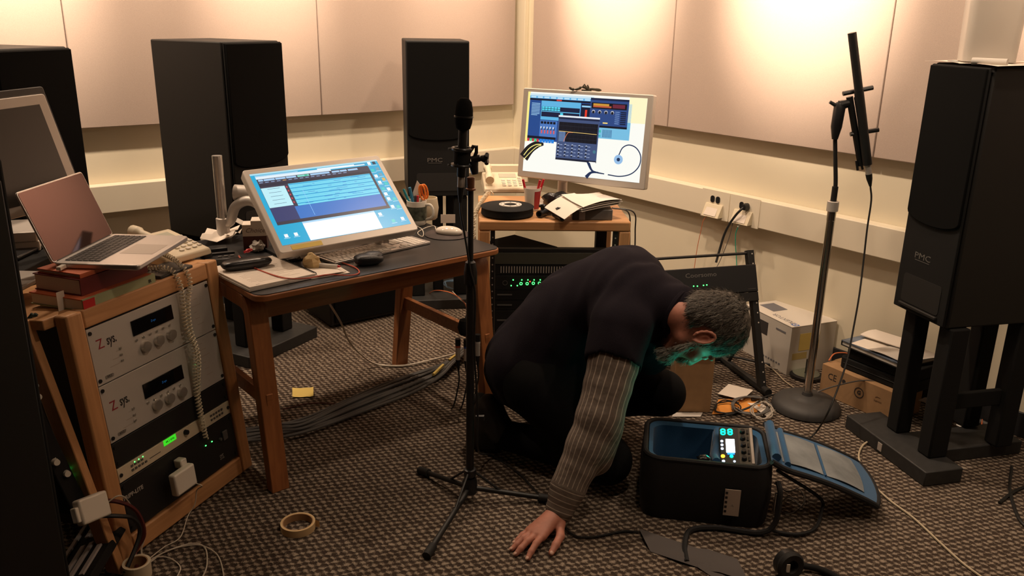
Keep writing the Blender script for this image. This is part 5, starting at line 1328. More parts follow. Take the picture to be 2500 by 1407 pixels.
MB().tube([c_, c_.lerp(d__, .4), d__], [.0125, .0110, .0045], 14).build('connector_boot', M_black, sg, world=True)
cable('microphone_cable', [d__, m2p(2127, 490, -.03), m2p(2117, 560, -.05), m2p(2108, 640, -.08), m2p(2098, 720, -.12), Py(2084, 800, 3.0), Py(2068, 880, 2.95), Py(2045, 950, 2.90), Py(2020, 1010, 2.86), Pz(1995, 1052, .03), Pz(1975, 1072, .006), Pz(1962, 1080, .005)], .0034, M_blackcable, 'black cable hanging from the long shotgun microphone down to the carpet')

# ================================================================== small open rack beside the right wall
yw = math.radians(16); sx_ = Vector((math.cos(yw), math.sin(yw), 0)); sn = Vector((sx_.y, -sx_.x, 0)); la = math.radians(21)
su = Vector((0, 0, math.cos(la)))-sn*math.sin(la)
sb = Vector((1.085, 3.30, .02))
SM = frame(sb, sx_, su)           # origin bottom right of the upright; x right, y up the slope, z out towards the viewer
sr = thing('rack_stand', 'black open metal rack stand leaning back in front of the white carton', 'rack', SM)
RWd = .50; SL = .592
for x in (-.0, -RWd):
    up1 = MB().b2((x-.028, .0, -.030), (x, SL, 0)).build('upright', M_black, sr, bevel=.001)
    for k in range(14):
        if k in (3, 4, 5): continue
        MB().cyl((x-.010, .03+k*.042, .0002), (x-.010, .03+k*.042, .0012), .0032, n=8).build('hole', M_paper2, up1)
MB().tube([(-RWd-.014, SL-.012, -.015), (-.014, SL-.012, -.015)], .006, 8).build('top_bar', M_black, sr)
# feet on the floor
for x in (-.014, -RWd-.014):
    f0 = SM @ Vector((x, 0, -.015)); f1 = f0+sn*.02; f2 = f0-sn*.34
    ft_ = MB().tube([Vector((f1.x, f1.y, .017)), Vector((f2.x, f2.y, .017))], .0165, 8).build('foot_tube', M_black, sr, world=True)
    MB().tube([Vector((f1.x, f1.y, .018)), Vector((f1.x, f1.y, .018))+sn*.03], .0178, 10).build('rubber_cap', M_rubber, ft_, world=True)
MB().tube([SM @ Vector((-.014, .30, -.03)), Vector(((SM @ Vector((-.014, 0, 0))).x, (SM @ Vector((-.014, 0, 0))).y, .02))-sn*.30], .008, 8).build('brace', M_black, sr, world=True)
f0 = SM @ Vector((-.014, 0, -.015))-sn*.34; f1 = SM @ Vector((-RWd-.014, 0, -.015))-sn*.34
MB().tube([Vector((f0.x, f0.y, .017)), Vector((f1.x, f1.y, .017))], .012, 8).build('cross_tube', M_black, sr, world=True)
def srp(px, py, z=.012):
    p = SM.inverted() @ Pp(px, py, SM @ Vector((0, 0, z)), SM.to_3x3() @ Vector((0, 0, 1))); return p.x, p.y
ytop = srp(1800, 648)[1]; ymid = srp(1800, 715)[1]; ylow = srp(1800, 738)[1]
un = MB().b2((-RWd-.026, ymid, -.22), (-.002, ytop, .010)).build('upper_unit', mat('unit_face', (0.011, 0.012, 0.014), 0.45), sr, bevel=.003)
lx, ly = srp(1712, 672)
text('lettering', 'Coorsomo', .026, M_logo, un, T(lx, ly, .0102), sx=1.25)
for (px, py) in ((1694, 699), (1703, 699), (1718, 697), (1726, 696)):
    x, y = srp(px, py); MB().ell((x, y, .0105), (.0028, .0028, .002), 8, 5).build('green_light', M_led, un)
MB().b2((-.05, ymid+.012, .0102), (-.014, ymid+.0135, .0108)).build('edge_mark', M_greycable, un)
MB().b2((-RWd-.026, ylow, -.20), (-.002, ymid-.002, .008)).build('lower_unit', M_black, sr, bevel=.002)

# ================================================================== white printed carton behind the small rack
pb0 = Pz(1893, 908); pe = Pz(1962, 862)
px_ = (Pz(1893, 908)-Pz(1815, 850)); 
zt_ = .228
t1 = Pz(1934, 800, zt_); t0 = Pz(1975, 763, zt_); t3 = Pz(1822, 745, zt_)
fxd = (t1-t3).normalized(); fxd = Vector((fxd.x, fxd.y, 0)).normalized()
Lp = .33; Wp = (t0-t1).length
PLM = frame((t1.x, t1.y, .0006), fxd, Vector((-fxd.y, fxd.x, 0)))
pl_ = thing('carton', 'white printed carton with blue logo standing by the right wall', 'carton', PLM)
MB().b2((-Lp, 0, 0), (0, Wp, zt_-.002)).build('box_body', mat('white_card', (0.60, 0.56, 0.50), 0.6), pl_, bevel=.0015)
tp_ = MB().b2((-Lp-.001, -.001, zt_-.0018), (.001, Wp+.001, zt_)).build('lid', mat('white_card_lid', (0.66, 0.61, 0.54), 0.6), pl_)
M_bluelogo = mat('logo_blue', (0.05, 0.14, 0.42), 0.6); M_greyprint = mat('grey_print', (0.16, 0.16, 0.18), 0.8)
LT = T(-.085, .035, zt_+.0003) @ RZ(180)
text('lettering', 'PLEXTOR', .034, M_greyprint, pl_, T(-.105, .040, zt_+.0002) @ RZ(180), sx=.95)
MB().prism(rrect(.030, .030, .003, 2, -.020, .034), zt_+.0001, zt_+.0005).build('logo_tile', M_bluelogo, pl_)
MB().lathe([(.006, 0), (.0105, 0), (.0105, .0004), (.006, .0004)], 18, T(-.020, .034, zt_+.0006), close=True).build('logo_ring', M_paper, pl_)
MB().b2((-.255, -.0012, .135), (-.155, -.0001, .195)).build('dark_window', M_ink, pl_)
for k in range(7): MB().b2((-.06-.018*k, -.0010, .030), (-.050-.018*k, -.0001, .038)).build('front_print', M_greyprint, pl_)
MB().b2((-.10, -.0010, .185), (-.035, -.0001, .193)).build('front_print', M_greyprint, pl_)
MB().b2((.0001, .05, .11), (.0016, .16, .19)).build('yellow_note', M_yellow, pl_)
MB().b2((.0001, .02, .07), (.0011, .10, .10)).build('yellow_tape', mat('old_tape', (0.50, 0.38, 0.14), 0.7), pl_)
MB().b2((-.30, .06, zt_+.0001), (-.20, .14, zt_+.0012)).build('lid_print', M_greyprint, pl_)

# ================================================================== cardboard box with dark cases and papers on it
hb = .132
c0, c1_ = Pz(1999, 958), Pz(2166, 1033)
bxd = (c1_-c0); Lb = .335; bxd = bxd.normalized()
CBM = frame((c0.x, c0.y, .0006), bxd, Vector((-bxd.y, bxd.x, 0)))
cbx = thing('cardboard_box', 'long brown cardboard box with printed marks, beside the chrome stand base', 'box', CBM)
DB = .20
MB().b2((0, 0, 0), (Lb, DB, hb)).build('box_body', M_card, cbx, bevel=.002)
MB().b2((-.001, DB/2-.025, hb), (Lb+.001, DB/2+.025, hb+.0006)).build('sealing_tape', mat('brown_tape', (0.30, 0.17, 0.07), 0.3), cbx)
FB = lambda x, z: frame((x, -.0004, z), (1, 0, 0), (0, 0, 1))
text('lettering', 'CE', .040, M_ink, cbx, FB(.055, .088), sx=.9)
MB().lathe([(.019, 0), (.0225, 0), (.0225, .0006), (.019, .0006)], 24, FB(.188, .072), close=True).build('round_mark', M_ink, cbx)
text('mark_letter', 'G', .024, M_ink, cbx, FB(.188, .072), bold=.001)
MB().lathe([(.001, 0), (.009, 0), (.009, .0006), (.001, .0006)], 14, FB(.112, .092)).build('small_mark', M_ink, cbx)
text('lettering', 'logistics', .011, M_faintprint if 'M_faintprint' in globals() else mat('brown_print', (0.16, 0.09, 0.045), 0.9), cbx, FB(.275, .070))
MB().tube([(.262, -.0006, .084), (.272, -.0006, .089), (.284, -.0006, .087)], .001, 5).build('mark_stroke', MATS['brown_print'], cbx)
z_ = hb+.0012
ch = CBM.to_3x3().to_4x4()
def onbox(x, y, z, a=0): return CBM @ T(x, y, z) @ RZ(a)
lo = thing('black_case', 'lower flat black plastic case on the cardboard box', 'case', onbox(.055, .03, z_))
MB().prism(rrect(.33, .22, .02, 4, .165, .11), 0, .048).build('shell', M_blackmat, lo, bevel=.004)
MB().tube([(.02, -.001, .025), (.31, -.001, .025)], .0015, 5).build('seam', M_black, lo)
hi = thing('black_case', 'upper black plastic case with a pale tag, stacked on the cardboard box', 'case', onbox(.075, .035, z_+.0495))
MB().prism(rrect(.31, .22, .02, 4, .155, .11), 0, .048).build('shell', M_blackmat, hi, bevel=.004)
MB().b2((.255, -.0035, -.030), (.266, -.0002, .020)).build('tag', M_paper2, hi)
mg = thing('magazine', 'thick dark spined magazine under loose papers on the black cases', 'magazine', onbox(.060, .02, z_+.0992, -4))
MB().b2((0, 0, 0), (.29, .21, .004)).build('cover', M_black, mg)
MB().b2((.003, .003, .0042), (.287, .207, .018)).build('pages', M_paper2, mg)
MB().b2((0, 0, .0182), (.29, .21, .0225)).build('cover', mat('photo_cover', (0.10, 0.13, 0.18), 0.35, noise=0.6, nscale=14), mg)
MB().b2((-.0012, .0, .0), (-.0002, .21, .0225)).build('spine', M_black, mg)
ps2 = thing('papers', 'loose white sheets spread over the magazine by the right wall', 'papers', onbox(.075, .03, z_+.1222, 3))
g = [[(.03+.24*i/6, -.015+.19*j/4, .0006+.004*math.sin(i*.9)*(j/4)) for j in range(5)] for i in range(7)]
MB().sheet(g, .0006).build('sheet', M_paper, ps2)
g = [[(.115+.15*i/6+.05*j/4, -.03+.19*j/4, .0060+.004*math.sin(i*.7)) for j in range(5)] for i in range(7)]
MB().sheet(g, .0006).build('sheet', M_paper2, ps2)
g = [[(.01+.19*i/6, .075+.11*j/4, .0115+.018*math.sin(math.pi*j/4)*.3+.003*i/6) for j in range(5)] for i in range(7)]
MB().sheet(g, .0035).build('folded_sheet', M_paper, ps2)
g = [[(.38+.10*i/4, .10+.16*j/4, .030+.075*math.sin(math.pi*(i/4*.6+.2))+.02*math.cos(j*1.4)) for j in range(5)] for i in range(5)]
o = single(MB().sheet(g, .0006, CBM), 'crumpled_sheet', M_paper2, 'crumpled grey sheet behind the right end of the black cases', 'paper')
cable('grey_cable', [Pz(1995, 958, .05), Pz(2010, 952, .06), Pz(2050, 940, .10), Pz(2100, 930, .13), Pz(2140, 932, .13), Pz(2165, 945, .10), Pz(2172, 965, .05)], .0028, M_greycable, 'grey cable arching over the front of the cardboard box')
cable('orange_loop', [CBM @ Vector((.005, .03, hb+.008)), CBM @ Vector((.0, .07, hb+.030)), CBM @ Vector((.02, .12, hb+.030)), CBM @ Vector((.03, .15, hb+.008))], .003, M_orangecable, 'small orange cable loop on the left end of the cardboard box')
# dark round object behind the stand: low round case with a shiny disc
rb_ = Pz(1972, 928)
do = thing('cd_spindle', 'low round dark case with a shiny disc behind the chrome stand', 'case', (rb_.x, rb_.y+.03, .0006))
MB().lathe([(.001, 0), (.066, 0), (.068, .004), (.068, .016), (.062, .019), (.001, .019)], 30).build('base', M_blackplastic, do)
MB().lathe([(.008, .0195), (.058, .0195), (.058, .0215), (.008, .0215)], 30, close=True).build('disc', mat('disc_foil', (0.55, 0.60, 0.50), 0.12, 0.9), do)
MB().cyl((0, 0, .0192), (0, 0, .085), .006, n=12).build('spindle', M_blackplastic, do)
q = Pz(1968, 905)
o = single(MB().b2((-.03, -.03, 0), (.03, .03, .12)), 'black_adapter', M_blackplastic, 'small black adapter block standing by the baseboard behind the chrome stand', 'adapter', loc=(0, 0, 0), bevel=.004); o.location = (q.x+.045, q.y+.17, .0006); o.rotation_euler = (0, 0, math.radians(-35))

# ================================================================== small brown carton behind the man and clutter on the carpet
q0, q1 = Pz(1640, 1006), Pz(1733, 1008)
sbx = (q1-q0).normalized()
SBM = frame((q0.x, q0.y, .0006), sbx, Vector((-sbx.y, sbx.x, 0)))
sbt = thing('cardboard_box', 'upright plain cardboard box half hidden behind the kneeling man', 'box', SBM)
ws = (q1-q0).length
MB().b2((0, 0, 0), (ws, .10, .24)).build('box_body', M_card, sbt, bevel=.0015)
MB().sheet([[(x, .0+.0*k, .24+.0*k) for x in (0.0, ws)] for k in range(1)]+[[(x, -.02, .262) for x in (0.01, ws-.01)]], .001).build('open_flap', M_card, sbt)
g = [[Pz(1738+22*i+4*j, 1012-9*j-1*i, .004+.004*math.sin(i+j)) for j in range(5)] for i in range(6)]
single(MB().sheet(g, .0006), 'envelope', mat('orange_paper', (0.70, 0.28, 0.05), 0.85), 'orange envelope under tangled cables behind the open bag', 'envelope')
g = [[Pz(1752+12*i+9*j, 962-8*j+3*i, .012+.003*(i % 2)) for j in range(4)] for i in range(6)]
single(MB().sheet(g, .0006), 'paper_sheet', M_paper, 'white sheet with a raised corner beyond the orange envelope', 'paper')
g = [[Pz(1825+13*i+4*j, 985-5*j+9*i, .004+.002*(i % 2)) for j in range(4)] for i in range(5)]
single(MB().sheet(g, .0006), 'paper_sheet', M_paper, 'white sheet under the coiled grey cable next to the round base', 'paper')
g = [[Pz(1640+14*i+3*j, 1018-5*j, .004) for j in range(3)] for i in range(6)]
single(MB().sheet(g, .0006), 'paper_sheet', M_paper2, 'white sheet lying behind the open bag under the upright cardboard box', 'paper')
rr = random.Random(11)
def loop_cable(name, cx, cy, rx_, ry_, turns, r, m, label, z0=.008, seed=0, group=None):
    r_ = random.Random(seed); pts = []
    for i in range(int(turns*10)):
        a = 2*math.pi*i/10; k = 1+r_.uniform(-.16, .16)
        pts.append(Pz(cx+rx_*k*math.cos(a)+r_.uniform(-2, 2), cy+ry_*k*math.sin(a), z0+.003*i/10+r_.uniform(0, .004)))
    return cable(name, pts, r, m, label, n=5, sides=6, group=group)
loop_cable('coiled_cable', 1835, 990, 44, 22, 4, .0032, M_greycable, 'tangled grey cable coil on the orange envelope', seed=1, z0=.012)
loop_cable('coiled_cable', 1860, 1002, 26, 20, 3, .003, mat('pale_cable', (0.36, 0.32, 0.27), 0.5), 'pale grey cable coil beside the cast stand base', seed=2, z0=.022)
loop_cable('coiled_cable', 1775, 995, 30, 16, 2, .0028, M_blackcable, 'black cable coil at the left of the orange envelope', seed=3, z0=.010)
cable('black_cable', [Pz(1760, 1018, .012), Pz(1800, 1006, .014), Pz(1840, 990, .03), Pz(1868, 970, .03), Pz(1900, 962, .02), Pz(1915, 955, .02)], .0042, M_blackcable, 'black cable crossing the orange envelope to the round base', n=6)
cable('connector_cable', [Pz(1835, 975, .016), Pz(1855, 973, .016), Pz(1874, 973, .016)], .008, M_blackplastic, 'black cable plug lying near the foot of the rack stand')
cable('beige_cable', [Pz(1868, 890, .006), Pz(1890, 905, .006), Pz(1915, 930, .006), Pz(1940, 948, .006)], .0030, mat('beige_cable', (0.40, 0.33, 0.23), 0.6), 'beige cable on the carpet from the white carton to the round base')
cable('black_cable', [Pz(1735, 875, .012), Pz(1790, 872, .012), Pz(1840, 882, .010), Pz(1880, 890, .008), Pz(1935, 893, .008), Pz(1985, 880, .008)], .0055, M_blackcable, 'black cable on the carpet passing the foot of the white carton')
cable('grey_cable', [Pz(1800, 878, .022), Pz(1850, 890, .016), Pz(1900, 901, .008), Pz(1960, 896, .006), Pz(1990, 890, .006)], .0030, MATS['pale_cable'], 'pale cable on the carpet in front of the white carton')

# ================================================================== open equipment bag with recorder
bA, bB = Pz(1563, 1262), Pz(1872, 1296)
bd = (bB-bA).normalized(); BL = .395; BDp = .285; BH = .205
BM = frame((bA.x-.005, bA.y, .0006), bd, Vector((-bd.y, bd.x, 0)))
bag = thing('equipment_bag', 'black padded equipment bag with blue lining, open, in front of the man', 'bag', BM)
def bulge(poly, z): return [(x, y, z) for x, y in poly]
out = rrect(BL, BDp, .055, 6, BL/2, BDp/2); inn = rrect(BL-.030, BDp-.030, .045, 6, BL/2, BDp/2)
n = len(out); mb = MB(); levels = [(0, .97, out), (.02, 1.0, out), (BH*.5, 1.03, out), (BH-.01, 1.0, out), (BH, .985, out)]
vs = []; fs = []
for (z, s_, pl2) in levels: vs += [(BL/2+(x-BL/2)*s_, BDp/2+(y-BDp/2)*s_, z+.006*math.sin(x*40)*(z > .1)) for x, y in pl2]
for z in (BH-.002, BH-.06, .05): vs += [(x, y, z) for x, y in inn]
m_ = len(levels)+3
for j in range(m_-1):
    for i in range(n): fs.append((j*n+i, j*n+(i+1) % n, (j+1)*n+(i+1) % n, (j+1)*n+i))
fs += [tuple(range(n-1, -1, -1)), tuple((m_-1)*n+i for i in range(n))]
mb.add(vs, fs); mb.build('shell', M_bag, bag)
# blue lining walls and padded rim
mb = MB(); inn2 = rrect(BL-.034, BDp-.034, .043, 6, BL/2, BDp/2); inn3 = rrect(BL-.060, BDp-.060, .04, 6, BL/2, BDp/2)
vs = [(x, y, BH+.004) for x, y in inn2]+[(x, y, BH-.004) for x, y in inn3]+[(x, y, .053) for x, y in inn3]+[(x, y, .053) for x, y in inn2]
fs = []
for j in range(4):
    for i in range(n): fs.append((j*n+i, j*n+(i+1) % n, ((j+1) % 4)*n+(i+1) % n, ((j+1) % 4)*n+i))
mb.add(vs, fs).build('blue_lining', M_blueliner, bag)
MB().tube([(x, y, BH+.003) for x, y in rrect(BL-.014, BDp-.014, .052, 6, BL/2, BDp/2)], .0085, 8, closed=True).build('rim_piping', M_bag, bag)
MB().tube(smooth_path([(.225, .035, BH-.004), (.222, .09, BH-.012), (.236, .17, BH-.010), (.24, .25, BH-.004)], 6), .013, 10).build('lining_divider', M_blueliner, bag)
MB().hexa([(.215, .03, .055), (.24, .03, .055), (.245, .25, .055), (.22, .25, .055)], [(.213, .03, BH-.008), (.236, .03, BH-.008), (.248, .25, BH-.008), (.225, .25, BH-.008)]).build('lining_divider', M_blueliner, bag)
MB().b2((.03, .03, .0535), (BL-.03, BDp-.03, .062)).build('lining_floor', M_blueliner, bag)
MB().b2((.255, -.011, .045), (.302, -.0085, .135)).build('label_card', mat('label_card', (0.50, 0.41, 0.34), 0.8), bag)
lc = [o for o in bag.children if o.name.startswith('label_card')][0]
for k in range(5): MB().b2((.2565, -.0116, .055+.016*k), (.264, -.0112, .063+.016*k)).build('label_print', M_ink, lc)
text('label_letter', 'A', .016, M_faintink, lc, frame((.280, -.0112, .082), (1, 0, 0), (0, 0, 1)))
# lid lying open to the right
h0, h1 = BM @ Vector((BL-.01, .012, BH+.004)), BM @ Vector((BL-.005, BDp-.012, BH+.004))
e0, e1 = Pz(2158, 1248, .035), Pz(2112, 1142, .045)
mid0 = Pz(1905, 1172, .21); mid1 = Pz(1880, 1036, .235)
lidq = []
NI, NJ = 12, 8
def lp(u, v, dz=0):
    a = h0.lerp(h1, v); b_ = e0.lerp(e1, v); p = a.lerp(b_, u)
    r_ = 0
    if u > .82: r_ = ((u-.82)/.18)**2*.030*(abs(v-.5)*2)**2.2
    p = p+(a-b_).normalized()*r_; p.z += .030*math.sin(u*math.pi)*.5+dz+.016*math.exp(-(u/.08)**2); return p
mb = MB(); mb.sheet([[lp(u/NI, v/NJ) for v in range(NJ+1)] for u in range(NI+1)], .012).build('lid', M_blueliner, bag, world=True)
edge = [lp(0, 0, .006)]+[lp(u/NI, 0, .006) for u in range(1, NI+1)]+[lp(1, v/NJ, .006) for v in range(1, NJ+1)]+[lp(u/NI, 1, .006) for u in range(NI-1, -1, -1)]
MB().tube(edge, .0095, 8).build('lid_piping', M_bag, bag, world=True)
for (u0, u1_, nm) in ((.10, .46, 'mesh_pocket'), (.49, .86, 'mesh_pocket')):
    MB().sheet([[lp(u0+(u1_-u0)*i/7-(.03*((2*j/6-1)**2) if u0 > .4 and i == 7 else 0), .12+.76*j/6, .0135+.004*math.sin(math.pi*i/7)) for j in range(7)] for i in range(8)], .0012).build(nm, M_mesh, bag, world=True)
MB().tube([lp(.475, .10+.8*j/8, .0160) for j in range(9)], .0035, 6).build('pocket_binding', M_blueliner, bag, world=True)
MB().tube(smooth_path([lp(.04, v, .020) for v in (.06, .3, .6, .94)], 5), .014, 10).build('hinge_roll', M_blueliner, bag, world=True)
MB().tube(smooth_path([lp(.14, v, .018) for v in (.06, .3, .6, .94)], 5), .010, 10).build('hinge_roll', M_blueliner, bag, world=True)
# buckle, strap loops
MB().b2((BL+.010, -.002, .06), (BL+.026, .012, .13)).build('strap_buckle', M_chrome, bag, bevel=.003)
MB().tube(smooth_path([(BL+.012, .0, BH-.03), (BL+.020, -.02, .14), (BL+.014, -.03, .05), (BL-.03, -.035, .012), (.24, -.03, .010), (.16, -.06, .010), (.14, -.14, .008), (.145, -.22, .006)], 8), .0085, 7).build('strap', M_bag, bag)
MB().tube(smooth_path([BM @ Vector((BL+.01, .02, .20)), Pz(2000, 1215, .07), Pz(2005, 1250, .03), Pz(1990, 1290, .012), Pz(1950, 1305, .010), Pz(1900, 1300, .010), Pz(1878, 1290, .03)], 8), .0055, 7).build('strap', M_bag, bag, world=True)
cable('thin_cable', [Pz(1890, 1180, .05), Pz(1920, 1200, .012), Pz(1950, 1195, .008), Pz(1965, 1225, .008), Pz(1930, 1255, .008), Pz(1900, 1240, .008), Pz(1925, 1215, .008), Pz(1960, 1240, .008)], .0018, M_blackcable, 'thin dark cord curled on the carpet under the open bag lid')
# clear wrapper
blob('clear_wrapper', BM @ Vector((.185, .045, BH-.010)), (.022, .014, .010), mat('shiny_black', (0.01, 0.01, 0.011), 0.22), 'small shiny dark wrapper on the rim of the bag lining', 'wrapper', 9, 10)

# recorder standing in the bag, screen towards the upper left
rq = [Pz(1752, 1052, .245), Pz(1822, 1037, .245), Pz(1848, 1128, .195), Pz(1772, 1142, .195)]
rcx = ((rq[1]-rq[0])+(rq[2]-rq[3])).normalized(); rcy = ((rq[0]-rq[3])+(rq[1]-rq[2])).normalized()
rcx = Vector((.93, -.18, .10)).normalized(); rcy = (rcy-rcx*rcy.dot(rcx)).normalized()
cen = sum(rq, Vector())/4; RW3 = .105; RH3 = (((rq[0]-rq[3]).length+(rq[1]-rq[2]).length)/2)
RCM = frame(cen+Vector((0, 0, .0)), rcx, rcy)
rec = thing('audio_recorder', 'portable audio recorder with glowing green meters and white screen, standing in the open bag', 'recorder', RCM)
M_rec = mat('recorder_case', (0.10, 0.092, 0.075), 0.45, 0.3)
MB().b2((-RW3/2, -RH3/2, -.135), (RW3/2, RH3/2, 0)).build('case', M_rec, rec, bevel=.003)
M_recg = glow('recorder_green', (0.0, 1.0, 0.45), 5.0); M_recw = glow('recorder_white', (0.85, 0.95, 1.0), 5.0); M_recb = glow('recorder_blue', (0.02, 0.2, 1.0), 3.0); M_reco = glow('recorder_orange', (1.0, 0.35, 0.02), 4.0)
fc = MB().b2((-RW3/2+.002, -RH3/2+.002, .0002), (RW3/2-.046, RH3/2-.002, .002)).build('front_panel', mat('recorder_panel', (0.03, 0.03, 0.03), 0.4), rec)
for k, x in enumerate((-.040, -.018)):
    for r_ in (0, 1):
        MB().lathe([(.0045, 0), (.0085, 0), (.0085, .001), (.0045, .001)], 14, T(x, RH3/2-.017-.011*r_, .0022), close=True).build('green_meter', M_recg, fc)
MB().b2((-.033, -RH3*.20, .0022), (-.006, RH3*.16, .0032)).build('lit_screen', M_recw, fc)
MB().b2((-.030, -RH3*.25, .0022), (-.008, -RH3*.205, .0030)).build('screen_foot', M_recb, fc)
for k in range(3): MB().cyl((-.045, RH3*.10-.016*k, .0021), (-.045, RH3*.10-.016*k, .0040), .0048, n=12).build('lit_button', glow('button_white', (0.7, 0.8, 1.0), 1.4), fc)
MB().cyl((-.044, -RH3*.30, .0021), (-.044, -RH3*.30, .0040), .0065, n=12).build('orange_button', M_reco, fc)
MB().cyl((-.018, -RH3*.30, .0021), (-.018, -RH3*.30, .0040), .0055, n=12).build('green_button', M_recg, fc)
MB().cyl((-.043, -RH3*.43, .0021), (-.043, -RH3*.43, .0040), .005, n=12).build('lit_button', MATS['button_white'], fc)
MB().cyl((-.010, -RH3*.43, .0021), (-.010, -RH3*.43, .0036), .004, n=12).build('lit_button', MATS['button_white'], fc)
for k in range(5):
    y = RH3*.36-k*RH3*.18
    MB().cyl((RW3/2-.032, y, .0002), (RW3/2-.032, y, .012), .0085, .007, 14).build('knob', M_blackplastic, rec)
    MB().b2((RW3/2-.020, y-.008, .0002), (RW3/2-.014, y+.008, .004)).build('slider', M_blackplastic, rec)
MB().b2((RW3/2-.010, -RH3/2+.004, .0002), (RW3/2-.002, RH3/2-.004, .0025)).build('side_rail', M_alupaint, rec)

# ================================================================== grey cloth and headphones at the bottom edge
g = [[Pz(1560+24*i+7*j, 1292+8*i+14*j-6*(i > 6), .004+.004*math.sin(i*1.3+j)+.003*j*(4-j)*.4) for j in range(5)] for i in range(11)]
single(MB().sheet(g, .0012), 'grey_cloth', mat('grey_cloth', (0.085, 0.075, 0.072), 0.95), 'flat grey cloth strip on the carpet below the black bag', 'cloth')
g = [[Pz(1715+15*i-4*j, 1350+10*i+12*j, .004+.003*math.sin(i+j)) for j in range(4)] for i in range(7)]
single(MB().sheet(g, .0012), 'grey_cloth', MATS['grey_cloth'], 'second grey cloth piece at the bottom edge beside the headphones', 'cloth')
hq = Pz(1922, 1374, .04); hq2 = Pz(2020, 1380, .03)
hp = thing('headphones', 'black headphones lying on the carpet at the bottom edge', 'headphones', (hq.x, hq.y, 0))
def hpl(v): return v-Vector((hq.x, hq.y, 0))
cA = Vector((hq.x, hq.y-.005, .040)); cB = Vector((hq.x+.085, hq.y-.135, .040))
for c, s_ in ((cA, 1), (cB, -1)):
    axd = Vector((.25*s_, -.95*s_, .12)).normalized(); Mh = frame(c, axd.orthogonal(), axd.cross(axd.orthogonal()))
    cp_ = MB().lathe([(.001, -.022), (.030, -.022), (.040, -.012), (.040, .006), (.001, .006)], 24, Mh).build('ear_cup', M_blackplastic, hp, world=True)
    MB().lathe([(.016, .0065), (.040, .0065), (.042, .016), (.036, .024), (.020, .022)], 24, Mh, close=True).build('ear_cushion', M_rubber, cp_, world=True)
MB().b2((hq.x-.012, hq.y-.032, .030), (hq.x-.002, hq.y-.0295, .055)).build('white_mark', M_white, hp, world=True)
bandp = [cA+Vector((-.0, .0, .0)), cA+Vector((.035, .020, -.018)), cA+Vector((.105, .012, -.028)), cA+Vector((.150, -.045, -.029)), cA+Vector((.150, -.11, -.028)), cB+Vector((.02, .01, -.018)), cB]
MB().tube(smooth_path(bandp, 7), .0095, 10).build('headband', M_blackmat, hp, world=True)
# pale cable over the carpet on the right
cable('cream_cable', [Pz(2125, 1075, .010), Pz(2105, 1090, .006), Pz(2097, 1120, .005), Pz(2120, 1170, .005), Pz(2170, 1220, .005), Pz(2230, 1265, .005), Pz(2300, 1330, .005), Pz(2350, 1375, .005), Pz(2400, 1412, .005), Pz(2450, 1450, .005)], .0036, mat('cream_cable', (0.50, 0.42, 0.29), 0.6), 'cream cable running across the carpet at the right to the bottom edge')
cable('black_cable', [Pz(2440, 1228, .006), Pz(2470, 1205, .006), Pz(2500, 1190, .006), Pz(2540, 1180, .006)], .0055, M_blackcable, 'thick black cable at the right edge near the stand foot')
cable('black_cable', [Pz(2470, 1140, .006), Pz(2466, 1200, .006), Pz(2490, 1270, .006), Pz(2530, 1300, .006)], .0055, M_blackcable, 'second black cable curving at the right edge of the carpet')

# ================================================================== under the right speaker: tubes and cables near the wall
def flw(px, py, z=0): return Pz(px, py, z)
for k, (y0, r_, m) in enumerate(((1018, .009, M_chrome), (1036, .006, M_alu), (1000, .010, M_greycable))):
    cable('metal_rod', [Pz(2330, y0, .012), Pz(2400, y0+33, .012), Pz(2470, y0+64, .012)], r_, m, ['thick chrome rod on the carpet behind the right stand', 'thin silver rod on the carpet behind the right stand', 'grey rod on the carpet furthest behind the right stand'][k], cat='rod', sides=10)
cable('orange_cable', [Pz(2320, 1055, .006), Pz(2350, 1050, .006), Pz(2385, 1068, .006), Pz(2395, 1050, .012), Pz(2398, 1025, .02)], .0028, M_orangecable, 'thin orange cable on the carpet between the posts of the right stand')

# ================================================================== top of the right speaker
TZ = 1.3826
tx = MR.to_3x3() @ Vector((1, 0, 0)); tyv = MR.to_3x3() @ Vector((0, 1, 0)); tc_ = MR.translation; tc_ = Vector((tc_.x, tc_.y, TZ))
TM = frame(tc_, tx, tyv)
sh_ = thing('cloth_sheet', 'white sheet with a rolled front edge on top of the right loudspeaker', 'sheet', TM)
g = [[(-.17+.32*i/8, -.20+.36*j/6, .001+.004*abs(math.sin(i*.8+j*.5))) for j in range(7)] for i in range(9)]
MB().sheet(g, .0008).build('sheet', M_paper, sh_)
MB().tube([(.045, -.202, .012), (.13, -.150, .012)], .011, 10).build('rolled_edge', M_paper2, sh_)
MB().b2((-.06, -.204, .0065), (-.015, -.196, .0085)).build('print', M_greyprint, sh_)
tq0 = Pz(2334, 152, TZ+.008); tq1 = Pz(2462, 150, TZ+.008); tcx = (tq0+tq1)/2+Vector((.04, .06, 0)); TUBM = Matrix.Translation((tcx.x, tcx.y, TZ+.0075)) @ RZ(-20)
tub = thing('plastic_tub', 'tall translucent plastic tub standing on top of the right loudspeaker', 'tub', TUBM)
m_tub = mat('frosted_plastic', (0.80, 0.76, 0.70), 0.35, trans=0.6, alpha=1.0)
MB().prism(rrect(.155, .155, .025, 5), 0, .003).build('tub_floor', m_tub, tub)
o_, i_ = rrect(.155, .155, .025, 5), rrect(.151, .151, .023, 5); n = len(o_); mb = MB()
ob_, ot_ = o_, [(x*1.06, y*1.06) for x, y in o_]; it_ = [(x*1.06, y*1.06) for x, y in i_]
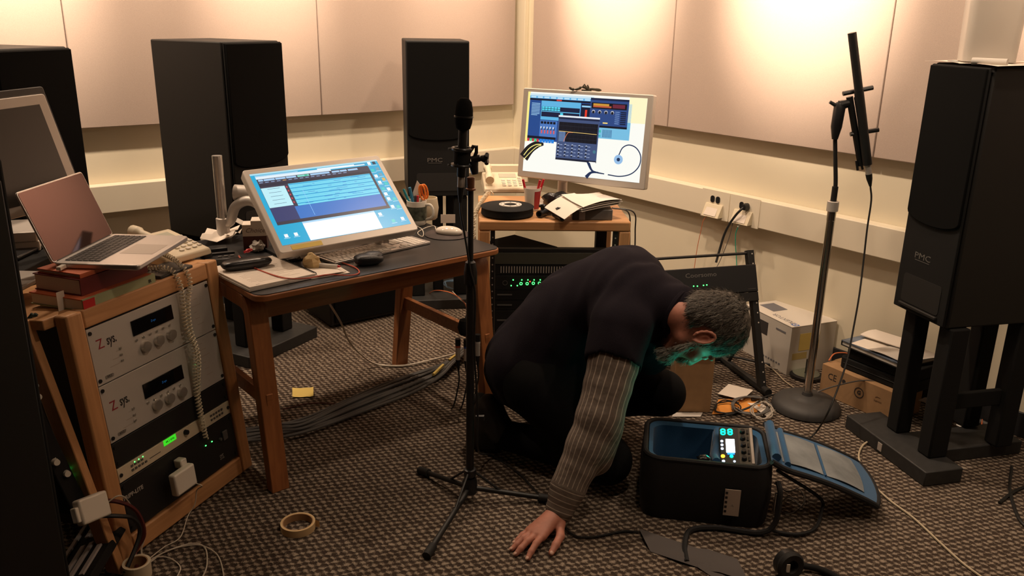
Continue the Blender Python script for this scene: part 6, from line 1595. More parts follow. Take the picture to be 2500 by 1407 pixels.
mb.add([(x, y, .0032) for x, y in ob_]+[(x, y, .20) for x, y in ot_]+[(x, y, .20) for x, y in it_]+[(x, y, .0032) for x, y in i_], [(j*n+i, j*n+(i+1) % n, ((j+1) % 4)*n+(i+1) % n, ((j+1) % 4)*n+i) for j in range(4) for i in range(n)])
mb.build('tub_wall', m_tub, tub)
pk = thing('paper_packet', 'creased paper packet on the right loudspeaker beside the plastic tub', 'packet', TM @ T(.075, .125, .008) @ RZ(20))
MB().b2((-.03, -.05, 0), (.05, .04, .018)).build('packet', mat('packet_grey', (0.16, 0.15, 0.15), 0.5, noise=.5, nscale=30), pk, bevel=.002)
MB().sheet([[(-.01+.06*i/3, -.05+.1*j/3, .024+.05*i/3+.01*j/3) for j in range(4)] for i in range(4)], .0008).build('loose_leaf', M_paper, pk)

# ================================================================== plugs and cords at the wall outlets
M1, w1 = outM[0]; M2_, w2_ = outM[1]
pg = thing('power_plug', 'black power plug with a heavy cord in the right wall outlet', 'plug', M2_ @ T(.0165, .026, .0085))
MB().lathe([(.001, .0), (.017, .0), (.018, .012), (.014, .026), (.001, .028)], 18).build('plug_head', M_blackplastic, pg)
MB().tube(smooth_path([(0, 0, .022), (-.012, -.020, .036), (-.030, -.045, .040), (-.055, -.090, .046), (-.075, -.15, .054), (-.080, -.22, .07), (-.078, -.28, .09)], 7), .0058, 9).build('cord', M_blackcable, pg)
cable('orange_cable', [M1 @ Vector((-.022, -.058, .030)), M1 @ Vector((-.040, -.085, .034)), M1 @ Vector((-.046, -.12, .034)), M1 @ Vector((-.060, -.22, .036)), M1 @ Vector((-.064, -.31, .040)), M1 @ Vector((-.066, -.46, .05))], .0016, M_orangecable, 'thin orange cable hanging from the left wall outlet')
cable('green_cable', [M2_ @ Vector((-.006, -.075, .030)), M2_ @ Vector((-.012, -.11, .034)), M2_ @ Vector((-.004, -.17, .036)), M2_ @ Vector((.012, -.23, .040)), M2_ @ Vector((.035, -.30, .06)), M2_ @ Vector((.045, -.42, .09))], .0024, M_greencable, 'green network cable hanging from the right wall outlet')
single(MB().tube([M2_ @ Vector((.002, -.0585, .026)), M2_ @ Vector((-.006, -.074, .030))], .0055, 8), 'network_plug', mat('clear_plug', (0.55, 0.60, 0.52), 0.2), 'clear plug of the green network cable', 'plug')
cable('grey_cable', [M2_ @ Vector((-.040, -.058, .028)), M2_ @ Vector((-.050, -.14, .034)), M2_ @ Vector((-.075, -.25, .05)), M2_ @ Vector((-.090, -.31, .07))], .0016, M_greycable, 'thin grey cable hanging behind the black power cord')

# ================================================================== floor cables under the desk
paths = []
rr = random.Random(5)
lbls = ['first', 'second', 'third', 'fourth', 'fifth', 'sixth', 'seventh', 'eighth', 'ninth']
for k in range(9):
    o1 = (k-4)*4.0; sw = [0, 1, 2, 3, 4, 5, 6, 7, 8]; rr.shuffle(sw)
    def at(px, py, s_, zz): return Pz(px+s_*.15*(k-4), py+s_*(k-4)*.55, zz)
    z = [.008+.0095*(i % 2) for i in (k, k+1, k)]
    zk = .008+.006*(k % 3)
    pts = [Pz(600, 1062+o1*.9, zk), Pz(665, 1055+o1*1.0-6*(k % 2), zk), Pz(740, 1035+o1*.8+4*(k % 3), zk+.008), Pz(830, 1005+o1*1.3, zk), Pz(920, 968+o1*1.5, zk), Pz(1010, 935+o1*1.4-3*(k % 2), zk), Pz(1075, 905+o1*.9, zk+.004), Pz(1105, 880+o1*.5, zk+.01), Pz(1128+k, 855+o1*.3, .02+.01*(k % 3))]
    cable('audio_cable', pts, .0062 if k % 3 else .0048, M_greycable, lbls[k]+' grey cable of the thick floor bundle under the desk, counted from the desk side', group='cables of the floor bundle', n=6)
cable('thin_cable', [Pz(690, 1000, .004), Pz(760, 985, .004), Pz(850, 985, .004), Pz(930, 960, .005)], .002, M_maroon, 'thin maroon cable beside the floor bundle')
for k, (a, b_) in enumerate((((1058, 915), (1082, 892)), ((1096, 880), (1112, 868)))):
    cable('cable_marker', [Pz(*a, .034), Pz(*b_, .040)], .0075, M_yellow, ['yellow marker sleeve on the floor bundle, nearer', 'yellow marker sleeve on the floor bundle, farther'][k], cat='marker')
cable('white_cable', [DM @ Vector((.30, .20, DZ-.03)), Pz(828, 780, .35), Pz(850, 830, .20), Pz(880, 865, .08), Pz(920, 890, .012), Pz(985, 893, .008), Pz(1050, 880, .010), Pz(1112, 864, .02)], .0042, M_whitecable, 'white cable hanging below the desk and curving over the carpet')
# cluster of XLR connectors hanging at the right desk leg
for k, (px, py, yy_, c, lb) in enumerate(((1118, 860, 3.02, M_redcord, 'hanging cable connector with a red ring by the right desk leg'), (1138, 862, 2.98, mat('blue_ring', (0.03, 0.08, 0.35), 0.4), 'hanging cable connector with a blue ring by the right desk leg'), (1166, 850, 3.0, M_paper2, 'hanging cable connector nearest the right desk leg'))):
    xq = Py(px, py, yy_)
    xl = thing('cable_connector', lb, 'connector', xq)
    MB().cyl((0, 0, .02), (0, 0, -.030), .0095, n=14).build('barrel', M_alupaint, xl)
    MB().cyl((0, 0, -.0302), (.002, 0, -.075), .0092, .0045, 12).build('boot', M_rubber, xl)
    MB().cyl((0, 0, .0202), (0, 0, .028), .0100, n=14).build('colour_ring', c, xl)
    MB().cyl((0, 0, .0282), (0, 0, .055), .0105, n=14).build('socket_end', M_black, xl)
    MB().tube(smooth_path([(0.002, 0, -.073), (.004, 0, -.12), (-.01, .01, -.20), (-.02, .03, -.24), (-.03, .06, max(-xq.z+.006, -.27))], 5), .003, 6).build('cord', M_blackcable, xl)
q = Py(1136, 800, 3.0)
o = single(MB().lathe([(.001, -.03), (.022, -.026), (.030, 0), (.022, .03), (.001, .036)], 14), 'cable_tie_bundle', M_blackmat, 'black wrapped knot of cables by the right desk leg', 'cable knot', loc=(0, 0, 0)); o.location = q
cable('orange_cable', [q+Vector((0, 0, .03)), Py(1140, 770, 3.02), Py(1134, 740, 3.04), Pz(1100, 715, .25), Pz(1060, 710, .10), Pz(1040, 725, .02)], .0025, M_orangecable, 'orange cable rising from the black knot of cables')
cable('black_cable', [q+Vector((0, 0, .034)), Py(1150, 740, 3.04), Py(1150, 690, 3.05), DM @ Vector((DLn-.10, .10, DZ-.045))], .004, M_blackcable, 'black cord holding the knot of cables below the desk top')
# coiled blue and orange cables behind the desk
for k in range(3): loop_cable('coiled_cable', 1110+4*k, 690+3*k, 34, 12, 3, .0042, M_bluecable, ['blue cable coil on the carpet behind the desk, lowest', 'blue cable coil on the carpet behind the desk, middle', 'blue cable coil on the carpet behind the desk, top'][k], z0=.01+.018*k, seed=20+k)
for k in range(3): loop_cable('coiled_cable', 1085+14*k, 722+4*k, 46, 9, 2, .0036, M_orangecable, ['left orange cable coil on the carpet behind the desk', 'middle orange cable coil on the carpet behind the desk', 'right orange cable coil on the carpet behind the desk'][k], z0=.008, seed=30+k)
cable('white_cable', [Pz(1105, 712, .10), Pz(1120, 728, .12), Pz(1137, 742, .15)], .0022, M_whitecable, 'short white cable end beside the orange coils')
cable('black_cable', [Pz(1030, 700, .012), Pz(1060, 690, .012), Pz(1100, 705, .012), Pz(1135, 735, .014)], .0032, M_blackcable, 'black cable crossing the orange coils behind the desk')

rl = bpy.data.lights.new('recorder_meter_light', 'AREA'); rl.energy = 0.42; rl.color = (0.0, 1.0, 0.62); rl.size = .04
rlo = bpy.data.objects.new('recorder_meter_light', rl); COL.objects.link(rlo); rlo.matrix_world = RCM @ T(-.03, RH3*.35, .006) @ RX(180)
# ================================================================== the kneeling man
def surface_nets(F, org, h):
    S = F < 0; nx_, ny_, nz_ = F.shape
    cnt = np.zeros((nx_-1, ny_-1, nz_-1), np.int8)
    for i in (0, 1):
        for j in (0, 1):
            for k in (0, 1): cnt += S[i:nx_-1+i, j:ny_-1+j, k:nz_-1+k]
    mask = (cnt > 0) & (cnt < 8); idx = -np.ones(mask.shape, np.int64)
    cells = np.argwhere(mask); idx[mask] = np.arange(len(cells))
    acc = np.zeros((len(cells), 3)); num = np.zeros(len(cells))
    corners = [(i, j, k) for i in (0, 1) for j in (0, 1) for k in (0, 1)]
    for a in corners:
        for ax_ in range(3):
            if a[ax_]: continue
            b = list(a); b[ax_] = 1
            fa = F[cells[:, 0]+a[0], cells[:, 1]+a[1], cells[:, 2]+a[2]]; fb = F[cells[:, 0]+b[0], cells[:, 1]+b[1], cells[:, 2]+b[2]]
            m = (fa < 0) != (fb < 0); t = np.where(m, fa/np.where(fa-fb == 0, 1, fa-fb), 0)
            p = np.array(a, float)[None, :].repeat(len(cells), 0); p[:, ax_] += t
            acc[m] += p[m]; num[m] += 1
    V = (cells+acc/num[:, None])*h+org
    faces = []
    for ax_ in range(3):
        A = S; sl0 = [slice(None)]*3; sl1 = [slice(None)]*3; sl0[ax_] = slice(0, -1); sl1[ax_] = slice(1, None)
        ch = A[tuple(sl0)] != A[tuple(sl1)]; e = np.argwhere(ch)
        o1, o2 = [(1, 2), (2, 0), (0, 1)][ax_]
        ok = (e[:, o1] > 0) & (e[:, o2] > 0) & (e[:, o1] < F.shape[o1]-1) & (e[:, o2] < F.shape[o2]-1); e = e[ok]
        def cid(d1, d2):
            c = e.copy(); c[:, o1] += d1; c[:, o2] += d2; return idx[c[:, 0], c[:, 1], c[:, 2]]
        q = np.stack([cid(-1, -1), cid(0, -1), cid(0, 0), cid(-1, 0)], 1)
        ins = S[e[:, 0], e[:, 1], e[:, 2]]; q[~ins] = q[~ins][:, ::-1]
        faces.append(q)
    return V, np.concatenate(faces)
class SDF:
    def __init__(s, lo, hi, h):
        s.lo = np.array(lo, float); s.h = h; s.n = np.ceil((np.array(hi)-s.lo)/h).astype(int)+1
        s.F = np.full(s.n, .2, np.float32); s.D = np.full(s.n, 1.0, np.float32); s.lab = np.zeros(s.n, np.int8)
    def _box(s, lo, hi):
        a = np.clip(np.floor((np.array(lo)-s.lo)/s.h).astype(int), 0, s.n); b = np.clip(np.ceil((np.array(hi)-s.lo)/s.h).astype(int)+1, 0, s.n)
        sl = tuple(slice(x, y) for x, y in zip(a, b))
        ax_ = [s.lo[i]+s.h*np.arange(a[i], b[i]) for i in range(3)]
        return sl, np.meshgrid(*ax_, indexing='ij')
    def put(s, sl, d, lab, k):
        if d.size == 0: return
        F = s.F[sl]
        if k > 0:
            hh = np.clip(.5+.5*(F-d)/k, 0, 1); s.F[sl] = F*(1-hh)+d*hh-k*hh*(1-hh)
        else: s.F[sl] = np.minimum(F, d)
        m = d < s.D[sl]; s.D[sl] = np.where(m, d, s.D[sl]); s.lab[sl] = np.where(m, lab, s.lab[sl])
    def cap(s, a, b, ra, rb, lab=0, k=.03):
        a = np.array(a, float); b = np.array(b, float); r = max(ra, rb)+.08
        sl, (X, Y, Z) = s._box(np.minimum(a, b)-r, np.maximum(a, b)+r)
        ab = b-a; t = np.clip(((X-a[0])*ab[0]+(Y-a[1])*ab[1]+(Z-a[2])*ab[2])/max(1e-9, ab@ab), 0, 1)
        d = np.sqrt((X-a[0]-t*ab[0])**2+(Y-a[1]-t*ab[1])**2+(Z-a[2]-t*ab[2])**2)-(ra+(rb-ra)*t)
        s.put(sl, d.astype(np.float32), lab, k); return s
    def ell(s, c, r, R=None, lab=0, k=.03, cut=False):
        c = np.array(c, float); r = np.array(r, float); R = np.eye(3) if R is None else np.array(R)
        m = r.max()+.08; sl, (X, Y, Z) = s._box(c-m, c+m)
        P = np.stack([X-c[0], Y-c[1], Z-c[2]], -1) @ R       # columns of R are the local axes
        q = np.sqrt(((P/r)**2).sum(-1)); g = np.sqrt(((P/r**2)**2).sum(-1))+1e-6
        d = (q*(q-1)/g).astype(np.float32)
        if cut: 
            F = s.F[sl]; kk = max(k, 1e-4); hh = np.clip(.5-.5*(F+d)/kk, 0, 1); s.F[sl] = F*(1-hh)-d*hh+kk*hh*(1-hh); return s
        s.put(sl, d, lab, k); return s
    def chain(s, pts, rs, lab=0, k=.03):
        for i in range(len(pts)-1): s.cap(pts[i], pts[i+1], rs[i], rs[i+1], lab, k)
        return s
    def mesh(s): 
        V, Q = surface_nets(s.F, s.lo, s.h)
        ii = np.clip(np.round((V-s.lo)/s.h).astype(int), 0, s.n-1); return V, Q, s.lab[ii[:, 0], ii[:, 1], ii[:, 2]]
def mesh_np(name, V, Q, mats, fmat, parent, attrs=None):
    iv = np.array(WM[parent].inverted()); V2 = V @ iv[:3, :3].T+iv[:3, 3]
    me = bpy.data.meshes.new(name); me.from_pydata(V2.tolist(), [], Q.tolist()); me.update()
    for m in mats: me.materials.append(m)
    me.polygons.foreach_set('use_smooth', [True]*len(Q)); me.polygons.foreach_set('material_index', fmat.astype(np.int32))
    for k, v in (attrs or {}).items():
        a = me.attributes.new(k, 'FLOAT', 'POINT'); a.data.foreach_set('value', v.astype(np.float32))
    o = bpy.data.objects.new(name, me); COL.objects.link(o); o.parent = parent; WM[o] = WM[parent].copy(); return o
def relax(V, Q, it=2, lam=.5):
    for _ in range(it):
        acc = np.zeros_like(V); n = np.zeros(len(V))
        for a, b in ((0, 1), (1, 2), (2, 3), (3, 0)):
            np.add.at(acc, Q[:, a], V[Q[:, b]]); np.add.at(acc, Q[:, b], V[Q[:, a]]); np.add.at(n, Q[:, a], 1); np.add.at(n, Q[:, b], 1)
        V = V+(acc/np.maximum(n, 1)[:, None]-V)*lam
    return V
A3 = lambda v: np.array(tuple(v), float)
man = thing('person', 'man kneeling on the carpet, head bent over a bag, dark vest over a striped shirt', 'person', (.28, 2.62, 0))

# joints
pelvis = np.array([.115, 2.78, .355]); waist = np.array([.205, 2.775, .535]); chest = np.array([.335, 2.74, .615]); upper = np.array([.405, 2.70, .635])
neckb = A3(Py(1582, 728, 2.61)); 
shR = np.array([.345, 2.495, .565]); elR = np.array([.268, 2.385, .335]); wrR = np.array([.166, 2.282, .082])
shL = np.array([.455, 2.895, .575]); elL = np.array([.41, 3.00, .39]); wrL = np.array([.47, 2.95, .27])
hipR = np.array([.10, 2.66, .30]); knR = np.array([.325, 2.515, .105]); anR = np.array([-.015, 2.715, .085])
hipL = np.array([.14, 2.90, .30]); knL = np.array([.545, 2.79, .225]); anL = np.array([.28, 2.96, .085])
SHIRT, PANTS, SKIN = 0, 1, 2
def torso(s, g, lab, k=.05):
    def el(c, r, yaw=0, pit=0):
        M = (Matrix.Rotation(math.radians(yaw), 3, 'Z') @ Matrix.Rotation(math.radians(pit), 3, 'Y')); s.ell(c, [x+g for x in r], np.array(M), lab, k)
    el(pelvis+[0, 0, .0], (.155, .175, .150), 0, -40)
    el(waist, (.165, .170, .135), 0, -38)
    el(chest, (.175, .185, .135), -4, -25)
    el(upper+[-.02, 0, .02], (.115, .195, .105), -6, -12)
    s.cap(shR+[.01, .05, .015], shL+[0, -.05, .02], .085+g, .088+g, lab, k)
B = SDF((-.30, 2.15, -.02), (1.0, 3.12, .92), .0065)
torso(B, -.012, SHIRT)
# trousers
for (hp_, kn_, an_) in ((hipR, knR, anR), (hipL, knL, anL)):
    B.cap(hp_, kn_, .118, .078, PANTS, .05); B.cap(kn_, an_, .074, .052, PANTS, .035)
B.ell(pelvis+[-.03, 0, -.02], (.15, .19, .15), None, PANTS, .05)
# sleeves with folds
def sleeve(s, a, b, c, up=True):
    n = 9
    for (p, q, r0_, r1_) in ((a, b, .076, .070), (b, c, .068, .046)):
        for i in range(n):
            t0, t1 = i/n, (i+1)/n
            w0 = .0035*math.sin(i*2.3)+.002*math.sin(i*5.1); w1 = .0035*math.sin((i+1)*2.3)+.002*math.sin((i+1)*5.1)
            s.cap(p+(q-p)*t0, p+(q-p)*t1, r0_+(r1_-r0_)*t0+w0, r0_+(r1_-r0_)*t1+w1, SHIRT, .014)
dirF = (wrR-elR)/np.linalg.norm(wrR-elR)
sleeve(B, shR, elR+[.012, -.005, 0], wrR-dirF*.02)
B.cap(elR+[.020, -.010, -.05], elR+[.0, -.02, -.14], .062, .056, SHIRT, .02)
B.cap(wrR-dirF*.085, wrR-dirF*.055, .052, .056, SHIRT, .012)          # blouse above the cuff
B.cap(wrR-dirF*.050, wrR+dirF*.018, .0465, .0450, SHIRT, .004)          # cuff
sleeve(B, shL, elL, wrL)
dl = (wrL-elL)/np.linalg.norm(wrL-elL)
# neck
hc = A3(Py(1722, 800, 2.52))
hU = Vector((.93, -.10, .06)).normalized(); hF = Vector((.16, .14, -1)); hF = (hF-hU*hF.dot(hU)).normalized(); hR = hF.cross(hU)
HR = np.stack([A3(hR), A3(hF), A3(hU)], 1); HS = 1.10
def hp3(r, f, u): return hc+HR @ np.array([r, f, u])*HS
B.cap(neckb+[-.02, 0, 0], hp3(0, -.035, -.045), .064, .060, SKIN, .03)
V, Q, lab = B.mesh(); V = relax(V, Q, 2)
# stripe coordinates along the right and left arms
def arm_coord(V, a, b, c):
    best = np.full(len(V), 9.); u = np.zeros(len(V)); w = np.zeros(len(V)); L0 = 0
    ref = np.array([.35, -.9, .25])
    for (p, q) in ((a, b), (b, c+(c-b)*.2)):
        ab = q-p; L = np.linalg.norm(ab); ab = ab/L; t = np.clip((V-p) @ ab, 0 if L0 else -.2, L); d = V-p-t[:, None]*ab; dist = np.linalg.norm(d, axis=1)
        e1 = ref-ab*(ref @ ab); e1 /= np.linalg.norm(e1); e2 = np.cross(ab, e1)
        ang_ = np.arctan2(d @ e2, d @ e1)*.062
        m = dist < best; best = np.where(m, dist, best); u = np.where(m, ang_, u); w = np.where(m, L0+t, w); L0 += L
    return u, w, L0
u1, w1, LT_ = arm_coord(V, shR, elR, wrR)
u2, w2, LT2 = arm_coord(V, shL, elL, wrL)
isL = np.linalg.norm(V-shL, axis=1) < np.linalg.norm(V-shR, axis=1)
su_ = np.where(isL, u2, u1); sw_ = np.where(isL, w2, w1)
Ltot = np.linalg.norm(elR-shR)+np.linalg.norm(wrR-elR)
cuff = ((~isL) & (sw_ > Ltot-.055) & (np.linalg.norm(V-wrR, axis=1) < .12)).astype(float)
fl_ = lab[Q].astype(int); fm = np.where((fl_ == SKIN).sum(1) > 2, SKIN, np.where((fl_ == PANTS).sum(1) > 1, PANTS, SHIRT))
# striped shirt cloth
msh = bpy.data.materials.new('striped_shirt'); msh.use_nodes = True; nt = msh.node_tree; bs = nt.nodes['Principled BSDF']; bs.inputs['Roughness'].default_value = .9
def nd(t, **k):
    n_ = nt.nodes.new(t)
    for a, v in k.items(): setattr(n_, a, v)
    return n_
au, aw, ac = [nd('ShaderNodeAttribute', attribute_name=q) for q in ('stripe_u', 'stripe_w', 'cuff')]
mixc = nd('ShaderNodeMix'); nt.links.new(ac.outputs['Fac'], mixc.inputs['Factor']); nt.links.new(au.outputs['Fac'], mixc.inputs['A']); nt.links.new(aw.outputs['Fac'], mixc.inputs['B'])
dv_ = nd('ShaderNodeMath', operation='DIVIDE'); dv_.inputs[1].default_value = .0165; nt.links.new(mixc.outputs['Result'], dv_.inputs[0])
fr1 = nd('ShaderNodeMath', operation='FRACT'); nt.links.new(dv_.outputs[0], fr1.inputs[0])
lt = nd('ShaderNodeMath', operation='LESS_THAN'); lt.inputs[1].default_value = .15; nt.links.new(fr1.outputs[0], lt.inputs[0])
mc_ = nd('ShaderNodeMix', data_type='RGBA'); nt.links.new(lt.outputs[0], mc_.inputs['Factor'])
mc_.inputs['A'].default_value = (.135, .105, .086, 1); mc_.inputs['B'].default_value = (.40, .34, .28, 1)
nt.links.new(mc_.outputs['Result'], bs.inputs['Base Color'])
nz_ = nd('ShaderNodeTexNoise'); nz_.inputs['Scale'].default_value = 22; bp_ = nd('ShaderNodeBump'); bp_.inputs['Strength'].default_value = .35; bp_.inputs['Distance'].default_value = .012
nt.links.new(nz_.outputs['Fac'], bp_.inputs['Height']); nt.links.new(bp_.outputs['Normal'], bs.inputs['Normal'])

# hand (right), flat on the carpet with spread fingers
Hs = SDF((-.08, 2.03, -.005), (.24, 2.35, .13), .0024)
kn_ = {'pinky': [(.066, 2.217, .026), (.045, 2.203, .021), (.033, 2.190, .014), (.022, 2.181, .0085)],
       'ring': [(.074, 2.200, .030), (.048, 2.178, .027), (.028, 2.160, .016), (.014, 2.148, .0085)],
       'middle': [(.086, 2.186, .033), (.060, 2.160, .029), (.040, 2.138, .018), (.026, 2.124, .0085)],
       'index': [(.103, 2.178, .033), (.084, 2.146, .030), (.070, 2.122, .019), (.060, 2.104, .0085)],
       'thumb': [(.158, 2.236, .036), (.158, 2.190, .026), (.143, 2.156, .020), (.129, 2.130, .0100)]}
rad = {'pinky': (.0095, .0085, .0078, .0068), 'ring': (.0108, .0098, .009, .0076), 'middle': (.0112, .0102, .0094, .0078), 'index': (.0110, .0100, .0092, .0078), 'thumb': (.0150, .0125, .0115, .0088)}
wrist = np.array([.160, 2.276, .062])
Hs.cap(wrR+[-.004, .0, .01], wrist, .030, .0285, SKIN, .012)
for f_ in ('pinky', 'ring', 'middle', 'index'):
    Hs.cap(wrist+(np.array(kn_[f_][0])-wrist)*.15, kn_[f_][0], .022, .0140, SKIN, .014)
Hs.cap(wrist, kn_['thumb'][0], .022, .0165, SKIN, .012)
for f_, ps in kn_.items(): Hs.chain([np.array(p) for p in ps], rad[f_], SKIN, .004 if f_ != 'thumb' else .006)
V2, Q2, l2 = Hs.mesh(); V2 = relax(V2, Q2, 1)

# head with face
_ell, _cap = SDF.ell, SDF.cap
class HSDF(SDF):
    def ell(s, c, r, R=None, lab=0, k=.03, cut=False): return _ell(s, c, np.array(r)*HS, R, lab, k, cut)
    def cap(s, a, b, ra, rb, lab=0, k=.03): return _cap(s, a, b, ra*HS, rb*HS, lab, k)
Hd = HSDF(hc-.21, hc+.21, .0038)
Hd.ell(hp3(0, -.008, .030), (.074, .096, .090), HR, SKIN, .02)                   # skull
Hd.ell(hp3(0, .030, -.045), (.058, .064, .070), HR, SKIN, .03)                   # face
Hd.ell(hp3(0, .058, -.098), (.034, .030, .026), HR, SKIN, .02)                   # chin
Hd.cap(hp3(-.050, .000, -.075), hp3(-.022, .066, -.100), .020, .020, SKIN, .02); Hd.cap(hp3(.050, .000, -.075), hp3(.022, .066, -.100), .020, .020, SKIN, .02)
Hd.cap(hp3(0, .090, .005), hp3(0, .112, -.040), .008, .0135, SKIN, .012)         # nose
for sgn in (-1, 1):
    Hd.ell(hp3(sgn*.012, .100, -.044), (.009, .010, .008), HR, SKIN, .006)
    Hd.cap(hp3(sgn*.012, .090, .016), hp3(sgn*.045, .078, .016), .008, .007, SKIN, .012)  # brow
    Hd.ell(hp3(sgn*.031, .094, -.001), (.017, .012, .012), HR, SKIN, .008, cut=True)      # eye socket
    Hd.ell(hp3(sgn*.043, .062, -.035), (.020, .022, .018), HR, SKIN, .02)
    # ear: rim ring and lobe
    ec = hp3(sgn*.076, -.012, -.012)
    for i in range(11):
        a0 = math.radians(-70+i*28); a1 = math.radians(-70+(i+1)*28)
        f = lambda a: ec+HS*HR @ np.array([sgn*(.010+.004*math.cos(a)*-1), -.004+.0165*-math.cos(a), .030*math.sin(a)])
        Hd.cap(f(a0), f(a1), .0044, .0044, SKIN, .004)
    Hd.ell(ec+HS*HR @ np.array([sgn*.003, 0, 0]), (.0065, .014, .026), HR, SKIN, .004)
    Hd.ell(ec+HS*HR @ np.array([sgn*.007, .006, -.028]), (.005, .007, .008), HR, SKIN, .004)
    Hd.ell(ec+HS*HR @ np.array([sgn*.012, .002, .002]), (.006, .006, .010), HR, SKIN, .003, cut=True)
Hd.cap(hp3(-.018, .098, -.070), hp3(.018, .098, -.070), .0065, .0065, SKIN, .006); Hd.cap(hp3(-.016, .096, -.080), hp3(.016, .096, -.080), .007, .007, SKIN, .006)
Hd.cap(hp3(0, -.035, -.040), hp3(.012, -.048, -.078), .056, .050, SKIN, .03)        # neck stump into the body
V3, Q3, l3 = Hd.mesh(); V3 = relax(V3, Q3, 1)
o1, o2 = len(V), len(V)+len(V2)
VV = np.concatenate([V, V2, V3]); QQ = np.concatenate([Q, Q2+o1, Q3+o2]); FMt = np.concatenate([fm, np.full(len(Q2)+len(Q3), SKIN)])
z0 = np.zeros(len(V2)+len(V3))
VV[:, 2] = np.maximum(VV[:, 2], .0015)
body = mesh_np('body', VV, QQ, [msh, M_pants, M_skin], FMt, man, {'stripe_u': np.concatenate([su_, z0]), 'stripe_w': np.concatenate([sw_, z0]), 'cuff': np.concatenate([cuff, z0])})
# finger nails, eyes
for f_ in kn_:
    a, b = np.array(kn_[f_][2]), np.array(kn_[f_][3]); d_ = (b-a)/np.linalg.norm(b-a); up = np.array([0, 0, 1.]); up = up-d_*(up @ d_); up /= np.linalg.norm(up)
    if f_ == 'thumb': up = up+np.array([.5, -.35, 0]); up -= d_*(up @ d_); up /= np.linalg.norm(up)
    r_ = rad[f_][3]; c = b+up*r_*.80+d_*r_*.25; Mn = frame(Vector(c), Vector(d_), Vector(np.cross(up, d_)))
    MB().ell((0, 0, 0), (r_*.85, r_*.68, r_*.26), 10, 6, Mn).build('finger_nail', M_nail, body, world=True)
for sgn in (-1, 1):
    MB().ell((0, 0, 0), (.0115, .0115, .0115), 14, 10, Matrix.Translation(Vector(hp3(sgn*.031, .078, -.001)))).build('eye', mat('eye_white', (.6, .55, .5), .2), body, world=True)

# vest: shell over the torso with openings for neck and arms
Vs = SDF((-.15, 2.3, .05), (.72, 3.12, .90), .0065)
torso(Vs, .006, 0)
Vs.cap(pelvis+[-.04, -.02, -.03], pelvis+[-.04, .03, -.03], .165, .165, 0, .05)
Vs.cap(neckb+[-.03, -.02, -.015], neckb+[-.015, .0, .01], .085, .078, 0, .04)
Vs.cap(shR+[0, .01, .01], shR+(elR-shR)*.34, .098, .094, 0, .04)
nq_ = hp3(0, -.03, -.05)-neckb; nq_ /= np.linalg.norm(nq_)
Vs.cap(neckb, neckb+nq_*.095+[0, 0, .005], .100, .086, 0, .03)
Vs.cap(neckb+[.035, 0, -.04], [.485, 2.74, .40], .080, .075, 0, .05)
Vs.ell((pelvis+waist)/2+[-.02, 0, .01], (.150, .175, .13), np.array(Matrix.Rotation(math.radians(-45), 3, 'Y')), 0, .05)
# wrinkles
X, Y, Z = np.meshgrid(*[Vs.lo[i]+Vs.h*np.arange(Vs.n[i]) for i in range(3)], indexing='ij')
Vs.F += (.0035*np.sin(38*X+22*Z+9*np.sin(11*Y))*np.sin(17*Y-13*X)+.002*np.sin(70*X-40*Z+20*Y)).astype(np.float32)
# openings
def cutcap(s, a, b, ra, rb, k=.008):
    sl, (X, Y, Z) = s._box(np.minimum(a, b)-max(ra, rb)-.06, np.maximum(a, b)+max(ra, rb)+.06); ab = b-a
    t = np.clip(((X-a[0])*ab[0]+(Y-a[1])*ab[1]+(Z-a[2])*ab[2])/(ab @ ab), 0, 1)
    d = np.sqrt((X-a[0]-t*ab[0])**2+(Y-a[1]-t*ab[1])**2+(Z-a[2]-t*ab[2])**2)-(ra+(rb-ra)*t)
    F = s.F[sl]; hh = np.clip(.5-.5*(F+d)/k, 0, 1); s.F[sl] = F*(1-hh)-d*hh+k*hh*(1-hh)
cutcap(Vs, shR+(elR-shR)*.47+[.0, -.02, -.01], elR+(elR-shR)*.3, .094, .11)
cutcap(Vs, shL+(elL-shL)*.50, elL, .095, .10)
nd_ = hp3(0, -.03, -.05)-neckb; nd_ /= np.linalg.norm(nd_)
cutcap(Vs, neckb+nd_*.208, neckb+nd_*.40, .090, .11)
V4, Q4, l4 = Vs.mesh(); V4 = relax(V4, Q4, 2)
vest = mesh_np('vest', V4, Q4, [M_navy], np.zeros(len(Q4)), man)
# rolled rims of neck and armhole
def ring_on(c, n, r, squ=1.0):
    n = Vector(n).normalized(); u = n.cross(Vector((0, 0, 1))).normalized(); w = n.cross(u)
    return [Vector(c)+u*r*math.cos(t)*squ+w*r*math.sin(t) for t in [2*math.pi*i/26 for i in range(26)]]
MB().tube(ring_on(neckb+nd_*.112, nd_, .078), .012, 8, closed=True).build('collar', M_navy, vest, world=True)
MB().tube(ring_on(neckb+nd_*.118, nd_, .068), .009, 8, closed=True).build('shirt_collar', msh, body, world=True)

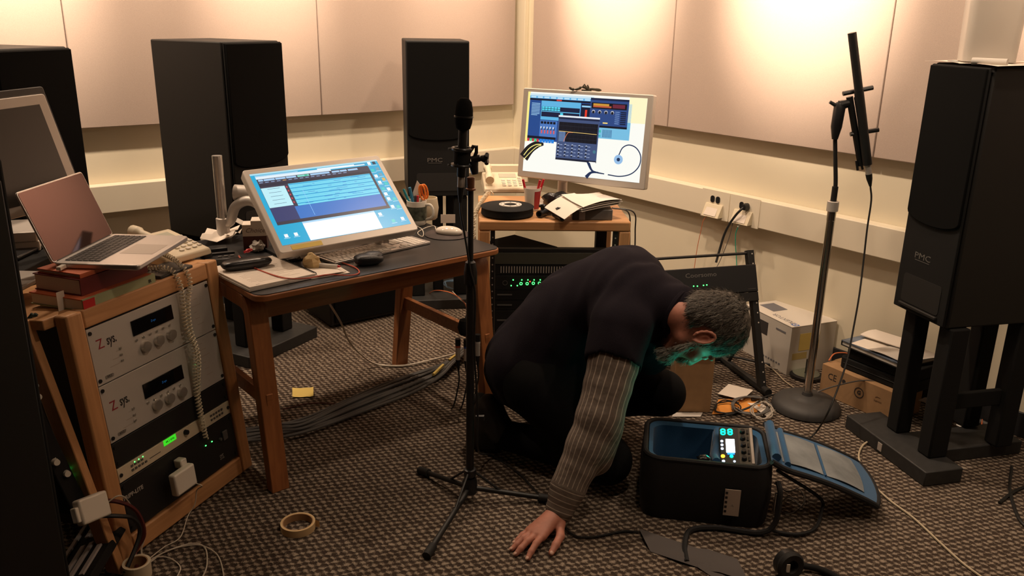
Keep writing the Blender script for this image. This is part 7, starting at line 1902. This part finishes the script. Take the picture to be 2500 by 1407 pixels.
# hair: a cap with short grey tufts; beard
def hairmask(P):      # 1 inside the hair zone, in head coordinates (r, f, u)
    return None
def head_uv(V): return (V-hc) @ HR/HS
Hc = HSDF(hc-.20, hc+.20, .004)
Hc.ell(hp3(0, -.012, .032), (.078, .099, .094), HR, 0, .02)
Hc.ell(hp3(0, -.052, -.030), (.062, .052, .060), HR, 0, .03)
X, Y, Z = np.meshgrid(*[Hc.lo[i]+Hc.h*np.arange(Hc.n[i]) for i in range(3)], indexing='ij')
L3 = np.stack([X-hc[0], Y-hc[1], Z-hc[2]], -1) @ HR/HS; r3, f3, u3 = L3[..., 0], L3[..., 1], L3[..., 2]
Hc.F += (.0022*np.sin(190*f3+60*u3)*np.sin(150*r3+90*u3)+.0014*np.sin(330*u3+120*f3)).astype(np.float32)
line = np.minimum(.060-f3, .075-f3-(u3 < .02)*.05)              # hairline at forehead / temples
earcut = np.sqrt(((f3+.012)/.030)**2+((u3+.014)/.036)**2)-1
lineE = np.where(np.abs(r3) > .045, earcut*.03, .05)
nape = u3+.075+np.maximum(0, f3+.03)*1.2
temple = np.where((u3 < .012), -.010-f3+.018*0, .05)
side = np.where(u3 < -.03, -.022-f3, .05)
keep = np.minimum.reduce([line, lineE, nape, side, temple+.03])
Hc.F = np.maximum(Hc.F, -keep.astype(np.float32))
V5, Q5, l5 = Hc.mesh(); V5 = relax(V5, Q5, 1)
M_hair = mat('grey_hair', (.085, .072, .058), .75, noise=.55, nscale=240, bump=.5, bscale=700)
hair = mesh_np('hair', V5, Q5, [M_hair], np.zeros(len(Q5)), man)
# tufts of hair as fine strands, greyer towards the front
def strands(name, P, N, flow, ln, wd, m, parent, seed, n):
    g_ = np.random.default_rng(seed); ii = g_.choice(len(P), n); P0 = P[ii]; N0 = N[ii]
    F_ = flow-(N0*(N0 @ flow)[:, None]); F_ /= np.linalg.norm(F_, axis=1)[:, None]+1e-9
    J = g_.normal(0, .35, P0.shape); D_ = F_*.9+N0*.28+J*.55; D_ /= np.linalg.norm(D_, axis=1)[:, None]
    Ln = ln*g_.uniform(.6, 1.3, (n, 1)); S_ = np.cross(D_, N0); S_ /= np.linalg.norm(S_, axis=1)[:, None]+1e-9
    mid = P0+D_*Ln*.55+N0*ln*.12; tip = P0+D_*Ln-N0*ln*.04
    vs = np.stack([P0-S_*wd, P0+S_*wd, mid+S_*wd*.8, mid-S_*wd*.8, tip], 1).reshape(-1, 3); b_ = np.arange(n)*5
    iv = np.array(WM[parent].inverted()); vs = vs @ iv[:3, :3].T+iv[:3, 3]
    fs = [(a, a+1, a+2, a+3) for a in b_]+[(a+3, a+2, a+4) for a in b_]
    me = bpy.data.meshes.new(name); me.from_pydata(vs.tolist(), [], fs); me.update(); me.materials.append(m)
    o = bpy.data.objects.new(name, me); COL.objects.link(o); o.parent = parent; o['kind'] = 'stuff'; WM[o] = WM[parent].copy(); return o
def vnorm(V, Q):
    N = np.zeros_like(V); fn = np.cross(V[Q[:, 2]]-V[Q[:, 0]], V[Q[:, 3]]-V[Q[:, 1]])
    for k in range(4): np.add.at(N, Q[:, k], fn)
    return N/(np.linalg.norm(N, axis=1)[:, None]+1e-12)
N5 = vnorm(V5, Q5); hv = head_uv(V5)
outm = ((V5-hp3(0, -.012, .02))*N5).sum(1) > .03
fz_ = outm & (hv[:, 2] < .09)
flow = HR @ np.array([.25, .1, -1.0])
bald = (np.abs(hv[:, 0]-.0) < .038) & (hv[:, 2] > .085) & (hv[:, 1] < .03) & (hv[:, 1] > -.06)
Pd = V5[outm & ~bald]; Nd = N5[outm & ~bald]
M_h1 = mat('hair_dark_grey', (.060, .050, .040), .6); M_h2 = mat('hair_light_grey', (.23, .21, .18), .6)
strands('hair_strands', Pd, Nd, flow, .024, .0007, M_h1, hair, 1, 5200)
fr_m = outm & ((hv[:, 1] > -.005) | (hv[:, 2] > .075)) & ~bald
strands('hair_strands', V5[fr_m], N5[fr_m], flow, .022, .0007, M_h2, hair, 2, 2600)
strands('hair_strands', Pd, Nd, flow, .022, .0006, M_h2, hair, 3, 900)
# beard on jaw and chin
Bd = HSDF(hc-.20, hc+.20, .004)
Bd.cap(hp3(-.054, .030, -.070), hp3(-.024, .070, -.105), .014, .022, 0, .02); Bd.cap(hp3(.054, .030, -.070), hp3(.024, .070, -.105), .014, .022, 0, .02)
Bd.cap(hp3(-.024, .072, -.107), hp3(.024, .072, -.107), .024, .024, 0, .02)
Bd.cap(hp3(-.060, .022, -.035), hp3(-.056, .032, -.070), .008, .014, 0, .015); Bd.cap(hp3(.060, .022, -.035), hp3(.056, .032, -.070), .008, .014, 0, .015)
Bd.cap(hp3(-.026, .092, -.058), hp3(.026, .092, -.058), .010, .010, 0, .012)
X, Y, Z = np.meshgrid(*[Bd.lo[i]+Bd.h*np.arange(Bd.n[i]) for i in range(3)], indexing='ij')
Bd.F += (.003*np.sin(210*X+90*Z)*np.sin(180*Y+140*Z)).astype(np.float32)
V6, Q6, l6 = Bd.mesh(); V6 = relax(V6, Q6, 1)
M_beard = mat('grey_beard', (.26, .24, .21), .8, noise=.4, nscale=260, bump=.5, bscale=700)
beard = mesh_np('beard', V6, Q6, [M_beard], np.zeros(len(Q6)), man)
N6 = vnorm(V6, Q6); strands('beard_strands', V6, N6, HR @ np.array([0, .45, -1.0]), .020, .0007, mat('beard_strand', (.34, .32, .28), .7), beard, 4, 2600)
# shoes, toes tucked under
for (an_, tw, sd) in ((anR, -.02, 7), (anL, .0, 8)):
    S_ = SDF(an_-[.26, .2, .12], an_+[.2, .2, .2], .005)
    h_ = an_+np.array([-.060, .035, .085]); t_ = np.array([an_[0]-.085, an_[1]+.060, .040])
    S_.cap(an_+[-.01, 0, .01], h_, .050, .046, 0, .03); S_.cap(h_, t_, .046, .042, 0, .03); S_.cap(t_, t_+[.05, -.03, -.008], .042, .032, 0, .02)
    V7, Q7, l7 = S_.mesh(); V7 = relax(V7, Q7, 1); V7[:, 2] = np.maximum(V7[:, 2], .002)
    shoe = mesh_np('shoe', V7, Q7, [mat('shoe_black', (.010, .010, .011), .5, bump=.2)], np.zeros(len(Q7)), man)
    so = SDF(an_-[.3, .2, .12], an_+[.2, .25, .25], .005)
    dd_ = np.array([-.88, .47, 0]); 
    so.chain([h_+dd_*.036+[0, 0, .022], (h_+t_)/2+dd_*.034, t_+dd_*.030+[0, 0, -.01]], (.030, .026, .030), 0, .01)
    V8, Q8, l8 = so.mesh(); V8[:, 2] = np.maximum(V8[:, 2], .0022)
    mesh_np('shoe_sole', V8, Q8, [M_rubber], np.zeros(len(Q8)), shoe)
    if sd == 7:
        c = Vector(h_+dd_*.02+np.array([.048, -.040, .0])); MB().ell((0, 0, 0), (.010, .004, .026), 12, 8, Matrix.Translation(c) @ RZ(-28)).build('reflective_tab', M_paper2, shoe, world=True)
# left hand, reaching into the far side of the bag
Lh_ = SDF(wrL-[.16, .22, .18], wrL+[.18, .16, .14], .003)
pal = wrL+dl*.085; sd_ = np.array([.55, .25, .0]); sd_ /= np.linalg.norm(sd_)
Lh_.cap(wrL-dl*.03, wrL+dl*.02, .028, .027, 0, .01)
for k, (ox, ln_) in enumerate(((-.030, .060), (-.010, .075), (.012, .080), (.032, .070))):
    kk_ = wrL+dl*.090+sd_*ox; Lh_.cap(wrL+dl*.015+sd_*ox*.4, kk_, .020, .0125, 0, .012)
    j1 = kk_+dl*ln_*.42+np.array([0, 0, -.004]); j2 = j1+dl*ln_*.32+np.array([.0, .010, -.010]); j3 = j2+dl*ln_*.24+np.array([0, .012, -.010])
    Lh_.chain([kk_, j1, j2, j3], (.0108, .0098, .0088, .0075), 0, .004)
th_ = wrL+dl*.045-sd_*.036; Lh_.cap(wrL+dl*.01-sd_*.01, th_, .018, .014, 0, .008); Lh_.chain([th_, th_+dl*.035-sd_*.018, th_+dl*.060-sd_*.020], (.0125, .011, .009), 0, .005)
V9, Q9, l9 = Lh_.mesh(); mesh_np('hand', relax(V9, Q9, 1), Q9, [M_skin], np.zeros(len(Q9)), body)
